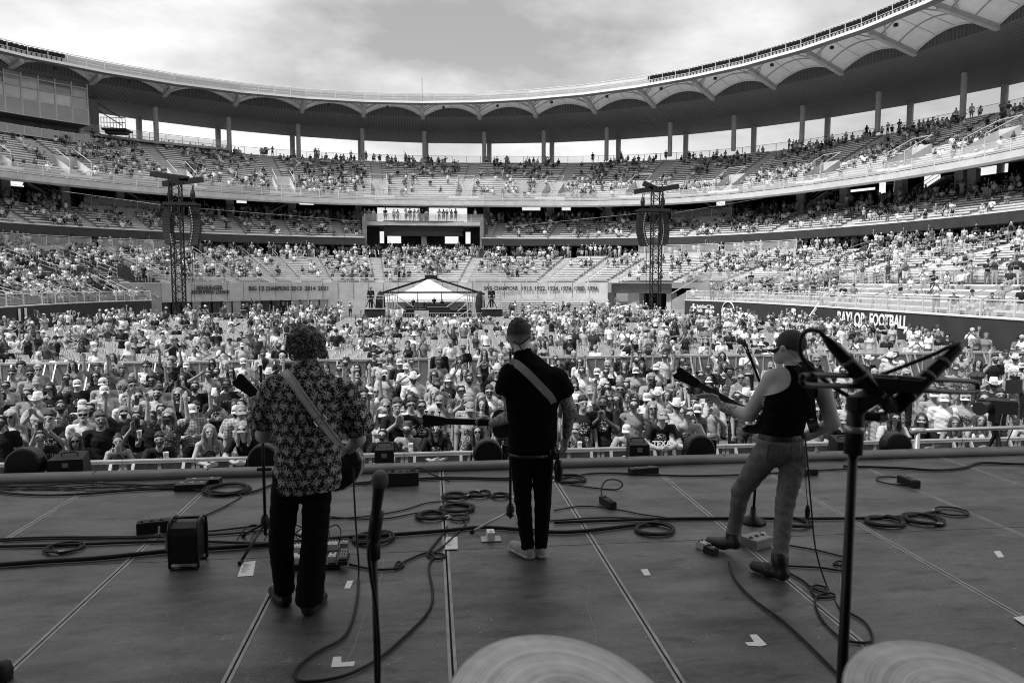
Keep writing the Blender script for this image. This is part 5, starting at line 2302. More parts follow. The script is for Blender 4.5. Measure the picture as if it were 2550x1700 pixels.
def deck_fn(t, tcn, col, b):
    q = TN(t)
    gm_ = q.n('ShaderNodeNewGeometry')
    o = gm_.outputs['Position']
    x, y, z = q.xyz(o)
    sx = q.m('SINE', q.m('MULTIPLY', x, 2 * math.pi / .011))
    sy = q.m('SINE', q.m('MULTIPLY', y, 2 * math.pi / .011))
    g_ = q.m('MULTIPLY', q.m('ADD', sx, sy), .5)
    sc_ = q.n('ShaderNodeMapping')
    sc_.inputs['Scale'].default_value = (1, 2.6, 1)
    q.l(o, sc_.inputs[0])
    big = q.noise(sc_.outputs[0], 1.4, 7, .62)
    st = q.noise(sc_.outputs[0], 3.1, 5, .6)
    scr = q.noise(sc_.outputs[0], 34, 5, .75)
    stain = q.m('MULTIPLY', q.m('MAXIMUM', q.m('SUBTRACT', .43, st), 0.0), 4.5)
    f = q.m('ADD', .8, q.m('MULTIPLY', q.m('SUBTRACT', big, .5), 2.6))
    ln1 = q.m('LESS_THAN', q.m('ABSOLUTE', q.m('SUBTRACT', q.noise(sc_.outputs[0], 2.3, 2, .4), .52)), .0022)
    ln2 = q.m('LESS_THAN', q.m('ABSOLUTE', q.m('SUBTRACT', q.noise(o, 4.1, 1, .4), .47)), .0016)
    f = q.m('ADD', f, q.m('MULTIPLY', q.m('MULTIPLY', q.m('MAXIMUM', ln1, ln2), q.m('GREATER_THAN', q.noise(o, 7.0, 2), .52)), .8))
    f = q.m('SUBTRACT', f, stain)
    f = q.m('ADD', f, q.m('MULTIPLY', q.m('SUBTRACT', scr, .5), 1.7))
    f = q.m('ADD', f, q.m('MULTIPLY', g_, .16))
    f = q.m('MAXIMUM', f, .25)
    bp = q.n('ShaderNodeBump')
    bp.inputs['Strength'].default_value = .25
    bp.inputs['Distance'].default_value = .002
    q.l(g_, bp.inputs['Height'])
    q.l(bp.outputs[0], b.inputs['Normal'])
    q.l(q.m('SUBTRACT', .54, q.m('MULTIPLY', big, .25)), b.inputs['Roughness'])
    return q.m('MULTIPLY', f, .11)


MT['deck'] = mat('stage_deck', .1, .5, 0, fn=deck_fn, spec=.6)
MT['deck_edge'] = mat('deck_edge_metal', .3, .45, .3, 9, metal=.35)
stage = thing('stage', 'dark grey modular stage floor of metal edged panels', 'stage', (0, 4, 0))
PW, PL = 1.19, 2.4
pm = MB()
pm.box((0, 0, -.02), (PW - .012 - .038, PL - .008, .04))
panel_me = pm.mesh('deck_panel', MT['deck'])
em = MB()
for sx in (-1, 1):
    em.box((sx * (PW / 2 - .006 - .0095), 0, -.0185), (.0185, PL - .008, .041))
edge_me = em.mesh('edge_strip', MT['deck_edge'])
for i in range(-7, 9):
    for j in range(-1, 4):
        x = .1 + (i + .5) * PW
        y = 5.6 + (j - 1 + .5) * PL
        if y + PL / 2 > 8.1:
            continue
        o = mesh_obj('deck_panel', panel_me, stage, Vector((x, y, DECK)) - Vector((0, 4, 0)))
        mesh_obj('edge_strip', edge_me, o, (0, 0, 0))
m = MB()
m.box((0, 3.5, DECK - .2), (20, 9.0, .3))
m.box((0, 3.5, .75), (19.6, 8.6, 1.5))
m.build('substructure', MT['black'], stage)
# front lip: round bumper tube and the folded metal plate behind it, then a lower ledge
x0, x1 = -9.5, 10.5
m = MB()
m.tube([(x0, 8.02, DECK + .036), (x1, 8.02, DECK + .036)], .042, 16)
m.build('bumper_tube', MT['lip_tube'] if 'lip_tube' in MT else mat('lip_tube', .16, .5, .25, 3, .1, 30), stage, smooth=True)
m = MB()
for k in range(17):
    a = x0 + (x1 - x0) * k / 17
    b_ = x0 + (x1 - x0) * (k + 1) / 17 - .012
    m.quad((a, 8.08, DECK + .0), (b_, 8.08, DECK + .0), (b_, 8.16, DECK + .045), (a, 8.16, DECK + .045))
    m.quad((a, 8.16, DECK + .045), (b_, 8.16, DECK + .045), (b_, 8.24, DECK + .05), (a, 8.24, DECK + .05))
    m.quad((a, 8.24, DECK + .05), (b_, 8.24, DECK + .05), (b_, 8.24, DECK - .3), (a, 8.24, DECK - .3))
m.build('lip_plate', mat('lip_plate', .14, .45, .35, 5, .15, 30, metal=.3), stage)
m = MB()
for k in range(140):
    x = x0 + .1 + k * .143
    m.lathe([(.006, 0), (.005, .004), (0, .004)], (x, 8.12, DECK + .026), 6, Matrix.Rotation(R(30), 3, 'X'))
m.build('rivet_row', MT['black'], stage)
m = MB()
m.box((.5, 8.72, DECK - .2), (20, .74, .06))
m.build('front_ledge', MT['black_metal'], stage)
m = MB()
m.quad((x0, 9.1, 0), (x1, 9.1, 0), (x1, 9.1, DECK - .18), (x0, 9.1, DECK - .18))
m.build('front_skirt', MT['drape'], stage)
# scratches and bright grit on the deck
m = MB()
for k in range(150):
    x, y = rnd.uniform(-4, 6), rnd.uniform(3.4, 7.7)
    s_ = rnd.uniform(.003, .007)
    m.quad((x, y, DECK + .0012), (x + s_, y, DECK + .0012), (x + s_, y + s_, DECK + .0012), (x, y + s_, DECK + .0012))
o = m.build('litter_speck', MT['paper'], stage)
o['kind'] = 'stuff'

for pix in ([(1463, 1450), (1466, 1475), (1460, 1505), (1470, 1535), (1481, 1570), (1484, 1600)], [(955, 1390), (948, 1440), (930, 1490), (905, 1540), (885, 1600), (860, 1650)], [(2090, 1400), (2092, 1470), (2072, 1440)], [(620, 1235), (560, 1262)], [(1700, 1500), (1760, 1540)]):
    m = MB()
    m.tube(spline([D(a, b_, .0005) for a, b_ in pix], 6), .0022, 4)
    m.build('scratch', MT['pedal_grey'] if 'pedal_grey' in MT else MT['panel_grey'], stage)
# unseen stage roof and back drape, added and sized to shade the deck
m = MB()
m.box((-5.5, .2, 14.4), (28, 9.6, .5))
roof_o = m.build_at('stage_shade_roof', MT['drape'])
tag(roof_o, 'unseen dark roof added over the stage to shade the deck', 'roof')
m = MB()
m.box((0, -3.4, 5.7), (24, .3, 11.2))
tag(m.build_at('shade_drape', MT['drape']), 'unseen black drape added behind the band to shade the deck', 'drape')

# ------------------------------------------------------------------ cables
CABN = [0]


def cable(label, pix, r=.0075, h=None, cat='cable', mt=None, n=7, name='cable', world=None):
    h = r + .004 if h is None else h
    pts = [D(a[0], a[1], (a[2] if len(a) > 2 else 0) + h) for a in pix] if world is None else world
    m = MB()
    m.tube(spline(pts, n), r, 6)
    return tag(m.build_at(name, mt or MT['rubber'], True), label, cat)


def coil(label, px, py, rx_px, turns=6, r=.0075, squash=.9, tail=None):
    c = D(px, py)
    rad = (D(px + rx_px, py) - D(px - rx_px, py)).length / 2
    pts = []
    k = int(turns * 22)
    ph = rnd.uniform(0, 6)
    for i in range(k + 1):
        a = ph + 2 * math.pi * i / 22
        t = i / k
        rr = rad * (.78 + .2 * (.5 + .5 * math.sin(i * .37 + ph)) * 1.0 + rnd.uniform(-.02, .02))
        ox = rad * .06 * math.sin(i * .09 + ph)
        pts.append((c.x + ox + rr * math.cos(a), c.y + rr * squash * math.sin(a), DECK + r + .004 + (i % 44) / 44 * .016 * min(turns, 4) / 3))
    if tail:
        pts += [tuple(q) for q in spline([Vector(pts[-1])] + [D(a, b, r + .004) for a, b in tail], 6)[1:]]
    m = MB()
    m.tube(pts, r, 6)
    o = tag(m.build_at('cable_coil', MT['rubber'], True), label, 'cable coil')
    e_, f_ = Vector(pts[-1]) - o.location, Vector(pts[-4]) - o.location
    m = MB()
    m.tube([e_, e_ + (e_ - f_).normalized() * .05], .011, 8)
    m.build('plug', MT['steel'], o, local=True)
    return o


coil('neat black cable coil on the deck near the front lip, behind the left guitarist', 565, 1222, 58, 7, tail=[(600, 1232), (560, 1260), (505, 1285)])
coil('loose small cable coil with metal plug left of the floor fan', 160, 1367, 46, 3)
coil('left small cable coil of three in a row beside the centre mic stand', 1133, 1239, 32, 5)
coil('middle small cable coil of three in a row beside the centre mic stand', 1192, 1234, 30, 5)
coil('rightmost small cable coil touching the centre mic stand', 1246, 1238, 23, 4)
coil('large cable coil in the middle of the deck, under the row of three', 1138, 1269, 43, 8)
coil('dense cable coil left of the large one on the middle deck', 1076, 1288, 40, 7)
coil('thin loop of cable below the large coil', 1145, 1293, 26, 2)
coil('cable coil by the deck edge right of the singer', 1420, 1196, 42, 6)
coil('big cable coil on the deck between singer and bass player', 1630, 1322, 52, 8)
coil('tangled cable coil behind the left pedalboard', 930, 1344, 52, 7)
coil('cable coil behind the bass player', 1975, 1305, 44, 6)
coil('left coil of the pair beside the tall foreground stand', 2203, 1303, 48, 6)
coil('right thick coil of the pair beside the tall foreground stand', 2297, 1297, 50, 9)
coil('single wide loop of cable at the right end of the deck', 2368, 1276, 42, 2)
coil('open cable loop next to the outlet box near the front lip', 2225, 1200, 48, 1.2)

C_ = cable
C_('thick black cable bundle lying across the whole deck, left part', [(-40, 1408), (120, 1396), (250, 1388), (430, 1370), (560, 1362), (700, 1352)], .018)
C_('black cable run above the thick bundle at left', [(-40, 1360), (150, 1356), (300, 1350), (460, 1346), (640, 1352), (700, 1348)], .012)
C_('thin cable curving over the left deck towards the fan', [(-40, 1344), (100, 1337), (250, 1336), (380, 1334), (520, 1322), (640, 1308), (690, 1300)], .008)
C_('second thin cable running along the left deck', [(-40, 1348), (90, 1342), (230, 1340), (400, 1336), (540, 1330), (660, 1320)], .008)
C_('thick cable bundle passing behind the singer, middle part', [(700, 1352), (850, 1338), (980, 1330), (1110, 1320), (1200, 1312), (1300, 1318), (1400, 1324), (1500, 1316), (1640, 1298)], .016)
C_('thick black cable bundle crossing the right half of the deck', [(1380, 1300), (1520, 1295), (1700, 1290), (1900, 1290), (2050, 1290), (2200, 1288), (2290, 1280), (2340, 1270)], .013)
C_('thin straight cable along the right deck', [(1370, 1296), (1500, 1288), (1640, 1290), (1850, 1288)], .007)
C_('cable snaking from the left pedalboard down to the bottom edge', [(870, 1404), (930, 1416), (985, 1415), (1005, 1405), (990, 1398), (985, 1412), (1010, 1396), (1062, 1375), (1090, 1376), (1108, 1382), (1095, 1390), (1070, 1386), (1064, 1376), (1080, 1384), (1068, 1410), (1078, 1480), (1060, 1530), (1000, 1590), (940, 1640), (860, 1680), (780, 1695), (738, 1690), (740, 1662), (790, 1622), (860, 1580), (888, 1500), (893, 1440)], .0085)
C_('pale ended cable rising from the knot to the setlist', [(1066, 1374), (1085, 1350), (1105, 1325), (1113, 1310)], .008)
C_('looped cable leading from the coil to the knot', [(1075, 1378), (1105, 1358), (1140, 1325), (1160, 1302), (1150, 1288)], .008)
C_('cable running from the bass player to the bottom right edge', [(1815, 1400), (1830, 1440), (1875, 1490), (1950, 1545), (2020, 1610), (2090, 1680), (2130, 1720)], .0085)
C_('looping cable to the right of the bass player', [(1960, 1408), (2040, 1412), (2105, 1420), (2112, 1402), (2088, 1396), (2076, 1404), (2100, 1408)], .0075)
C_('cable with two rings lying right of the bass player', [(1965, 1425), (2000, 1445), (2022, 1462), (2055, 1474), (2057, 1462), (2030, 1456), (2020, 1466), (2035, 1486), (2078, 1484), (2070, 1476), (2040, 1480), (2030, 1500), (2050, 1545), (2100, 1590), (2160, 1598), (2172, 1580), (2150, 1545), (2090, 1512)], .0075)
C_('cable from the pedals towards the right along the deck', [(1960, 1356), (2030, 1368), (2080, 1380), (2110, 1388)], .0065)
C_('cable lying along the front lip, left part', [(-40, 1222), (100, 1232), (220, 1228), (330, 1220), (450, 1216), (600, 1228), (680, 1205)], .011)
C_('cable lying along the front lip, middle part', [(760, 1212), (900, 1204), (1000, 1196), (1120, 1192), (1280, 1194), (1400, 1190)], .009)
C_('second cable along the front lip behind the singer', [(830, 1206), (960, 1196), (1100, 1188), (1260, 1190), (1380, 1186)], .009)
C_('cable along the front lip right of the singer', [(1390, 1192), (1480, 1178), (1600, 1180), (1700, 1184), (1830, 1182), (1980, 1174), (2120, 1166)], .010)
C_('thin cable sweeping over the deck right of centre', [(1380, 1270), (1440, 1260), (1500, 1262), (1560, 1272), (1600, 1280), (1660, 1288)], .006)
C_('thick black cable along the front lip at far right', [(2100, 1160), (2230, 1164), (2330, 1170), (2400, 1164), (2440, 1152), (2520, 1154), (2600, 1156)], .014)
C_('thin cable crossing the deck behind the foreground microphone', [(800, 1290), (900, 1286), (1000, 1270), (1060, 1252), (1110, 1248), (1150, 1252)], .006)
C_('second thin cable crossing behind the foreground microphone', [(800, 1283), (880, 1290), (960, 1290), (1040, 1276), (1090, 1272)], .006)
C_('cable arching from the power box over the front lip', [(905, 1205), (935, 1190, .08), (960, 1172, .16), (985, 1170, .12)], .007)
C_('cable rising in an arch right of the power box', [(1020, 1172, .12), (1045, 1165, .18), (1075, 1180, .08), (1120, 1198)], .007)
C_('cable ring standing over the small power box', [(1500, 1238, .0), (1498, 1215, .06), (1510, 1196, .12), (1535, 1194, .12), (1550, 1205, .05), (1535, 1218), (1480, 1214), (1420, 1206)], .007)
C_('long guitar cable hanging from the floral guitarist to the deck', None, .006, world=[P(880, 1165, 4.9), P(882, 1230, 4.8), P(888, 1330, 4.7), P(893, 1400, 4.6), Vector((D(893, 1440).x, D(893, 1440).y, DECK + .012))])
C_('cable hanging from the bass player down to the deck', None, .0055, world=[P(2005, 1090, 4.85), P(2012, 1160, 4.8), P(2020, 1260, 4.75), P(2032, 1370, 4.68), P(2060, 1460, 4.6), D(2090, 1512, .01)])

# many thin cables tangled along the lip, on the left
for k in range(5):
    o = rnd.uniform(0, 6)
    C_(('tangled thin cable along the left lip, nearest the tube', 'tangled thin cable along the left lip, second from the tube', 'tangled thin cable along the left lip, third from the tube', 'tangled thin cable along the left lip, fourth from the tube', 'tangled thin cable along the left lip, farthest from the tube')[k],
       [(x, 1208 + k * 3.2 - x * .012 + 3.5 * math.sin(x * .02 + o)) for x in range(-40, 520, 40)], .006)
# guitar-side tangles on the pedalboards
for k in range(7):
    o = rnd.uniform(0, 6)
    C_(('arching patch cable at left behind the guitarist legs', 'second arching patch cable behind the guitarist legs', 'third arching patch cable behind the guitarist legs', 'low patch cable behind the guitarist legs', 'patch cable looping right of the guitarist legs', 'short patch cable over the left pedalboard', 'crossing patch cable over the left pedalboard')[k],
       [(590 + k * 34, 1345), (605 + k * 34, 1322, .05), (630 + k * 34, 1306 + (k % 3) * 8, .08), (668 + k * 30, 1318, .04), (690 + k * 26, 1345)], .005)

# ------------------------------------------------------------------ papers and tape
def sheet(name, label, pix, mt, cat, h=.003, lines=0):
    m = MB()
    c = [D(a, b, h) for a, b in pix]
    m.quad(*[q for q in c])
    m.quad(*[q - Vector((0, 0, .0015)) for q in reversed(c)])
    o = m.build_at(name, mt)
    tag(o, label, cat)
    if lines:
        m = MB()
        for k in range(lines):
            t = .18 + .6 * k / lines
            a = c[0].lerp(c[3], t)
            b_ = c[1].lerp(c[2], t)
            w = rnd.uniform(.45, .8)
            p0, p1 = a.lerp(b_, .15), a.lerp(b_, w)
            dv = (c[3] - c[0]).normalized() * .004
            u = Vector((0, 0, .0015))
            m.quad(p0 + u, p1 + u, p1 + dv + u, p0 + dv + u)
        m.v = [tuple(Vector(v) - o.location) for v in m.v]
        m.build('printed_line', MT['letter_dark'], o, local=True)
    return o


sheet('setlist', 'white paper set list on the deck left of the floral guitarist', [(604, 1399), (637, 1395), (630, 1432), (591, 1435)], MT['paper'], 'paper', lines=9)
sheet('setlist', 'white paper set list taped by the panel joint near the centre', [(1110, 1337), (1139, 1335), (1140, 1366), (1108, 1367)], MT['paper'], 'paper', .011, lines=6)
sheet('setlist', 'folded white paper between the bass player legs', [(1902, 1336), (1935, 1335), (1955, 1362), (1928, 1372)], MT['paper'], 'paper')
sheet('tape_mark', 'small white tape strip on the deck by the foreground microphone', [(865, 1445), (880, 1444), (872, 1464), (857, 1464)], MT['tape'], 'tape')
sheet('tape_mark', 'small white tape strip on the deck between singer and bass player', [(1595, 1417), (1612, 1415), (1621, 1431), (1605, 1432)], MT['tape'], 'tape')
sheet('tape_mark', 'scuffed white tape strip at right of the foreground stand', [(2474, 1372), (2490, 1370), (2501, 1386), (2486, 1387)], MT['tape'], 'tape')
sheet('tape_mark', 'white tape at the right border of the deck', [(2523, 1536), (2552, 1532), (2580, 1552), (2550, 1554)], MT['tape'], 'tape', .011)


def ell(label, pix):
    m = MB()
    c = [D(a, b, .003) for a, b in pix]
    m.quad(*c)
    return tag(m.build_at('tape_corner', MT['tape']), label, 'tape')


ell('white L shaped tape mark left of the foreground mic stand', [(830, 1634), (850, 1633), (850, 1648), (884, 1645), (881, 1657), (824, 1660)])
ell('white L shaped tape mark in front of the bass player', [(1866, 1579), (1884, 1578), (1910, 1604), (1893, 1608), (1862, 1606), (1855, 1598), (1878, 1597)])

# ------------------------------------------------------------------ floor fan, power boxes
MT['steel_dark'] = mat('dark_steel', .05, .4, .2, 30, metal=.5)
c = D(470, 1405)
t = thing('floor_fan', 'black boxy floor fan with rounded top and frame standing on the left deck', 'fan', c)
wd, hh = .205, .30
m = MB()
prof = [(x, z) for x, z in ((.0, .0),)]
for (cy_, r_) in ((0, .0),):
    pass
ol = [(-.115, .05), (-.12, .26), (-.1, .31), (-.05, .335), (.05, .335), (.1, .31), (.12, .26), (.115, .05)]
for x in (-.09, .09):
    m.quad(*[(x, y, z) for y, z in (ol if x < 0 else ol[::-1])])
for i in range(8):
    a, c_ = ol[i], ol[(i + 1) % 8]
    m.quad((-.09, a[0], a[1]), (.09, a[0], a[1]), (.09, c_[0], c_[1]), (-.09, c_[0], c_[1]))
m.build('housing', MT['black_metal'], t, local=True, smooth=False)
m = MB()
for k in range(6):
    m.tube([(-.094, .02 + .018 * (k + 1) * math.cos(j * .5236), .2 + .018 * (k + 1) * math.sin(j * .5236)) for j in range(13)], .003, 4)
m.build('grille', MT['steel_dark'], t, local=True)
m = MB()
for x in (-.10, .10):
    m.tube(spline([(x, -.10, .012), (x, -.11, .2), (x, -.09, .33), (x, .0, .36), (x, .1, .33), (x, .12, .2), (x, .11, .012)], 6), .011, 6)
for y in (-.10, .11):
    m.tube([(-.10, y, .012), (.10, y, .012)], .012, 6)
m.tube([(-.10, .0, .36), (.10, .0, .36)], .011, 6)
m.build('stand_frame', MT['black_gloss'], t, local=True, smooth=True)
m = MB()
m.box((-.135, .02, .16), (.05, .06, .09))
m.tube([(-.14, .0, .2), (-.19, -.03, .25), (-.2, 0, .3)], .008, 6)
m.build('control_box', MT['panel_grey'], t, local=True)


def dbox(name, label, pa, pb, width, height, mt, cat, extra=None):
    """box lying on the deck between two floor points"""
    a, b_ = D(*pa), D(*pb)
    t_ = thing(name, label, cat, (a + b_) / 2)
    d = b_ - a
    rz = math.atan2(d.y, d.x)
    t_.rotation_euler = (0, 0, rz)
    L_ = d.length
    m = MB()
    m.box((0, 0, height / 2 + .004), (L_, width, height))
    m.box((0, 0, height + .004), (L_ - .012, width - .012, .008))
    m.build('case', mt, t_, local=True)
    if extra:
        extra(t_, L_, width, height)
    return t_


def sockets(n, mt):
    def f(t_, L_, w, h):
        for k in range(n):
            m = MB()
            x = -L_ / 2 + L_ * (k + .5) / n
            m.lathe([(.018, 0), (.018, .006), (.013, .006), (.012, .002), (0, .002)], (x, 0, h + .008), 12)
            m.build('socket', mt, t_, local=True)
    return f


dbox('power_bar', 'long low black power bar on the deck behind the floor fan', (342, 1328), (440, 1318), .10, .09, MT['black'], 'power strip', sockets(4, MT['black_gloss']))
dbox('power_box', 'black power distribution box with arching plugs near the lip', (952, 1208), (1042, 1204), .16, .13, MT['black'], 'power box', sockets(5, MT['black_gloss']))
dbox('receiver_box', 'flat black signal box among cables at the left lip', (440, 1219), (515, 1216), .16, .06, MT['black_metal'], 'signal box', sockets(3, MT['chrome']))
dbox('receiver_box', 'second flat black signal box behind the first at the left lip', (462, 1206), (550, 1203), .12, .05, MT['black_metal'], 'signal box', sockets(2, MT['chrome']))
dbox('signal_box', 'small black signal box near the lip right of the singer', (1568, 1181), (1636, 1176), .09, .06, MT['black_metal'], 'signal box', sockets(2, MT['steel']))
dbox('outlet_box', 'black outlet box with loop of cable near the right lip', (2243, 1200), (2282, 1216), .09, .07, MT['black'], 'power box', sockets(2, MT['panel_grey']))
dbox('power_supply', 'small black plug bar on the deck right of the singer', (1500, 1250), (1527, 1268), .07, .06, MT['black'], 'power strip', sockets(2, MT['black_gloss']))
dbox('signal_box', 'small black box half hidden behind the bass player', (1985, 1182), (2030, 1180), .12, .06, MT['black_metal'], 'signal box', sockets(2, MT['steel']))


# ------------------------------------------------------------------ pedals
def pedal(name, label, px, py, w, d_, h, mt, rz=0, knobs=3, mtk=None, parent=None, lift=0):
    c = D(px, py, lift)
    t_ = thing(name, label, 'pedal', c, rz=rz)
    m = MB()
    m.box((0, 0, h / 2 + .003), (w, d_, h))
    m.quad((-w / 2 * .94, -d_ / 2 * .94, h + .004), (w / 2 * .94, -d_ / 2 * .94, h + .004), (w / 2 * .94, d_ / 2 * .94, h + .006), (-w / 2 * .94, d_ / 2 * .94, h + .006))
    m.build('housing', mt, t_, local=True)
    for k in range(knobs):
        m = MB()
        m.lathe([(.008, 0), (.008, .012), (.0, .013)], (-w / 2 + w * (k + .5) / knobs, d_ * .3, h + .004), 10)
        m.build('knob', mtk or MT['black_gloss'], t_, local=True)
    m = MB()
    m.lathe([(.009, 0), (.009, .008), (.006, .012), (0, .013)], (0, -d_ * .28, h + .004), 10)
    m.build('footswitch', MT['chrome'], t_, local=True)
    return t_


MT['pedal_light'] = mat('pedal_light', .5, .4, .1, 20)
MT['pedal_mid'] = mat('pedal_mid', .22, .4, .1, 20)
# left pedalboard
c = D(800, 1412)
bd = thing('pedalboard', 'black pedalboard in front of the floral guitarist', 'pedalboard', c)
m = MB()
m.box((-.09, .11, .03), (.46, .34, .025))
for y in (-.05, .27):
    m.box((-.09, y, .02), (.46, .025, .036))
m.build('board', MT['black_metal'], bd, local=True)
m = MB()
for x in (-.3, .12):
    m.box((x, .11, .012), (.03, .3, .02))
m.build('runner', MT['black'], bd, local=True)
rw = ((742, 1372, .07, .1, MT['pedal_light'], 3, 'pale pedal in the back row seen between the guitarist legs'), (828, 1365, .085, .1, MT['pedal_light'], 4, 'pale three knob pedal in the back row right of the guitarist'),
      (858, 1362, .06, .1, MT['pedal_mid'], 3, 'grey pedal at the back right corner of the left pedalboard'), (742, 1398, .07, .11, MT['pedal_light'], 1, 'pale dial pedal in the front row seen between the guitarist legs'),
      (800, 1395, .05, .09, MT['pedal_mid'], 1, 'narrow grey pedal hidden beside the guitarist leg'), (828, 1396, .055, .09, MT['pedal_light'], 1, 'small light pedal in the front row of the left pedalboard'))
for (px, py, w, d_, mt_, kn, lb) in rw:
    pedal('effects_pedal', lb, px, py, w, d_, .045, mt_, 0, kn, lift=.043)
t_ = thing('treadle_pedal', 'black treadle pedal with ribbed plate at the board right end', 'pedal', D(856, 1398, .043))
m = MB()
m.box((0, 0, .02), (.07, .17, .03))
m.build('base', MT['black'], t_, local=True)
m = MB()
m.box((0, .01, .055), (.06, .16, .012), Matrix.Rotation(R(9), 3, 'X'))
tr = m.build('treadle', MT['black_metal'], t_, local=True)
m = MB()
for k in range(6):
    for j in range(3):
        m.lathe([(.007, 0), (.004, .003), (0, .003)], ((j - 1) * .018, -.05 + k * .022, .057 + k * .0033), 6)
m.build('grip_stud', MT['steel'], tr, local=True)
# centre pedal on its metal plate
t_ = thing('foot_pedal', 'white pedal on a steel plate left of the singer', 'pedal', D(1222, 1343), rz=.0)
m = MB()
m.box((0, 0, .006), (.16, .12, .008))
m.build('base_plate', MT['steel'], t_, local=True)
m = MB()
m.box((0, .01, .04), (.06, .1, .06))
m.build('housing', MT['white_paint'], t_, local=True)
m = MB()
m.lathe([(.01, 0), (.01, .012), (0, .014)], (0, -.015, .07), 10)
m.build('footswitch', MT['chrome'], t_, local=True)
# right pedals
dbox('effects_unit', 'flat dark effects unit under the bass player foot', (1862, 1364), (1905, 1352), .17, .07, MT['pedal_mid'], 'pedal', sockets(3, MT['black_gloss']))
pedal('effects_pedal', 'white pedal with display beside the bass player foot', 1893, 1345, .09, .1, .05, MT['pedal_light'], -.3, 1, lift=.0)
pedal('effects_pedal', 'pale pedal under the bass player toe', 1752, 1366, .06, .11, .05, MT['pedal_light'], .5, 2)
pedal('effects_pedal', 'black pedal beside the bass player toe', 1770, 1378, .06, .1, .05, MT['black_metal'], .5, 2)


# ------------------------------------------------------------------ microphone stands
def mic(parent, a, b_, mt, scale=1.0):
    """handheld microphone from tail a to grille b, local coordinates of parent"""
    a, b_ = Vector(a), Vector(b_)
    d = (b_ - a).normalized()
    Rm = d.to_track_quat('Z', 'Y').to_matrix()
    ln = (b_ - a).length
    m = MB()
    m.lathe([(0, 0), (.011 * scale, 0), (.012 * scale, .01), (.019 * scale, ln - .055), (.022 * scale, ln - .04)], a, 16, Rm)
    m.build('handle', mt, parent, local=True, smooth=True)
    m = MB()
    m.lathe([(.022 * scale, ln - .042), (.027 * scale, ln - .036), (.027 * scale, ln - .026), (.025 * scale, ln - .01), (.016 * scale, ln + .004), (0, ln + .008)], a, 16, Rm)
    m.build('grille', MT['steel_mesh'], parent, local=True, smooth=True)


MT['steel_mesh'] = mat('mic_grille', .10, .4, .5, 400, .5, 500, metal=.6)


def tripod(t_, base, r=.28, h=.2, rot=.3, mt=None):
    m = MB()
    for k in range(3):
        a = rot + k * 2.0944
        m = MB()
        m.tube([base + Vector((0, 0, h)), base + Vector((r * math.cos(a), r * math.sin(a), .012))], .011, 8)
        lg = m.build('leg', mt or MT['black_metal'], t_, local=True, smooth=True)
        m = MB()
        m.tube([base + Vector((r * .93 * math.cos(a), r * .93 * math.sin(a), .018)), base + Vector((r * 1.03 * math.cos(a), r * 1.03 * math.sin(a), .012))], .016, 8)
        m.build('foot', MT['rubber'], lg, local=True)
    m = MB()
    m.lathe([(.03, 0), (.034, .03), (.034, .07), (.02, .1)], base + Vector((0, 0, h - .04)), 12)
    m.build('hub', MT['black'], t_, local=True, smooth=True)


# foreground left stand with its microphone
yA = 2.35
zt_ = P(935, 1185, yA)
t = thing('microphone_stand', 'black microphone stand with handheld microphone, blurred in left foreground', 'microphone stand', (zt_.x, yA, DECK))
m = MB()
top = P(930, 1345, yA) - t.location
m.tube([(0, 0, .02), (0, 0, .55)], .016, 10)
m.tube([(0, 0, .5), top], .011, 10)
m.build('pole', MT['black_metal'], t, local=True, smooth=True)
m = MB()
m.lathe([(0, 0), (.16, 0), (.16, .015), (.05, .03), (.02, .05)], (0, 0, 0), 24)
m.build('base', MT['black_metal'], t, local=True, smooth=True)
m = MB()
m.tube([top - Vector((0, 0, .06)), top + Vector((0, 0, .02))], .022, 12)
m.tube([top + Vector((0, 0, .0)), P(936, 1300, yA - .03) - t.location, P(940, 1275, yA - .04) - t.location], .021, 12)
m.build('clip', MT['black'], t, local=True, smooth=True)
mic(t, P(930, 1330, yA - .02) - t.location, P(948, 1178, yA - .08) - t.location, MT['black_gloss'], 1.0)
m = MB()
m.tube(spline([P(929, 1335, yA - .02) - t.location, P(918, 1370, yA - .03) - t.location, P(925, 1440, yA - .03) - t.location, P(935, 1500, yA - .025) - t.location, P(943, 1600, yA - .02) - t.location, P(944, 1690, yA - .02) - t.location], 6), .006, 6)
m.build('cable', MT['rubber'], t, local=True)

# foreground right stand holding two crossed microphones
yB = 1.62
q = P(2110, 1400, yB)
t = thing('microphone_stand', 'tall black stand holding two crossed microphones, blurred in right foreground', 'microphone stand', (P(2095, 1700, yB).x, yB, DECK))
T = lambda px, py, dy=0: P(px, py, yB + dy) - t.location
m = MB()
m.tube([(0, 0, .02), T(2098, 1650), T(2125, 1120)], .0115, 12, rs=[.0125, .0125, .011])
m.tube([T(2124, 1130), T(2134, 1010)], .021, 12)
m.build('pole', MT['black_metal'], t, local=True, smooth=True)
m = MB()
m.tube([T(2127, 1075), T(2128, 1060)], .0225, 12)
m.build('collar', MT['steel'], t, local=True, smooth=True)
m = MB()
m.lathe([(0, 0), (.16, 0), (.16, .015), (.05, .03), (.02, .05)], (0, 0, 0), 24)
m.build('base', MT['black_metal'], t, local=True, smooth=True)
m = MB()
pts = [T(2012, 934, -.12), T(2140, 936), T(2300, 944), T(2420, 950, .1), T(2434, 962, .11), T(2420, 976, .1), T(2300, 972), T(2140, 962), T(2012, 958, -.12), T(1998, 946, -.13)]
m.tube(spline(pts, 5, closed=True), .0065, 8)
m.build('wire_loop', MT['black_gloss'], t, local=True, smooth=True)
m = MB()
m.bar(T(2130, 1010), T(2230, 950), .05, .03)
m.bar(T(2140, 950), T(2280, 960), .055, .03)
m.tube([T(2134, 1020), T(2134, 985)], .024, 12)
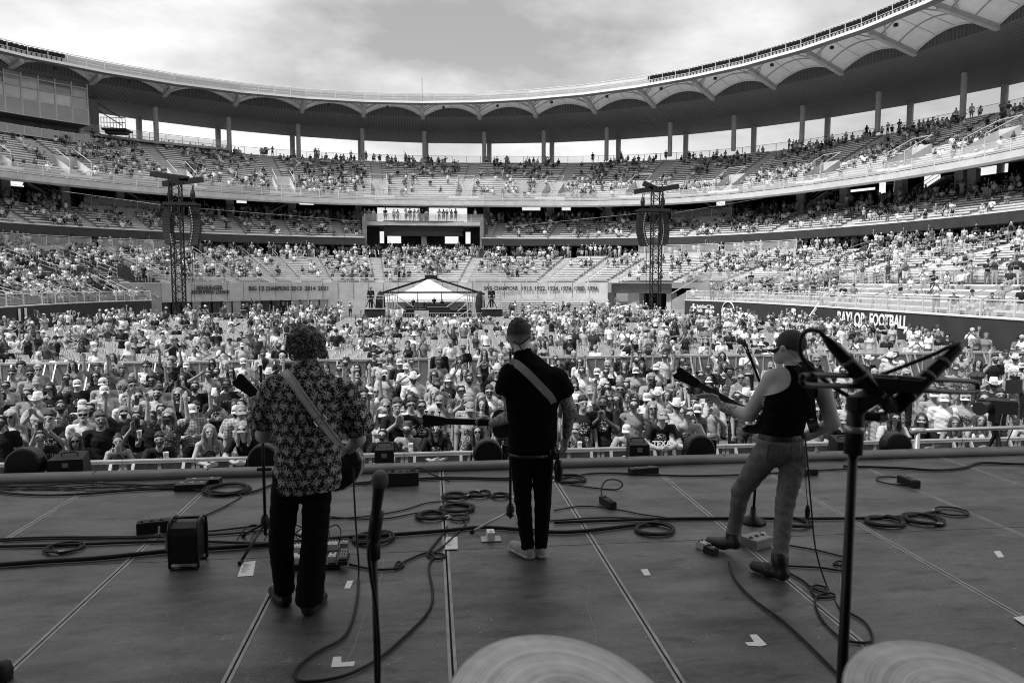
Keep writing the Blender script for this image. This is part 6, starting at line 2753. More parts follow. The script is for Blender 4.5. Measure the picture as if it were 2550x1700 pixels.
m.tube([T(2150, 1035), T(2185, 1038)], .012, 8)
m.build('clamp', MT['black'], t, local=True)
m = MB()
m.lathe([(.0, 0), (.013, 0), (.013, .02), (0, .02)], T(2185, 1038), 12, Matrix.Rotation(R(90), 3, 'Y'))
m.build('thumb_screw', MT['steel'], t, local=True)
for (a, b_) in (((2052, 838, -.03), (2222, 1015, .0)), ((2402, 850, .03), (2225, 1018, .0))):
    pa, pb_ = T(*a), T(*b_)
    dv = pb_ - pa
    m = MB()
    m.tube([pa, pa.lerp(pb_, .12), pa.lerp(pb_, .45), pa.lerp(pb_, .8), pb_], .02, 14, rs=[.006, .014, .018, .0205, .0195])
    mb = m.build('microphone', MT['black_gloss'], t, local=True, smooth=True)
    m = MB()
    for f in (.3, .5, .78):
        c_ = pa.lerp(pb_, f)
        m.tube([c_, c_ + dv.normalized() * .008], .0208 if f > .6 else .0192, 14)
    m.build('ring', MT['pedal_mid'], mb, local=True, smooth=True)
m = MB()
m.tube(spline([T(2052, 838, -.03), T(2040, 825, -.04), T(2010, 823, -.05), T(1992, 850, -.06), T(1998, 890, -.06), T(2030, 925, -.04), T(2070, 960, 0), T(2110, 985, .01), T(2130, 1000, 0)], 7), .0055, 8)
m.build('cable', MT['rubber'], t, local=True, smooth=True)
m = MB()
m.tube(spline([T(2190, 935, .02), T(2260, 908, .02), T(2330, 880, .02), T(2360, 865, .02), T(2400, 852, .03)], 6), .005, 8)
m.build('cable', MT['rubber'], t, local=True, smooth=True)

# centre stand before the singer
c = D(1271, 1318)
t = thing('microphone_stand', 'black tripod microphone stand in front of the singer, partly hidden', 'microphone stand', c)
m = MB()
m.tube([(0, 0, .1), (0, 0, 1.52)], .011, 8)
m.build('pole', MT['black_metal'], t, local=True, smooth=True)
tripod(t, Vector((0, 0, 0)), .34, .16, 3.3, MT['galv'])
mic(t, (.02, -.02, 1.5), (.02, -.17, 1.58), MT['black_gloss'])
# right stand with boom
c = D(1875, 1300)
t = thing('microphone_stand', 'black boom microphone stand in front of the bass player', 'microphone stand', c)
yC = c.y
T = lambda px, py, dy=0: P(px, py, yC + dy) - t.location
m = MB()
m.tube([(0, 0, .05), T(1885, 1150), T(1900, 1000)], .012, 8)
m.tube([T(1896, 960), T(1868, 885), T(1853, 845)], .009, 8)
m.tube([T(1900, 1000), T(1896, 955)], .016, 8)
m.build('pole', MT['black_metal'], t, local=True, smooth=True)
m = MB()
m.lathe([(0, 0), (.11, 0), (.11, .02), (.03, .06), (.02, .14)], (0, 0, 0), 18)
m.build('base', MT['black_metal'], t, local=True, smooth=True)
mic(t, T(1862, 862), T(1838, 846, .1), MT['black_gloss'])
m = MB()
m.tube(spline([T(1838, 848, .06), T(1852, 862), T(1866, 890), T(1884, 935), T(1898, 985), T(1898, 1080)], 6), .005, 6)
m.build('cable', MT['rubber'], t, local=True)
# left stand before the floral guitarist
c = D(662, 1362)
t = thing('microphone_stand', 'black tripod microphone stand left of the floral guitarist', 'microphone stand', c)
m = MB()
m.tube([(0, 0, .1), (.0, 0.0, 1.45)], .012, 8)
m.build('pole', MT['black_metal'], t, local=True, smooth=True)
tripod(t, Vector((0, 0, 0)), .36, .2, 4.4)
m = MB()
q = P(650, 1168, c.y) - c
m.tube([(-.05, 0, q.z), (.06, 0, q.z)], .014, 8)
m.build('boom_clutch', MT['black'], t, local=True)
mic(t, (.02, .02, 1.42), (.06, -.1, 1.5), MT['black_gloss'])

# plectrum-like tag hanging by the bass player
m = MB()
q = P(2011, 1275, 4.8)
m.lathe([(0, -.055), (.018, -.03), (.02, .02), (.012, .05), (0, .055)], (0, 0, 0), 12)
m.v = [(x + q.x, y * .4 + q.y, z + q.z) for x, y, z in m.v]
m.tube([q + Vector((0, 0, .05)), P(2008, 1225, 4.82), P(2002, 1090, 4.86)], .003, 5)
tag(m.build_at('hanging_tag', MT['black_gloss'], True), 'small black oval tag hanging on a cord beside the bass player', 'tag')

# ------------------------------------------------------------------ cymbals in the foreground
def cym_fn(t, tcn, col, b):
    q = TN(t)
    x, y, z = q.xyz(tcn.outputs['Object'])
    r = q.m('SQRT', q.m('ADD', q.m('MULTIPLY', x, x), q.m('MULTIPLY', y, y)))
    nz = q.noise(tcn.outputs['Object'], 9, 4, .6)
    l1 = q.m('SINE', q.m('MULTIPLY', q.m('ADD', r, q.m('MULTIPLY', nz, .004)), 900))
    cv_ = q.n('ShaderNodeCombineXYZ')
    q.l(q.m('MULTIPLY', r, 60.0), cv_.inputs[0])
    band = q.noise(cv_.outputs[0], 1.2, 4, .7)
    vo = q.n('ShaderNodeTexVoronoi')
    vo.inputs['Scale'].default_value = 34
    q.l(tcn.outputs['Object'], vo.inputs['Vector'])
    f = q.m('ADD', -.35, q.m('ADD', q.m('MULTIPLY', l1, .1), q.m('ADD', q.m('MULTIPLY', band, 1.9), q.m('ADD', q.m('MULTIPLY', nz, .55), q.m('MULTIPLY', vo.outputs[0], .25)))))
    bp = q.n('ShaderNodeBump')
    bp.inputs['Strength'].default_value = .15
    bp.inputs['Distance'].default_value = .002
    q.l(q.m('ADD', band, q.m('MULTIPLY', l1, .3)), bp.inputs['Height'])
    q.l(bp.outputs[0], b.inputs['Normal'])
    return q.m('MULTIPLY', q.m('MAXIMUM', f, .15), .42)


MT['cymbal'] = mat('cymbal_bronze', .4, .4, 0, metal=.6, fn=cym_fn)


def cymbal(label, px, py, Y, rad, tilt, roll):
    c = P(px, py, Y)
    t_ = thing('cymbal', label, 'cymbal', c)
    t_.rotation_euler = (tilt, roll, .4)
    m = MB()
    prof = [(0, .036), (.02, .035), (.04, .026), (.052, .012), (.06, .006), (rad * .5, -.004), (rad * .8, -.014), (rad * .97, -.024), (rad, -.026), (rad * .98, -.028), (rad * .5, -.008), (.05, .004), (0, .03)]
    m.lathe(prof, (0, 0, 0), 72)
    m.build('plate', MT['cymbal'], t_, local=True, smooth=True)
    m = MB()
    m.tube([(0, 0, -.6), (0, 0, .05)], .006, 8)
    m.lathe([(.012, .034), (.012, .045), (.008, .052), (0, .052)], (0, 0, 0), 12)
    m.build('stand_rod', MT['chrome'], t_, local=True, smooth=True)
    return t_


cymbal('large bronze cymbal with lathe grooves at the bottom centre', 1424, 1768, 1.16, .215, R(16), R(3))
cymbal('bronze cymbal with lathe grooves at the bottom right corner', 2440, 1782, 1.10, .215, R(14), R(-3))
# small black object at the lower left corner
m = MB()
q = D(5, 1692)
m.lathe([(.05, 0), (.055, .05), (.045, .09), (.0, .1)], q, 14)
m.tube([q + Vector((0, 0, .05)), q + Vector((-.4, -.1, .4))], .02, 8)
tag(m.build_at('stand_foot', MT['rubber'], True), 'black rubber stand foot at the lower left corner of the deck', 'stand')

# ------------------------------------------------------------------ lamps and fill speakers along the lip
def blinder(label, px, py, dia=.36, turn=0.0, shell=False):
    c = P(px, py, 8.66)
    t_ = thing('stage_light', label, 'stage light', (c.x, 8.66, DECK - .17), rz=turn)
    zc_ = c.z - (DECK - .17)
    r_ = dia / 2
    m = MB()
    m.lathe([(0, -.02), (r_ * .9, -.02), (r_, .0), (r_, .12), (r_ * .96, .16), (r_ * .9, .16), (r_ * .85, .1), (0, .1)], (0, 0, zc_), 28, Matrix.Rotation(R(-90), 3, 'X'))
    m.build('housing', MT['black_metal'], t_, local=True, smooth=False)
    m = MB()
    m.tube(spline([(-r_ - .015, .06, zc_), (-r_ - .015, .06, .04), (0, .06, .01), (r_ + .015, .06, .04), (r_ + .015, .06, zc_)], 5), .012, 6)
    m.build('yoke', MT['black'], t_, local=True)
    m = MB()
    m.box((0, .06, .012), (.16, .2, .02))
    m.build('floor_plate', MT['black'], t_, local=True)
    m = MB()
    for k in range(5):
        m.box((r_ + .02 + k * .012, .1 + k * .03, zc_ + .0), (.006, .08, dia * (.55 - .05 * k)), Matrix.Rotation(.4 + k * .1, 3, 'Z'))
    m.build('barn_door', MT['black_gloss'], t_, local=True)


blinder('round black stage light at the far left of the lip', 57, 1160, .40)
blinder('round black stage light left of the floral guitarist at the lip', 655, 1145, .36)
blinder('round black stage light on the lip beside the singer', 1216, 1132, .36)
blinder('round black stage light on the lip left of the bass player', 1745, 1120, .37)
blinder('round black stage light on the lip beneath the crossed microphones', 2238, 1112, .36)


def fill(label, px, py, w=.34, rz=0.0):
    c = P(px, py, 8.68)
    t_ = thing('fill_speaker', label, 'speaker', (c.x, 8.68, DECK - .17), rz=rz)
    hb = c.z - (DECK - .17)
    m = MB()
    a, b_ = w / 2, .15
    v = [(-a, -b_, 0), (a, -b_, 0), (a, b_ + .05, 0), (-a, b_ + .05, 0), (-a, -b_, hb * .92), (a, -b_, hb * .92), (a * .8, b_ + .05, hb), (-a * .8, b_ + .05, hb)]
    for f in ((0, 1, 5, 4), (1, 2, 6, 5), (2, 3, 7, 6), (3, 0, 4, 7), (4, 5, 6, 7), (3, 2, 1, 0)):
        m.quad(*[v[i] for i in f])
    m.build('cabinet', MT['black'], t_, local=True)
    m = MB()
    m.box((0, -b_ - .004, hb * .72), (.06, .008, .05))
    m.build('rear_plate', MT['pedal_mid'], t_, local=True)
    m = MB()
    m.tube(spline([(-.08, .02, hb * .95), (-.07, .02, hb + .02), (.07, .02, hb + .02), (.08, .02, hb * .95)], 4), .008, 6)
    m.build('handle', MT['black_metal'], t_, local=True)


fill('black wedge fill speaker at the left lip beside the round light', 172, 1132, .36, .15)
fill('black wedge fill speaker on the lip right of the floral guitarist', 958, 1108, .22)
fill('black wedge fill speaker on the lip between singer and bass player', 1588, 1096, .24, -.1)
fill('black wedge fill speaker on the lip right of the bass player', 2105, 1090, .30, -.15)
# ------------------------------------------------------------------ crowd barriers
ORDN = ['first', 'second', 'third', 'fourth', 'fifth', 'sixth', 'seventh', 'eighth', 'ninth', 'tenth', 'eleventh', 'twelfth', 'thirteenth', 'fourteenth', 'fifteenth', 'sixteenth', 'seventeenth', 'eighteenth', 'nineteenth', 'twentieth']


def ordn(k):
    if k <= 20:
        return ORDN[k - 1]
    sfx = 'th' if 10 <= k % 100 <= 20 else {1: 'st', 2: 'nd', 3: 'rd'}.get(k % 10, 'th')
    return '%d%s' % (k, sfx)


def barrier_proto():
    t_ = thing('crowd_barrier', 'x', 'barrier', (0, 0, 0), 'x')
    w = 1.06
    m = MB()
    m.box((0, 0, 1.13), (w, .09, .045))
    m.tube([(-w / 2, -.03, 1.155), (w / 2, -.03, 1.155)], .022, 8)
    m.build('top_rail', MT['steel'], t_, local=True)
    m = MB()
    m.box((0, .0, .62), (w - .06, .012, .95))
    m.build('mesh_panel', MT['barrier_mesh'], t_, local=True)
    for x in (-w / 2 + .03, 0, w / 2 - .03):
        m = MB()
        m.box((x, .0, .56), (.05, .05, 1.1))
        m.build('post', MT['steel'], t_, local=True)
    for x in (-w / 2 + .16, w / 2 - .16):
        m = MB()
        m.bar((x, -.03, 1.1), (x, -.62, .04), .045)
        m.build('strut', MT['steel'], t_, local=True)
    m = MB()
    m.box((0, -.1, .02), (w - .02, 1.15, .03))
    m.build('foot_plate', MT['galv'], t_, local=True)
    return t_


def bmesh_fn(t, tcn, col, b):
    q = TN(t)
    x, y, z = q.xyz(tcn.outputs['Object'])
    g_ = q.m('MULTIPLY', q.m('ADD', q.m('SINE', q.m('MULTIPLY', x, 380)), q.m('SINE', q.m('MULTIPLY', z, 380))), .25)
    return q.m('MULTIPLY', col, q.m('ADD', .8, g_))


MT['barrier_mesh'] = mat('barrier_mesh', .17, .5, .2, 8, fn=bmesh_fn, metal=.2)
proto = barrier_proto()
first = True
for (yb, xa, xb, desc, grp) in ((11.65, -7.4, 12.0, 'of the silver barrier holding the front row', 'front barrier sections'), (26.1, -16.5, 25.0, 'of the second silver barrier before the chairs', 'second barrier sections')):
    k = 0
    x = xa
    while x < xb:
        k += 1
        o = proto if first else copy_tree(proto)
        first = False
        o.location = (x, yb, 0)
        o['label'] = '%s section from the left %s' % (ordn(k), desc)
        o['group'] = grp
        x += 1.07

# pipe rail and broadcast camera in the pit on the right
m = MB()
a, b_ = P(2285, 1072, 9.6), P(2600, 1062, 9.6)
m.tube([a, b_], .03, 10)
m.tube([(a.x, 9.6, a.z + .04), (a.x, 9.6, .0)], .038, 10)
m.tube([(a.x - .1, 9.6, a.z), (a.x + .1, 9.6, a.z)], .045, 10)
m.tube([(b_.x, 9.6, b_.z + .04), (b_.x, 9.6, 0)], .038, 10)
tag(m.build_at('pipe_rail', MT['steel'], True), 'grey scaffold pipe rail in the pit at the right', 'railing')
c = P(2490, 1110, 10.2)
t = thing('video_camera', 'large black broadcast camera on tripod in the pit at the right', 'video camera', (c.x, 10.2, 0))
T = lambda px, py, dy=0: P(px, py, 10.2 + dy) - t.location
m = MB()
q = T(2485, 1012)
m.box(q, (.16, .5, .2), Matrix.Rotation(.9, 3, 'Z'))
m.box(q + Vector((.1, .12, .02)), (.2, .3, .16), Matrix.Rotation(.9, 3, 'Z'))
m.build('camera_body', MT['black_metal'], t, local=True)
m = MB()
m.tube([q + Vector((-.1, .05, 0)), q + Vector((-.38, -.12, .0))], .085, 16)
m.tube([q + Vector((-.38, -.12, 0)), q + Vector((-.43, -.15, .0))], .1, 16)
m.build('lens', MT['black_gloss'], t, local=True, smooth=False)
m = MB()
m.box(T(2525, 962), (.3, .12, .2), Matrix.Rotation(.5, 3, 'Z'))
m.box(T(2527, 940), (.06, .14, .05))
m.build('viewfinder', MT['black'], t, local=True)
m = MB()
m.box(q - Vector((0, 0, .17)), (.14, .2, .14))
m.tube([q - Vector((0, 0, .2)), q - Vector((0, 0, .45))], .06, 12)
m.build('fluid_head', MT['black_metal'], t, local=True)
for k in range(3):
    m = MB()
    a = .5 + k * 2.0944
    m.tube([q - Vector((0, 0, .4)), Vector((q.x + .62 * math.cos(a), q.y + .62 * math.sin(a), .03))], .028, 8)
    m.build('tripod_leg', MT['black_metal'], t, local=True)
m = MB()
m.tube(spline([q - Vector((0, .1, .1)), q - Vector((.12, .2, .35)), q - Vector((.05, .2, .6)), q + Vector((.2, -.1, -.3))], 6), .01, 6)
m.tube([q - Vector((0, 0, .12)), q + Vector((.25, .45, -.25))], .014, 6)
m.build('pan_bar', MT['rubber'], t, local=True)

# ------------------------------------------------------------------ people of the front crowd
HATN = {'c': 'dark cap', 'C': 'white cap', 'g': 'grey cap', 'w': 'white cowboy hat', 'W': 'dark cowboy hat', 'n': 'short hair', 'l': 'long hair', 'b': 'tied up hair', 'y': 'big curly hair'}
POSN = {'idle': '', 'cup': 'raising drink', 'fold': 'arms folded', 'clap': 'clapping', 'one': 'one arm raised', 'both': 'both arms raised', 'phone': 'phone held up', 'hatup': 'hand on hat', 'rail': 'leaning on rail', 'railcup': 'leaning with drink', 'sit': 'seated'}
PEOPLE = []
NPP = [0]


def add_person(x, y, pose, top, shirt, hat, scale=1.0, rz=0.0, skin=None, glasses=None, beard=None, hairc=None, pants=None):
    if (pose, top) not in POSES:
        top = 'tee'
    me, hd = POSES[(pose, top)]
    o = bpy.data.objects.new('person', me)
    link(o)
    o.location = (x, y, 0)
    o.rotation_euler = (0, 0, rz)
    o.scale = (scale, scale, scale)
    sk = SK[skin if skin is not None else rnd.choice((0, 0, 1, 1, 2, 3) if rnd.random() < .5 else (0, 1, 1, 2))]
    ms = [sk, CL[shirt], pants or rnd.choice((MT['denim'], CL['K'], MT['shorts'], CL['D'])), rnd.choice((CL['K'], MT['shoe_white'])), HR[0]]
    for i, mm in enumerate(ms):
        o.material_slots[i].link = 'OBJECT'
        o.material_slots[i].material = mm

    def child(kind, mt_, nm):
        c = bpy.data.objects.new(nm, GEAR[kind])
        link(c, o)
        c.location = hd
        for sl_ in (c.material_slots[:1] if kind == 'cap' else c.material_slots):
            sl_.link = 'OBJECT'
            sl_.material = mt_
        return c
    hc_ = hairc if hairc is not None else rnd.choice((0, 0, 0, 1, 1, 2, 3))
    if hat in 'cCg':
        child('cap', {'c': MT['cap_dark'], 'C': MT['cap_white'], 'g': MT['cap_grey']}[hat], 'cap')
        if top == 'tank' and pose != 'rail' or rnd.random() < .12:
            child('long', HR[hc_], 'hair')
    elif hat in 'wW':
        child('hat', MT['straw'] if hat == 'w' else MT['felt_dark'], 'cowboy_hat')
    else:
        child({'n': 'short', 'l': 'long', 'b': 'bun', 'y': 'curly'}[hat], HR[hc_], 'hair')
    gl = glasses if glasses is not None else rnd.random() < .48
    if gl:
        child('glasses', MT['lens'], 'sunglasses')
    bd = beard if beard is not None else (top != 'tank' and rnd.random() < .45)
    if bd:
        child('beard', HR[hc_ if hc_ != 2 else 1], 'beard')
    PEOPLE.append((o, x, y, pose, top, shirt, hat, bd))
    return o


# faces read off the photograph: x y (pixels), hat, shirt, pose
def FACES(ox, oy, sc, s):
    o = []
    for ln in s.strip().split(';'):
        a = ln.split()
        if len(a) >= 4:
            o.append((ox + sc * float(a[0]), oy + sc * float(a[1]), a[2][0], a[2][1], a[3]))
    return o


K_ = .2742
F = FACES(0, 800, K_, '''55 575 cL idle;115 470 nG cup;345 430 nG idle;275 470 nL idle;335 540 CL idle;455 600 cK fold;600 510 cP phone;700 560 CQ idle;
350 700 wL clap;550 760 cF cup;750 745 CT idle;755 830 nT idle;945 620 CL cup;870 490 lK idle;940 545 CG idle;1200 570 nT idle;1150 700 nT idle;1115 440 nG one;
1205 500 gF idle;1025 320 lT idle;895 420 nG both;1330 400 nT idle;1355 430 cF phone;1410 490 cK cup;1535 390 CQ idle;1440 580 cG idle;1440 640 nL cup;1660 510 lK phone;
1900 480 cG hatup;1930 370 cK idle;1770 580 cK cup;1620 650 lK idle;1960 660 wQ fold;2060 560 cK idle;1970 450 cF idle;2050 390 lL idle;2210 360 CT cup;2200 215 CL idle;
2095 480 lG idle;2190 520 lL idle;2180 800 gP idle;2200 760 cF idle;2255 930 CK rail;1740 790 CP fold;1870 960 lL rail;1540 900 cF both;1380 850 cK cup;1445 1040 nK railcup;
1240 960 cK phone;1310 770 lK one;1060 1050 bF rail;910 900 nK idle;820 950 cG idle;690 1040 lK rail;350 1010 cK rail;460 870 nQ phone;110 850 lT clap;20 680 cK idle;15 900 cK idle''')
F += FACES(560, 780, K_, '''145 880 gP idle;400 540 wL idle;345 370 nL cup;490 290 cK fold;520 400 nQ idle;260 640 lL idle;915 480 lL idle;1045 500 cG idle;1195 490 CL clap;1100 440 WF idle;
1360 370 yQ idle;1415 430 gL idle;1500 400 lS idle;1455 540 CL phone;1585 440 CK idle;1650 480 CT cup;1690 440 cL idle;1710 580 wT cup;1950 340 nK idle;1935 440 nG fold;
2165 310 cK idle;2130 440 lT phone;1900 550 lL idle;2030 590 CQ idle;1920 640 WL idle;1900 720 lT idle;1955 780 gL idle;2140 690 cF clap;2220 570 cL cup;2180 530 lL idle;
2230 860 gG idle;1260 730 nT both;1455 830 lK idle;1560 830 nK clap;1690 760 lL cup;1780 830 cK idle;1425 940 CL one;1690 900 nT cup;1460 1060 cK rail;1690 1020 WL railcup;
1915 1010 lK rail;2280 1040 lF railcup;350 1170 nK rail;1310 700 CL idle;2320 770 lL idle;130 1010 CP rail''')
F += FACES(1150, 760, K_, '''1015 450 nK idle;740 340 lL idle;980 290 CK idle;1090 590 cT idle;1020 690 cK cup;1230 600 CT one;1320 540 nT phone;1310 630 cK idle;1480 540 lK fold;1285 710 wK idle;
1435 680 gL idle;1490 720 cF cup;1580 590 CL idle;1630 540 lK both;1610 420 cQ phone;1765 560 CL idle;1715 660 cG phone;1845 460 cL idle;1960 790 lL idle;2000 500 cF idle;2035 560 nL one;
2240 560 cK idle;2235 670 CK cup;1680 830 CT idle;1565 890 cG idle;1785 830 wL idle;1865 840 lL idle;1950 900 wL idle;1780 930 CQ rail;1720 970 lF idle;1890 790 CL idle;1180 790 lK cup;
1060 840 nL idle;1095 880 nK idle;1330 850 cF one;1410 880 cK idle;1040 890 wL idle;1000 940 CK idle;1155 970 CT idle;1050 1090 gF railcup;1285 1060 cK clap;1430 1020 nL idle;1515 1090 CL rail;
1800 1040 CK rail;2000 950 cL rail;2040 1070 cT rail;2165 970 CG rail;2250 1010 cL clap;60 660 cL idle;160 640 cK idle;320 600 nK idle;250 790 nT idle;190 890 lL idle;70 930 gP idle;340 480 lF idle;205 430 lQ clap;
1500 1050 lF idle;285 740 lL idle''')
F += FACES(1950, 800, K_, '''975 320 wL idle;770 340 wK cup;520 330 CT one;540 440 cL idle;620 570 lL idle;1110 470 cK idle;460 630 lF idle;590 720 CL idle;1570 430 WG idle;1745 330 cF sit;2025 290 nL idle;
1640 680 lL idle;1370 650 CG idle;1460 690 CT idle;1430 770 cG idle;1650 780 CL idle;1260 860 CK rail;1510 900 lL rail;1740 860 lT rail;945 840 cL rail;635 830 lL idle;530 860 CK rail;540 970 nK rail;
1910 560 wK idle;1830 690 bL idle;2160 870 cL rail;300 800 lL idle;1920 330 nK idle;2110 330 wT idle;2160 400 CL cup''')

taken = []


def free(x, y, dmin):
    return all((x - a) ** 2 + (y - c_) ** 2 > dmin * dmin for a, c_ in taken)


for (px, py, hat, sh, pose) in F:
    if hat == 'C' and rnd.random() < .3:
        hat = 'g'
    if rnd.random() < .4:
        sh = {'T': 'R', 'L': 'U', 'G': 'U', 'K': 'Q'}.get(sh, sh)
    fem = hat in 'lb' or rnd.random() < .12
    scl = rnd.uniform(.93, 1.0) if fem else rnd.uniform(.98, 1.06)
    rail = pose in ('rail', 'railcup')
    d = cam_dir(px, py)
    if rail:
        y = 12.1
        x = d.x / d.y * y
        scl = min(1.02, max(.86, P(px, py, y).z / 1.645))
    else:
        q = PZ(px, py, 1.645 * scl)
        x, y = q.x, q.y
        y = max(y, 12.65)
        x = d.x / d.y * y
    g_ = 0
    while not free(x, y, .40) and g_ < 8:
        y += .22
        x = d.x / d.y * y
        g_ += 1
    taken.append((x, y))
    if pose == 'railcup' and fem:
        fem = False
    top = 'tank' if (fem and rnd.random() < .7) else ('long' if (sh in 'PKG' and rnd.random() < .2) else 'tee')
    add_person(x, y, pose, top, sh, hat, scl, math.atan2(x, y) * -.7 + rnd.uniform(-.25, .25))
nlist = len(PEOPLE)
tries = 0
while len(PEOPLE) < 300 and tries < 20000:
    tries += 1
    y = 12.9 + 9.0 * rnd.random() ** 1.7
    x = rnd.uniform(-.56 * y - .6, .89 * y + .4)
    if not free(x, y, .5 + .03 * (y - 12)):
        continue
    # keep the space by the right of the barriers emptier
    if x > 11 and y < 20 and rnd.random() < .6:
        continue
    taken.append((x, y))
    fem = rnd.random() < .42
    pose = rnd.choice(('idle', 'idle', 'cup', 'fold', 'clap', 'phone', 'one', 'both', 'hatup'))
    hat = rnd.choice('llbnly') if fem else rnd.choice('ccccCggnnnwWn')
    sh = rnd.choice('KKDDGGLLTRRUUPFQQS')
    add_person(x, y, pose, 'tank' if fem and rnd.random() < .6 else rnd.choice(('tee', 'tee', 'tee', 'long')), sh, hat, rnd.uniform(.92, 1.05), -math.atan2(x, y) * .7 + rnd.uniform(-.4, .4))
# labels: rows counted back from the stage barrier, then from the left
rows_ = {}
for r_ in PEOPLE:
    rows_.setdefault(int((r_[2] - 11.9) / .9), []).append(r_)
for ri, (k, lst) in enumerate(sorted(rows_.items())):
    lst.sort(key=lambda r_: r_[1] / r_[2])
    for i, (o, x, y, pose, top, sh, hat, bd) in enumerate(lst):
        ps = POSN.get(pose, '')
        lb = '%s %s%s, %s%s from left, %s row' % (CLN[sh], 'top' if top == 'tank' else 'shirt', ', ' + HATN[hat], (ps + ', ') if ps else '', ordn(i + 1), ordn(ri + 1))
        tag(o, 'person, ' + lb, 'person', 'people standing between stage and chairs')
# words on the black shirt of the front row
for (o, x, y, pose, top, sh, hat, bd) in PEOPLE:
    if pose == 'rail' and abs(x / y - cam_dir(1643, 1000).x / cam_dir(1643, 1000).y) < .012:
        put_text('TEXAS', Vector((x - .02, y - .40, 1.19)), (1, 0, 0), .13, MT['letter_white'], None, .003, .004, name='shirt_print').parent = None
        to = [q for q in bpy.data.objects if q.name.startswith('shirt_print')][0]
        mw = to.matrix_basis.copy()
        to.parent = o
        to.matrix_basis = Matrix.LocRotScale(o.location, o.rotation_euler, o.scale).inverted() @ mw
        break
# drinks in some hands
cup = MB()
cup.lathe([(0, 0), (.03, 0), (.042, .12), (.045, .125), (.042, .125), (.032, .01)], n=14)
MT['cup_plastic'] = mesh_mat('cup_plastic', .75, .75)
cme = cup.mesh('cup', MT['cup_plastic'], True)
ph = MB()
ph.box((0, 0, 0), (.075, .01, .155))
pme = ph.mesh('phone', MT['black_gloss'])
nc = 0
for (o, x, y, pose, top, sh, hat, bd) in PEOPLE:
    if pose in ('cup', 'railcup', 'phone') and y < 19:
        mw = Matrix.LocRotScale(o.location, o.rotation_euler, o.scale)
        lp = Vector((-.12, -.34, 1.32)) if pose == 'cup' else (Vector((.1, -.42, 1.28)) if pose == 'railcup' else Vector((0, -.44, 1.57)))
        q = mw @ lp
        h_ = mesh_obj('phone' if pose == 'phone' else 'cup', pme if pose == 'phone' else cme, None, q)
        l2 = o['label'].split(', ')
        tag(h_, ('dark phone of person ' if pose == 'phone' else 'clear plastic cup of person ') + ', '.join(l2[-2:]), 'phone' if pose == 'phone' else 'cup')
        nc += 1

# ------------------------------------------------------------------ the mass of spectators beyond
def sattr(name, nm, base=0.0, rough=.8):
    m = bpy.data.materials.new(name)
    m.use_nodes = True
    t = m.node_tree
    q = TN(t)
    b = t.nodes['Principled BSDF']
    at = q.n('ShaderNodeAttribute', attribute_type='INSTANCER', attribute_name=nm)
    tcn = q.n('ShaderNodeTexCoord')
    nz = q.noise(tcn.outputs['Object'], 9, 3)
    v = q.m('MULTIPLY', at.outputs['Fac'], q.m('ADD', .8, q.m('MULTIPLY', nz, .4)))
    q.l(v, b.inputs['Base Color'])
    b.inputs['Roughness'].default_value = rough
    b.inputs['Specular IOR Level'].default_value = .2
    return m


CM = [sattr('far_skin', 'skin'), sattr('far_shirt', 'shirt'), sattr('far_trousers', 'pants'), sattr('far_shoe', 'pants'), sattr('far_hat', 'hat')]
FV = []


def far_variant(pose, top, legs, seated, fem, hat):
    b, hd = crowd_body(pose, 1.08, top, legs, seated=seated, fem=fem, coarse=True)
    if hat == 'cap':
        b.ball(hd + Vector((0, .012, .055)), .108, HAIR, .01, cut=(hd + Vector((0, 0, .02)), (0, 0, -1)))
        b.cone(hd + Vector((0, -.1, .03)), hd + Vector((0, -.15, .02)), .07, .05, HAIR, .01, ((0, 0, 1), 3))
    elif hat == 'cowboy':
        b.cone(hd + Vector((0, .0, .06)), hd + Vector((0, 0, .14)), .1, .07, HAIR, .01)
        b.ball(hd + Vector((0, .0, .045)), .19, HAIR, .01, ((0, 0, 1), 7))
    elif hat == 'long':
        b.ball(hd + Vector((0, .03, .06)), .108, HAIR, .01)
        b.cone(hd + Vector((0, .07, .02)), hd + Vector((0, .09, -.2)), .1, .07, HAIR, .02)
    else:
        b.ball(hd + Vector((0, .025, .065)), .103, HAIR, .01)
    if not hat == 'long' and rnd.random() < .6:
        b.cone(hd + Vector((-.06, -.095, .012)), hd + Vector((.06, -.095, .012)), .022, .022, SHOE, .005)
    me = b.mesh('spectator', .036, CM)
    o = bpy.data.objects.new('spectator', me)
    FV.append((o, seated))


dn_, lp_, fd_ = ('down', 'down'), ('lap', 'lap'), ('fold', 'fold')
for a in ((dn_, 'tee', 'short', False, False, 'cap'), (fd_, 'tee', 'long', False, False, 'cowboy'), (('cup', 'down'), 'tank', 'short', False, True, 'long'), (('clap', 'clap'), 'tee', 'long', False, False, 'short'),
          (('up', 'down'), 'tank', 'short', False, True, 'long'), (('phone', 'phone'), 'tee', 'long', False, False, 'cap'),
          (lp_, 'tee', 'short', True, False, 'cap'), (('lap', 'cup'), 'tee', 'long', True, False, 'cowboy'), (lp_, 'tank', 'short', True, True, 'long'), (('fold', 'fold'), 'tee', 'short', True, False, 'short'),
          (('lap', 'hat'), 'tee', 'short', True, False, 'cap'), (('clap', 'clap'), 'tank', 'long', True, True, 'long')):
    far_variant(*a)
STAND = [i for i, v in enumerate(FV) if not v[1]]
SITV = [i for i, v in enumerate(FV) if v[1]]
from mathutils import noise as mn
PTS = []


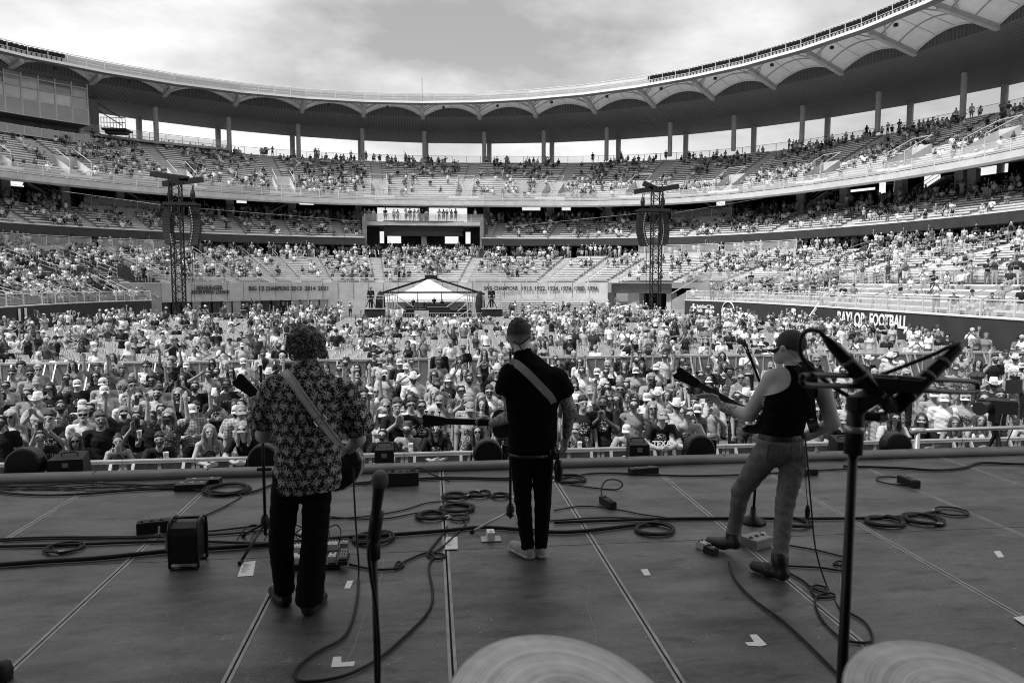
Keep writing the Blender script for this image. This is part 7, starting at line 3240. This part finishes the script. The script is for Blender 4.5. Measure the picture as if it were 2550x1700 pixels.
def spec(p, seated, tight=0.0):
    d = Vector((0, 4, 0)) - Vector(p)
    rz = math.atan2(d.y, d.x) + math.pi / 2 + rnd.gauss(0, .22)
    v = rnd.choice(SITV if seated else STAND)
    sh = rnd.choice((.015, .02, .03, .05, .1, .18, .28, .4, .5, .62, .75, .8, .8))
    PTS.append((p[0], p[1], p[2], v, rz, rnd.uniform(.92, 1.05), sh, rnd.choice((.02, .05, .1, .15, .3, .5)), rnd.choice((.42, .36, .36, .3, .25, .14)), rnd.choice((.015, .02, .03, .06, .12, .2, .6)) if rnd.random() < .8 else .4))


def fill_rows(s0, z0, rows, ds, dz, aisles, half, u0, u1, dens, seed, standp=.05, freq=.13, skipr=None):
    for i in range(rows):
        s = s0 + i * ds + ds * .62
        z = z0 + i * dz
        r = R0 + s
        du = math.degrees(.56 / r)
        u = u0
        while u < u1:
            u += du * rnd.uniform(.92, 1.1)
            if any(abs(u - a) < half * 1.02 for a in aisles):
                continue
            if skipr and any(a < u < b for a, b in skipr):
                continue
            arc = R(u) * r
            nz = mn.noise(Vector((arc * freq, i * .22, seed))) * .5 + mn.noise(Vector((arc * .6, i * .6, seed + 9))) * .6
            dd = dens(u, i / rows) if callable(dens) else dens
            if rnd.random() > dd + nz * .85:
                continue
            st = rnd.random() < standp
            p = ring(s - (.3 if st else 0), u, z)
            spec(p, not st)


uv0, uv1 = u_at(2600, -6), u_at(-60, -6)
fill_rows(S_U0 + DSU, Z_U0 + DZU, ROWS_U - 1, DSU, DZU, UA, 1.5, uv0, uv1, lambda u, f: .2 + .12 * f + (.05 if u < 50 else 0), 1.3, .03, skipr=None)
# along the back fence
for k in range(90):
    u = rnd.uniform(uv0, u_at(640, 5))
    if mn.noise(Vector((u * .35, 2.2, 0))) > -.05:
        spec(ring(st_ + .05, u, zt - .1), rnd.random() < .6)
fill_rows(S_C0, Z_C0, 9, .86, .33, CA, 1.0, uv0, uv1, lambda u, f: .22 + .3 * f, 4.1, .06, skipr=[(G0, G1)])
fill_rows(sc, zc, 3, .9, 0, [], 0, uv0, uv1, .5, 5.7, .8, skipr=[(G0, G1)])
fill_rows(-11.5, ZB, 1, .7, 0, [], 0, G0, G1, .66, 8.8, 1.0)
vl0, vl1 = u_at(2600, -20) - 6, u_at(-60, -20) + 4
fill_rows(S_L0, Z_L0, ROWS_L, .9, .225, LA, 1.3, vl0, vl1, lambda u, f: .14 + .3 * f + (.14 if u > 115 else 0), 7.7, .07)
fill_rows(sl_, zl_, 4, .9, 0, [], 0, vl0, vl1, .58, 3.9, .75)
for (ptf, ua, ub, rows2, dd) in ((rs_pt, -33, URE, 5, .42), (ls_pt, ULE, 200, 7, .6)):
    for i in range(rows2):
        u = ua
        while u < ub:
            u += math.degrees(.6 / 28)
            nz = mn.noise(Vector((u * .12, i * .3, 11.0)))
            if nz + .5 < 1 - dd or rnd.random() < .2:
                continue
            st = rnd.random() < .12
            spec(ptf(u, (i + .55) / rows2, 2.12 + 1.48 * i / rows2), not st)
# standing along the walkway of the right stand
for k in range(34):
    u = rnd.uniform(-25, 12)
    spec(ring(-27.2, u, 3.6), False)
# floor: rows of chairs from the second barrier back to the mixing platform
CH = []
AIS = [PZ(845, 815, 0).x, 9.5]
yrow = 27.6
ri = 0
while yrow < 63.5:
    xw0, xw1 = max(-25.5, -.56 * yrow - 1), min(24.5, .89 * yrow)
    x = xw0
    while x < xw1:
        x += .52
        if any(abs(x - a) < .75 for a in AIS):
            continue
        if -6.4 < x < 6.0 and yrow > 62.0:
            continue
        if 35.6 < yrow < 37.2 or 48.5 < yrow < 50:
            continue
        CH.append((x + rnd.uniform(-.03, .03), yrow + rnd.uniform(-.03, .03)))
        nz = mn.noise(Vector((x * .16, yrow * .13, 21))) * .6 + mn.noise(Vector((x * .6, yrow * .5, 5))) * .4
        dd = .2 if yrow < 33 else (.23 if yrow < 50 else .2)
        if -6.5 < x < 6 and yrow > 56:
            continue
        if rnd.random() < dd + nz * .6:
            st = rnd.random() < (.34 if not (-6.5 < x < 6 and yrow > 48) else .0)
            spec((x, yrow - (.0 if not st else .32), 0), not st)
    yrow += .86
    ri += 1
for k in range(160):     # walkers and standing groups at the sides and aisles
    y = rnd.uniform(27, 63)
    x = rnd.choice((rnd.uniform(-26.5, -22), rnd.uniform(21, 24.8), rnd.uniform(23, 24.8), AIS[0] + rnd.uniform(-.5, .5), AIS[1] + rnd.uniform(-.5, .5)))
    spec((x, y, 0), False)
for k in range(60):
    y = rnd.uniform(64, 82)
    x = rnd.choice((rnd.uniform(-24, -8), rnd.uniform(8, 22)))
    spec((x, y, 0), False)


def instancer(name, pts, protos, attrs):
    """point mesh whose points carry the copies"""
    me = bpy.data.meshes.new(name)
    A = np.array([q[:3] for q in pts], np.float32)
    me.vertices.add(len(A))
    me.vertices.foreach_set('co', A.ravel())
    me.attributes.new('variant', 'INT', 'POINT').data.foreach_set('value', [int(q[3]) for q in pts])
    rv = np.zeros((len(A), 3), np.float32)
    rv[:, 2] = [q[4] for q in pts]
    me.attributes.new('rot', 'FLOAT_VECTOR', 'POINT').data.foreach_set('vector', rv.ravel())
    me.attributes.new('scl', 'FLOAT', 'POINT').data.foreach_set('value', [q[5] for q in pts])
    for k, nm in enumerate(attrs):
        me.attributes.new(nm, 'FLOAT', 'POINT').data.foreach_set('value', [q[6 + k] for q in pts])
    o = mesh_obj(name, me)
    ng = bpy.data.node_groups.new(name + '_nodes', 'GeometryNodeTree')
    ng.interface.new_socket('Geometry', in_out='INPUT', socket_type='NodeSocketGeometry')
    ng.interface.new_socket('Geometry', in_out='OUTPUT', socket_type='NodeSocketGeometry')
    gi = ng.nodes.new('NodeGroupInput')
    go = ng.nodes.new('NodeGroupOutput')
    jn = ng.nodes.new('GeometryNodeJoinGeometry')

    def attr(nm, dt):
        q = ng.nodes.new('GeometryNodeInputNamedAttribute')
        q.data_type = dt
        q.inputs[0].default_value = nm
        return [x for x in q.outputs if x.enabled and x.name == 'Attribute'][0]
    va, ro, sca = attr('variant', 'INT'), attr('rot', 'FLOAT_VECTOR'), attr('scl', 'FLOAT')
    for i, po in enumerate(protos):
        oi = ng.nodes.new('GeometryNodeObjectInfo')
        oi.inputs['Object'].default_value = po
        oi.inputs['As Instance'].default_value = True
        cmp_ = ng.nodes.new('FunctionNodeCompare')
        cmp_.data_type = 'INT'
        cmp_.operation = 'EQUAL'
        ins = [x for x in cmp_.inputs if x.enabled]
        ng.links.new(va, ins[0])
        ins[1].default_value = i
        ip = ng.nodes.new('GeometryNodeInstanceOnPoints')
        ng.links.new(gi.outputs[0], ip.inputs['Points'])
        ng.links.new(cmp_.outputs[0], ip.inputs['Selection'])
        ng.links.new(oi.outputs['Geometry'], ip.inputs['Instance'])
        ng.links.new(ro, ip.inputs['Rotation'])
        ng.links.new(sca, ip.inputs['Scale'])
        ng.links.new(ip.outputs[0], jn.inputs[0])
    ng.links.new(jn.outputs[0], go.inputs[0])
    md = o.modifiers.new('nodes', 'NODES')
    md.node_group = ng
    return o


cr = instancer('crowd', PTS, [v[0] for v in FV], ('shirt', 'pants', 'skin', 'hat'))
tag(cr, 'mass of seated and standing spectators filling the far floor and the stands', 'crowd', kind='stuff')

# ------------------------------------------------------------------ folding chairs
def chair_mesh():
    m = MB()
    m.box((0, 0, .44), (.42, .40, .03))
    back = m.grid(lambda u, v: Vector(((u - .5) * .42, .2 + .05 * v - .03 * (1 - (2 * u - 1) ** 2) + .03, .56 + .30 * v - .02 * (2 * u - 1) ** 2 * v)), 6, 2)
    m.grid(lambda u, v: Vector(((u - .5) * .42, .215 + .05 * v - .03 * (1 - (2 * u - 1) ** 2) + .03, .56 + .30 * v - .02 * (2 * u - 1) ** 2 * v)), 6, 2)
    for sx in (-1, 1):
        m.bar((.2 * sx, .26, .86), (.2 * sx, -.2, .01), .022)
        m.bar((.18 * sx, -.12, .44), (.18 * sx, .24, .01), .022)
    m.bar((-.2, -.17, .06), (.2, -.17, .06), .018)
    return m


CH.sort(key=lambda q: q[0] ** 2 + q[1] ** 2)
cb = MB()
cb.box((0, 0, .44), (.42, .40, .03))
seat_me = cb.mesh('seat', MT['plastic_chair'])
cb = MB()
fB = lambda off: (lambda u, v: Vector(((u - .5) * .42, .2 + off + .05 * v + .03 * (2 * u - 1) ** 2 * -1 + .03, .56 + .30 * v - .025 * (2 * u - 1) ** 2 * v)))
cb.grid(fB(0), 6, 2)
cb.grid(fB(.014), 6, 2)
back_me = cb.mesh('backrest', MT['plastic_chair'], True)
cb = MB()
for sx in (-1, 1):
    cb.bar((.2 * sx, .26, .86), (.2 * sx, -.2, .01), .022)
    cb.bar((.18 * sx, -.12, .44), (.18 * sx, .24, .01), .022)
cb.bar((-.2, -.17, .06), (.2, -.17, .06), .018)
frame_me = cb.mesh('frame', MT['galv'])
rowi = {}
for (x, y) in CH:
    rowi.setdefault(round((y - 27.6) / .86), []).append(x)
for r_ in rowi.values():
    r_.sort()
for k, (x, y) in enumerate(CH[:300]):
    t_ = bpy.data.objects.new('folding_chair', None)
    link(t_)
    t_.empty_display_size = .1
    t_.location = (x, y, 0)
    t_.rotation_euler = (0, 0, rnd.uniform(-.06, .06))
    kr = round((y - 27.6) / .86)
    tag(t_, 'light grey folding chair, %s from left in %s row behind the second barrier' % (ordn(rowi[kr].index(x) + 1), ordn(kr + 1)), 'chair', 'folding chairs on the floor')
    for nm, me_ in (('seat', seat_me), ('backrest', back_me), ('frame', frame_me)):
        mesh_obj(nm, me_, t_)
cpo = bpy.data.objects.new('chair_form', chair_mesh().mesh('chair_form', MT['plastic_chair']))
co_ = instancer('chair_rows', [(x, y, 0, 0, rnd.uniform(-.06, .06), 1.0) for x, y in CH[300:]], [cpo], ())
tag(co_, 'long rows of light grey folding chairs covering the far floor', 'chairs', kind='stuff')
# ------------------------------------------------------------------ mixing platform
YF = 67.0
F_ = lambda px, py, dy=0.0: P(px, py, YF + dy)
fo = thing('mixing_platform', 'scaffold mixing platform with pitched frame roof and black consoles', 'platform', (F_(1070, 790).x, YF + 2, 0))
xl, xr = F_(957, 760).x, F_(1190, 760).x
zt0 = F_(1070, 729).z
zr = F_(1070, 690).z
for nm, xs_ in (('post', (xl, xl + .45, xl + .95, xr - .95, xr - .5, xr)),):
    for x in xs_:
        m = MB()
        m.tube([(x, YF, 0), (x, YF, zt0)], .05, 6)
        m.tube([(x, YF + 5, 0), (x, YF + 5, zt0)], .05, 6)
        for k in range(5):
            m.tube([(x, YF, .3 + k * .6), (x, YF + 1.2, .6 + k * .6)], .03, 5)
        m.build('post', MT['galv'], fo)
m = MB()
for x in (F_(1038, 760).x, F_(1102, 760).x):
    m.tube([(x, YF + 5, 1.0), (x, YF + 5, zt0)], .05, 6)
m.tube([(xl, YF, zt0), (xr, YF, zt0)], .05, 6)
m.tube([(xl, YF + 5, zt0), (xr, YF + 5, zt0)], .05, 6)
m.tube([(xl + .9, YF + 5, zt0 - 1.0), (F_(1038, 760).x, YF + 5, zt0 - 1.0)], .04, 6)
m.tube([(F_(1102, 760).x, YF + 5, zt0 - 1.0), (xr - .9, YF + 5, zt0 - 1.0)], .04, 6)
m.build('crossbar', MT['black_metal'], fo)
for (a, b_) in (((974, 729), (1030, 764)), ((1166, 729), (1112, 764)), ((960, 760), (1006, 798)), ((1186, 760), (1140, 790)), ((972, 745), (1010, 775)), ((1165, 752), (1140, 775))):
    m = MB()
    m.tube([F_(*a), F_(*b_)], .045, 5)
    m.build('brace', MT['galv'], fo)
rm = MB()
ap = Vector(((xl + xr) / 2, YF + 2.5, zr))
for x in (xl - .3, xr + .6):
    for y in (YF - .2, YF + 5.2):
        rm.bar((x, y, zt0 - .03 - (.1 if x > xl else 0)), ap, .16)
rm.box(ap + Vector((0, 0, .0)), (1.2, 1.2, .35))
rm.bar((xl + 2, YF, zt0 + .5), (xr - 2, YF, zt0 + .5), .03)
rm.build('roof_frame', MT['black_metal'], fo)
m = MB()
for x in (xl - .3, xr + .6):
    m.quad((x, YF - .2, zt0 - .02), (x, YF + 5.2, zt0 - .02), ap)
m.quad((xl - .3, YF + 5.2, zt0), (xr + .6, YF + 5.2, zt0), ap)
m.build('roof_net', mesh_mat('roof_net', .55, .12), fo)
m = MB()
m.box(((xl + xr) / 2, YF + 2.8, .55), (xr - xl - 1, 4.2, 1.1))
m.build('riser', MT['black'], fo)
gear_ = ((990, 775, 1.2, 1.0), (1022, 762, .9, .9), (1056, 764, 1.3, .7), (1090, 757, 2.2, .9), (1128, 772, 1.6, .8), (1152, 764, .9, .7), (1010, 790, 1.8, .6), (1070, 788, 3.0, .5), (1130, 790, 2.6, .6))
for k, (px, py, w, h_) in enumerate(gear_):
    c = F_(px, py, .6)
    m = MB()
    m.box((c.x, YF + .6 + (k % 3) * .25, c.z - h_ / 2), (w, .6, h_))
    o = m.build('console', MT['black'], fo)
    m = MB()
    m.bar((c.x - w * .45, YF + .28 + (k % 3) * .25, c.z - h_ * .3), (c.x + w * .45, YF + .28 + (k % 3) * .25, c.z - h_ * .3), .05)
    m.build('trim', MT['steel'], o)
m = MB()
m.grid(lambda u, v: Vector((F_(966, 775).x + u * 1.35 + .06 * math.sin(v * 9), YF - .25 + .1 * math.sin(u * 14 + v * 2), .1 + 1.35 * v - .1 * math.sin(u * 3.1))), 18, 6)
m.build('white_sheet', MT['white_paint'], fo, smooth=True)
m = MB()
q = F_(1050, 783, -.3)
m.box(q, (1.3, .5, .7))
m.build('covered_case', MT['galv'], fo)
# low fence before the platform
for k in range(9):
    x = xl - 2.2 + k * 1.55
    t_ = thing('crowd_fence', '%s low bar fence section from the left before the mixing platform' % ordn(k + 1), 'fence', (x, YF - 1.2, 0), 'bar fences at the mixing platform')
    m = MB()
    m.tube([(-.74, 0, .1), (-.74, 0, 1.05), (.74, 0, 1.05), (.74, 0, .1)], .025, 5)
    m.tube([(-.74, 0, .12), (.74, 0, .12)], .02, 5)
    m.build('frame', MT['galv'], t_, local=True)
    m = MB()
    for j in range(9):
        m.tube([(-.6 + j * .15, 0, .12), (-.6 + j * .15, 0, 1.05)], .011, 4)
    m.build('bar_set', MT['galv'], t_, local=True)

# white tent behind it
tx = F_(1067, 740, 9)
t_ = thing('marquee_tent', 'white peaked marquee tent behind the mixing platform', 'tent', (tx.x, YF + 11, 0))
pk = P(1067, 694, YF + 11).z
ev = P(1067, 742, YF + 11).z
hw = (P(1175, 740, YF + 11).x - P(945, 740, YF + 11).x) / 2
m = MB()
cs = [(-hw, -3.2), (hw, -3.2), (hw, 3.2), (-hw, 3.2)]
for i in range(4):
    a, b_ = cs[i], cs[(i + 1) % 4]

    def fn(u, v, a=a, b_=b_):
        e = Vector((a[0] + (b_[0] - a[0]) * u, a[1] + (b_[1] - a[1]) * u, ev))
        p_ = Vector((0, 0, pk))
        q_ = e.lerp(p_, v)
        q_.z -= .35 * math.sin(math.pi * v) * (1 - .3 * v)
        return q_
    m.grid(fn, 8, 8)
    m.quad((a[0], a[1], ev), (b_[0], b_[1], ev), (b_[0], b_[1], ev - .35), (a[0], a[1], ev - .35))
m.build('canopy', mat('tent_cloth', .86, .6, .03, 2), t_, local=True, smooth=True)
for (x, y) in cs:
    m = MB()
    m.tube([(x, y, 0), (x, y, ev)], .05, 6)
    m.build('pole', MT['white_paint'], t_, local=True)
m = MB()
m.quad((-hw, 3.15, .6), (hw, 3.15, .6), (hw, 3.15, ev), (-hw, 3.15, ev))
m.build('back_wall', MT['white_paint'], t_, local=True)

# people working there, dark against the tent
def worker(px, py, Y, zfoot, label, shirt='K', pose='idle', top='tee', hat='c', back=False):
    c = P(px, py, Y)
    o = add_person(c.x, Y, pose, top, shirt, hat, max(.6, (c.z - zfoot) / 1.645), math.pi if back else 0.0, 2, False, False, 0, CL['K'])
    o.location.z = zfoot
    tag(o, label, 'person')
    return o


zr_ = 1.1
worker(1029, 745, YF + 2.6, zr_, 'person standing at the left console on the mixing platform')
worker(1081, 741, YF + 3.0, zr_, 'person in hat standing tallest at the middle console of the mixing platform', hat='g')
worker(1101, 747, YF + 3.2, zr_ - .2, 'person low behind the console at the right of the mixing platform', hat='n')
worker(1056, 753, YF + 1.8, zr_ - .1, 'person bending over the consoles left of the platform centre', hat='n')
worker(1068, 752, YF + 3.2, zr_ - .3, 'person with only head showing behind the middle console', hat='n')
# camera towers either side
for (pxa, pxb, side, pm_) in ((909, 958, 'left', 923), (1200, 1250, 'right', 1224)):
    x0, x1 = P(pxa, 780, 66).x, P(pxb, 780, 66).x
    ztop = P(pxa, 736, 66).z
    zpl = P(pxa, 768, 66).z
    t_ = thing('camera_platform', 'black draped camera platform with tube frame, %s of the mixing platform' % side, 'platform', ((x0 + x1) / 2, 66, 0))
    w = (x1 - x0)
    m = MB()
    m.box((0, .3, zpl / 2 - .05), (w, 1.8, zpl - .1))
    m.build('draped_base', MT['drape'], t_, local=True)
    m = MB()
    m.box((0, .3, zpl - .02), (w + .1, 1.9, .08))
    m.build('deck', MT['galv'], t_, local=True)
    m = MB()
    for x in (-w / 2 + .08, w / 2 - .08):
        for y in (-.55, 1.1):
            m.tube([(x, y, zpl), (x, y, ztop)], .04, 6)
    for y in (-.55, 1.1):
        m.tube([(-w / 2, y, ztop), (w / 2, y, ztop)], .04, 6)
        m.tube([(-w / 2, y, ztop - .25), (w / 2, y, ztop - .25)], .03, 6)
    for x in (-w / 2 + .08, w / 2 - .08):
        m.tube([(x, -.55, ztop), (x, 1.1, ztop)], .04, 6)
    m.build('frame', MT['galv'], t_, local=True)
    o = worker(pm_, 718, 66.4, zpl, 'camera operator in dark clothes on the %s camera platform' % side, top='long', hat='W' if side == 'left' else 'c')
    cq = thing('video_camera', 'black video camera on tripod on the %s camera platform' % side, 'video camera', (P(pm_, 740, 65.8).x, 65.9, zpl))
    m = MB()
    m.box((0, 0, 1.25), (.3, .5, .3))
    m.build('camera_body', MT['black_metal'], cq, local=True)
    m = MB()
    m.tube([(0, -.2, 1.25), (0, -.6, 1.22)], .1, 10)
    m.build('lens', MT['black_gloss'], cq, local=True)
    for k in range(3):
        m = MB()
        a = 1.57 + k * 2.0944
        m.tube([(0, 0, 1.1), (.55 * math.cos(a), .55 * math.sin(a), 0)], .035, 6)
        m.build('tripod_leg', MT['black_metal'], cq, local=True)
    bp_ = P(947 if side == 'left' else 1196, 760, 66.5)
    m = MB()
    m.lathe([(0, 0), (.35, 0), (.45, .8), (.4, 1.5), (.2, 2.0), (0, 2.15)], (bp_.x, 66.8, 0 if side == 'right' else .0), 12)
    m.v = [(a, b_, c + .9) for a, b_, c in m.v]
    m.box((bp_.x, 66.8, .45), (.6, .6, .9))
    tag(m.build_at('covered_equipment', MT['drape'], False), 'black covered equipment stack beside the %s camera platform' % side, 'equipment')


# ------------------------------------------------------------------ delay towers
def tower(label, px, ytop, Y, arms, arr, label2):
    bx = P(px, 700, Y).x
    H_ = P(px, ytop, Y).z
    t_ = thing('delay_tower', label, 'tower', (bx, Y, 0))
    T = lambda qx, qy, dy=0: P(qx, qy, Y + dy) - t_.location
    w = .46
    m = MB()
    cs_ = [(-w, -w), (w, -w), (w, w), (-w, w)]
    for (x, y) in cs_:
        m.bar((x, y, 0), (x, y, H_), .11, .11)
    n = int(H_ / .62)
    for k in range(n):
        z0, z1 = H_ * k / n, H_ * (k + 1) / n
        for i in range(4):
            a, b_ = cs_[i], cs_[(i + 1) % 4]
            if k % 2:
                a, b_ = b_, a
            m.bar((a[0], a[1], z0), (b_[0], b_[1], z1), .06)
        if k % 3 == 0:
            for i in range(4):
                a, b_ = cs_[i], cs_[(i + 1) % 4]
                m.bar((a[0], a[1], z0), (b_[0], b_[1], z0), .06)
    m.build('mast', MT['black_metal'], t_, local=True)
    for (a, b_) in arms:
        m = MB()
        m.bar(T(*a), T(*b_), .45, .5)
        m.build('cross_beam', MT['black'], t_, local=True)
    za = T(*arr[0][0]).z
    m = MB()
    xa, xb = T(arr[0][0][0] - 12, arr[0][0][1]).x, T(arr[-1][0][0] + 14, arr[-1][0][1]).x
    for y in (-.7, .7):
        m.bar((xa, y, za + .25), (xb, y, za + .25), .14, .3)
    for k in range(9):
        x = xa + (xb - xa) * k / 8
        m.bar((x, -.7, za + .25), (x, .7, za + .25), .08)
    m.build('rigging_frame', MT['black_metal'], t_, local=True)
    for (p0, p1, bend, bright) in arr:
        q0, q1 = T(*p0), T(*p1)
        la = bpy.data.objects.new('line_array', None)
        link(la, t_)
        n = 14
        for k in range(n):
            f = (k + .5) / n
            c = q0.lerp(q1, f) + Vector((bend * math.sin(math.pi * f) , -.3 * f * f, 0))
            hh = (q0.z - q1.z) / n
            m = MB()
            m.box(c, (.88, .6, hh * .86), Matrix.Rotation(R(-12 * f), 3, 'X'))
            cb_ = m.build('cabinet', MT['black'], la, local=True)
            m = MB()
            m.box(c + Vector((bright * .25, -.33, 0)), (.09, .05, hh * .6))
            m.build('bracket', MT['steel'], cb_, local=True)
        m = MB()
        m.tube([q0 + Vector((0, 0, .3)), q0 + Vector((0, 0, 1.2)), q0 + Vector((.0, 0, 2.0))], .05, 6)
        m.lathe([(.0, 0), (.2, .05), (.25, .5), (.14, .9), (0, 1.0)], q0 + Vector((0, 0, .7)), 10)
        m.build('chain_motor', MT['black_metal'], la, local=True)
    for (a, b_) in label2:
        m = MB()
        m.tube([T(*a), T(*b_)], .03, 5)
        m.build('guy_cable', MT['rubber'], t_, local=True)
    m = MB()
    m.box((0, 0, .3), (2.6, 2.6, .5))
    m.build('base_ballast', MT['galv'], t_, local=True)


tower('tall black delay speaker tower on the left of the floor', 445, 440, 74, (((375, 433), (470, 446)), ((405, 458), (505, 447))),
      (((424, 515), (428, 608), -.25, 1), ((481, 515), (484, 612), .25, -1)), (((480, 620), (477, 768)), ((428, 460), (428, 500)), ((482, 460), (484, 500)), ((440, 620), (436, 765))))
tower('tall black delay speaker tower on the right of the floor', 1632, 462, 76, (((1602, 456), (1640, 474)), ((1580, 478), (1625, 470)), ((1640, 472), (1690, 464))),
      (((1600, 530), (1603, 612), -.3, 1), ((1650, 530), (1648, 610), .25, -1)), (((1610, 620), (1608, 765)), ((1646, 620), (1646, 770)), ((1604, 480), (1605, 520)), ((1652, 480), (1652, 520))))
# steadying wires from the towers to the stands
for (label, a, b_, Ya, Yb) in (('thin wire slung from the left stand to the left delay tower', (0, 455), (400, 510), 92, 74), ('thin wire slung from the left delay tower towards the centre stand', (485, 518), (910, 552), 74, 103),
                               ('thin wire slung from the right stand to the right delay tower', (1680, 530), (1910, 492), 76, 88), ('thin wire slung from the right delay tower towards the centre stand', (1585, 532), (1260, 565), 76, 103)):
    m = MB()
    m.tube([P(a[0], a[1], Ya), P(b_[0], b_[1], Yb)], .014, 5)
    tag(m.build_at('support_wire', MT['galv']), label, 'wire')
# fenced corner with white covers below the right tower
q0 = PZ(1545, 792, 0)
for k in range(7):
    px = 1548 + k * 25
    c = P(px, 790, 69)
    t_ = thing('crowd_fence', '%s bar fence section from the left round the right delay tower' % ordn(k + 1), 'fence', (c.x, 69, 0), 'bar fences round the right tower')
    m = MB()
    m.tube([(-.45, 0, .1), (-.45, 0, 1.1), (.45, 0, 1.1), (.45, 0, .1)], .025, 5)
    m.tube([(-.45, 0, .15), (.45, 0, .15)], .02, 5)
    m.build('frame', MT['rail'], t_, local=True)
    m = MB()
    for j in range(6):
        m.tube([(-.36 + j * .145, 0, .15), (-.36 + j * .145, 0, 1.1)], .014, 4)
    m.build('bar_set', MT['rail'], t_, local=True)
for (px, w, h_, lb) in ((1575, 3.0, 1.5, 'white draped table at the foot of the right delay tower, left end'), (1615, 2.6, 1.0, 'white draped table at the foot of the right delay tower, right end')):
    c = P(px, 775, 71)
    m = MB()
    m.grid(lambda u, v: Vector((c.x + (u - .5) * w, 71 + .12 * math.sin(u * 11), h_ * v * (.8 + .2 * math.sin(u * 4)))), 14, 5)
    m.grid(lambda u, v: Vector((c.x + (u - .5) * w, 71 + v * 1.2, h_ * (.8 + .2 * math.sin(u * 4)))), 14, 2)
    tag(m.build_at('draped_table', MT['white_paint'], True), lb, 'table')
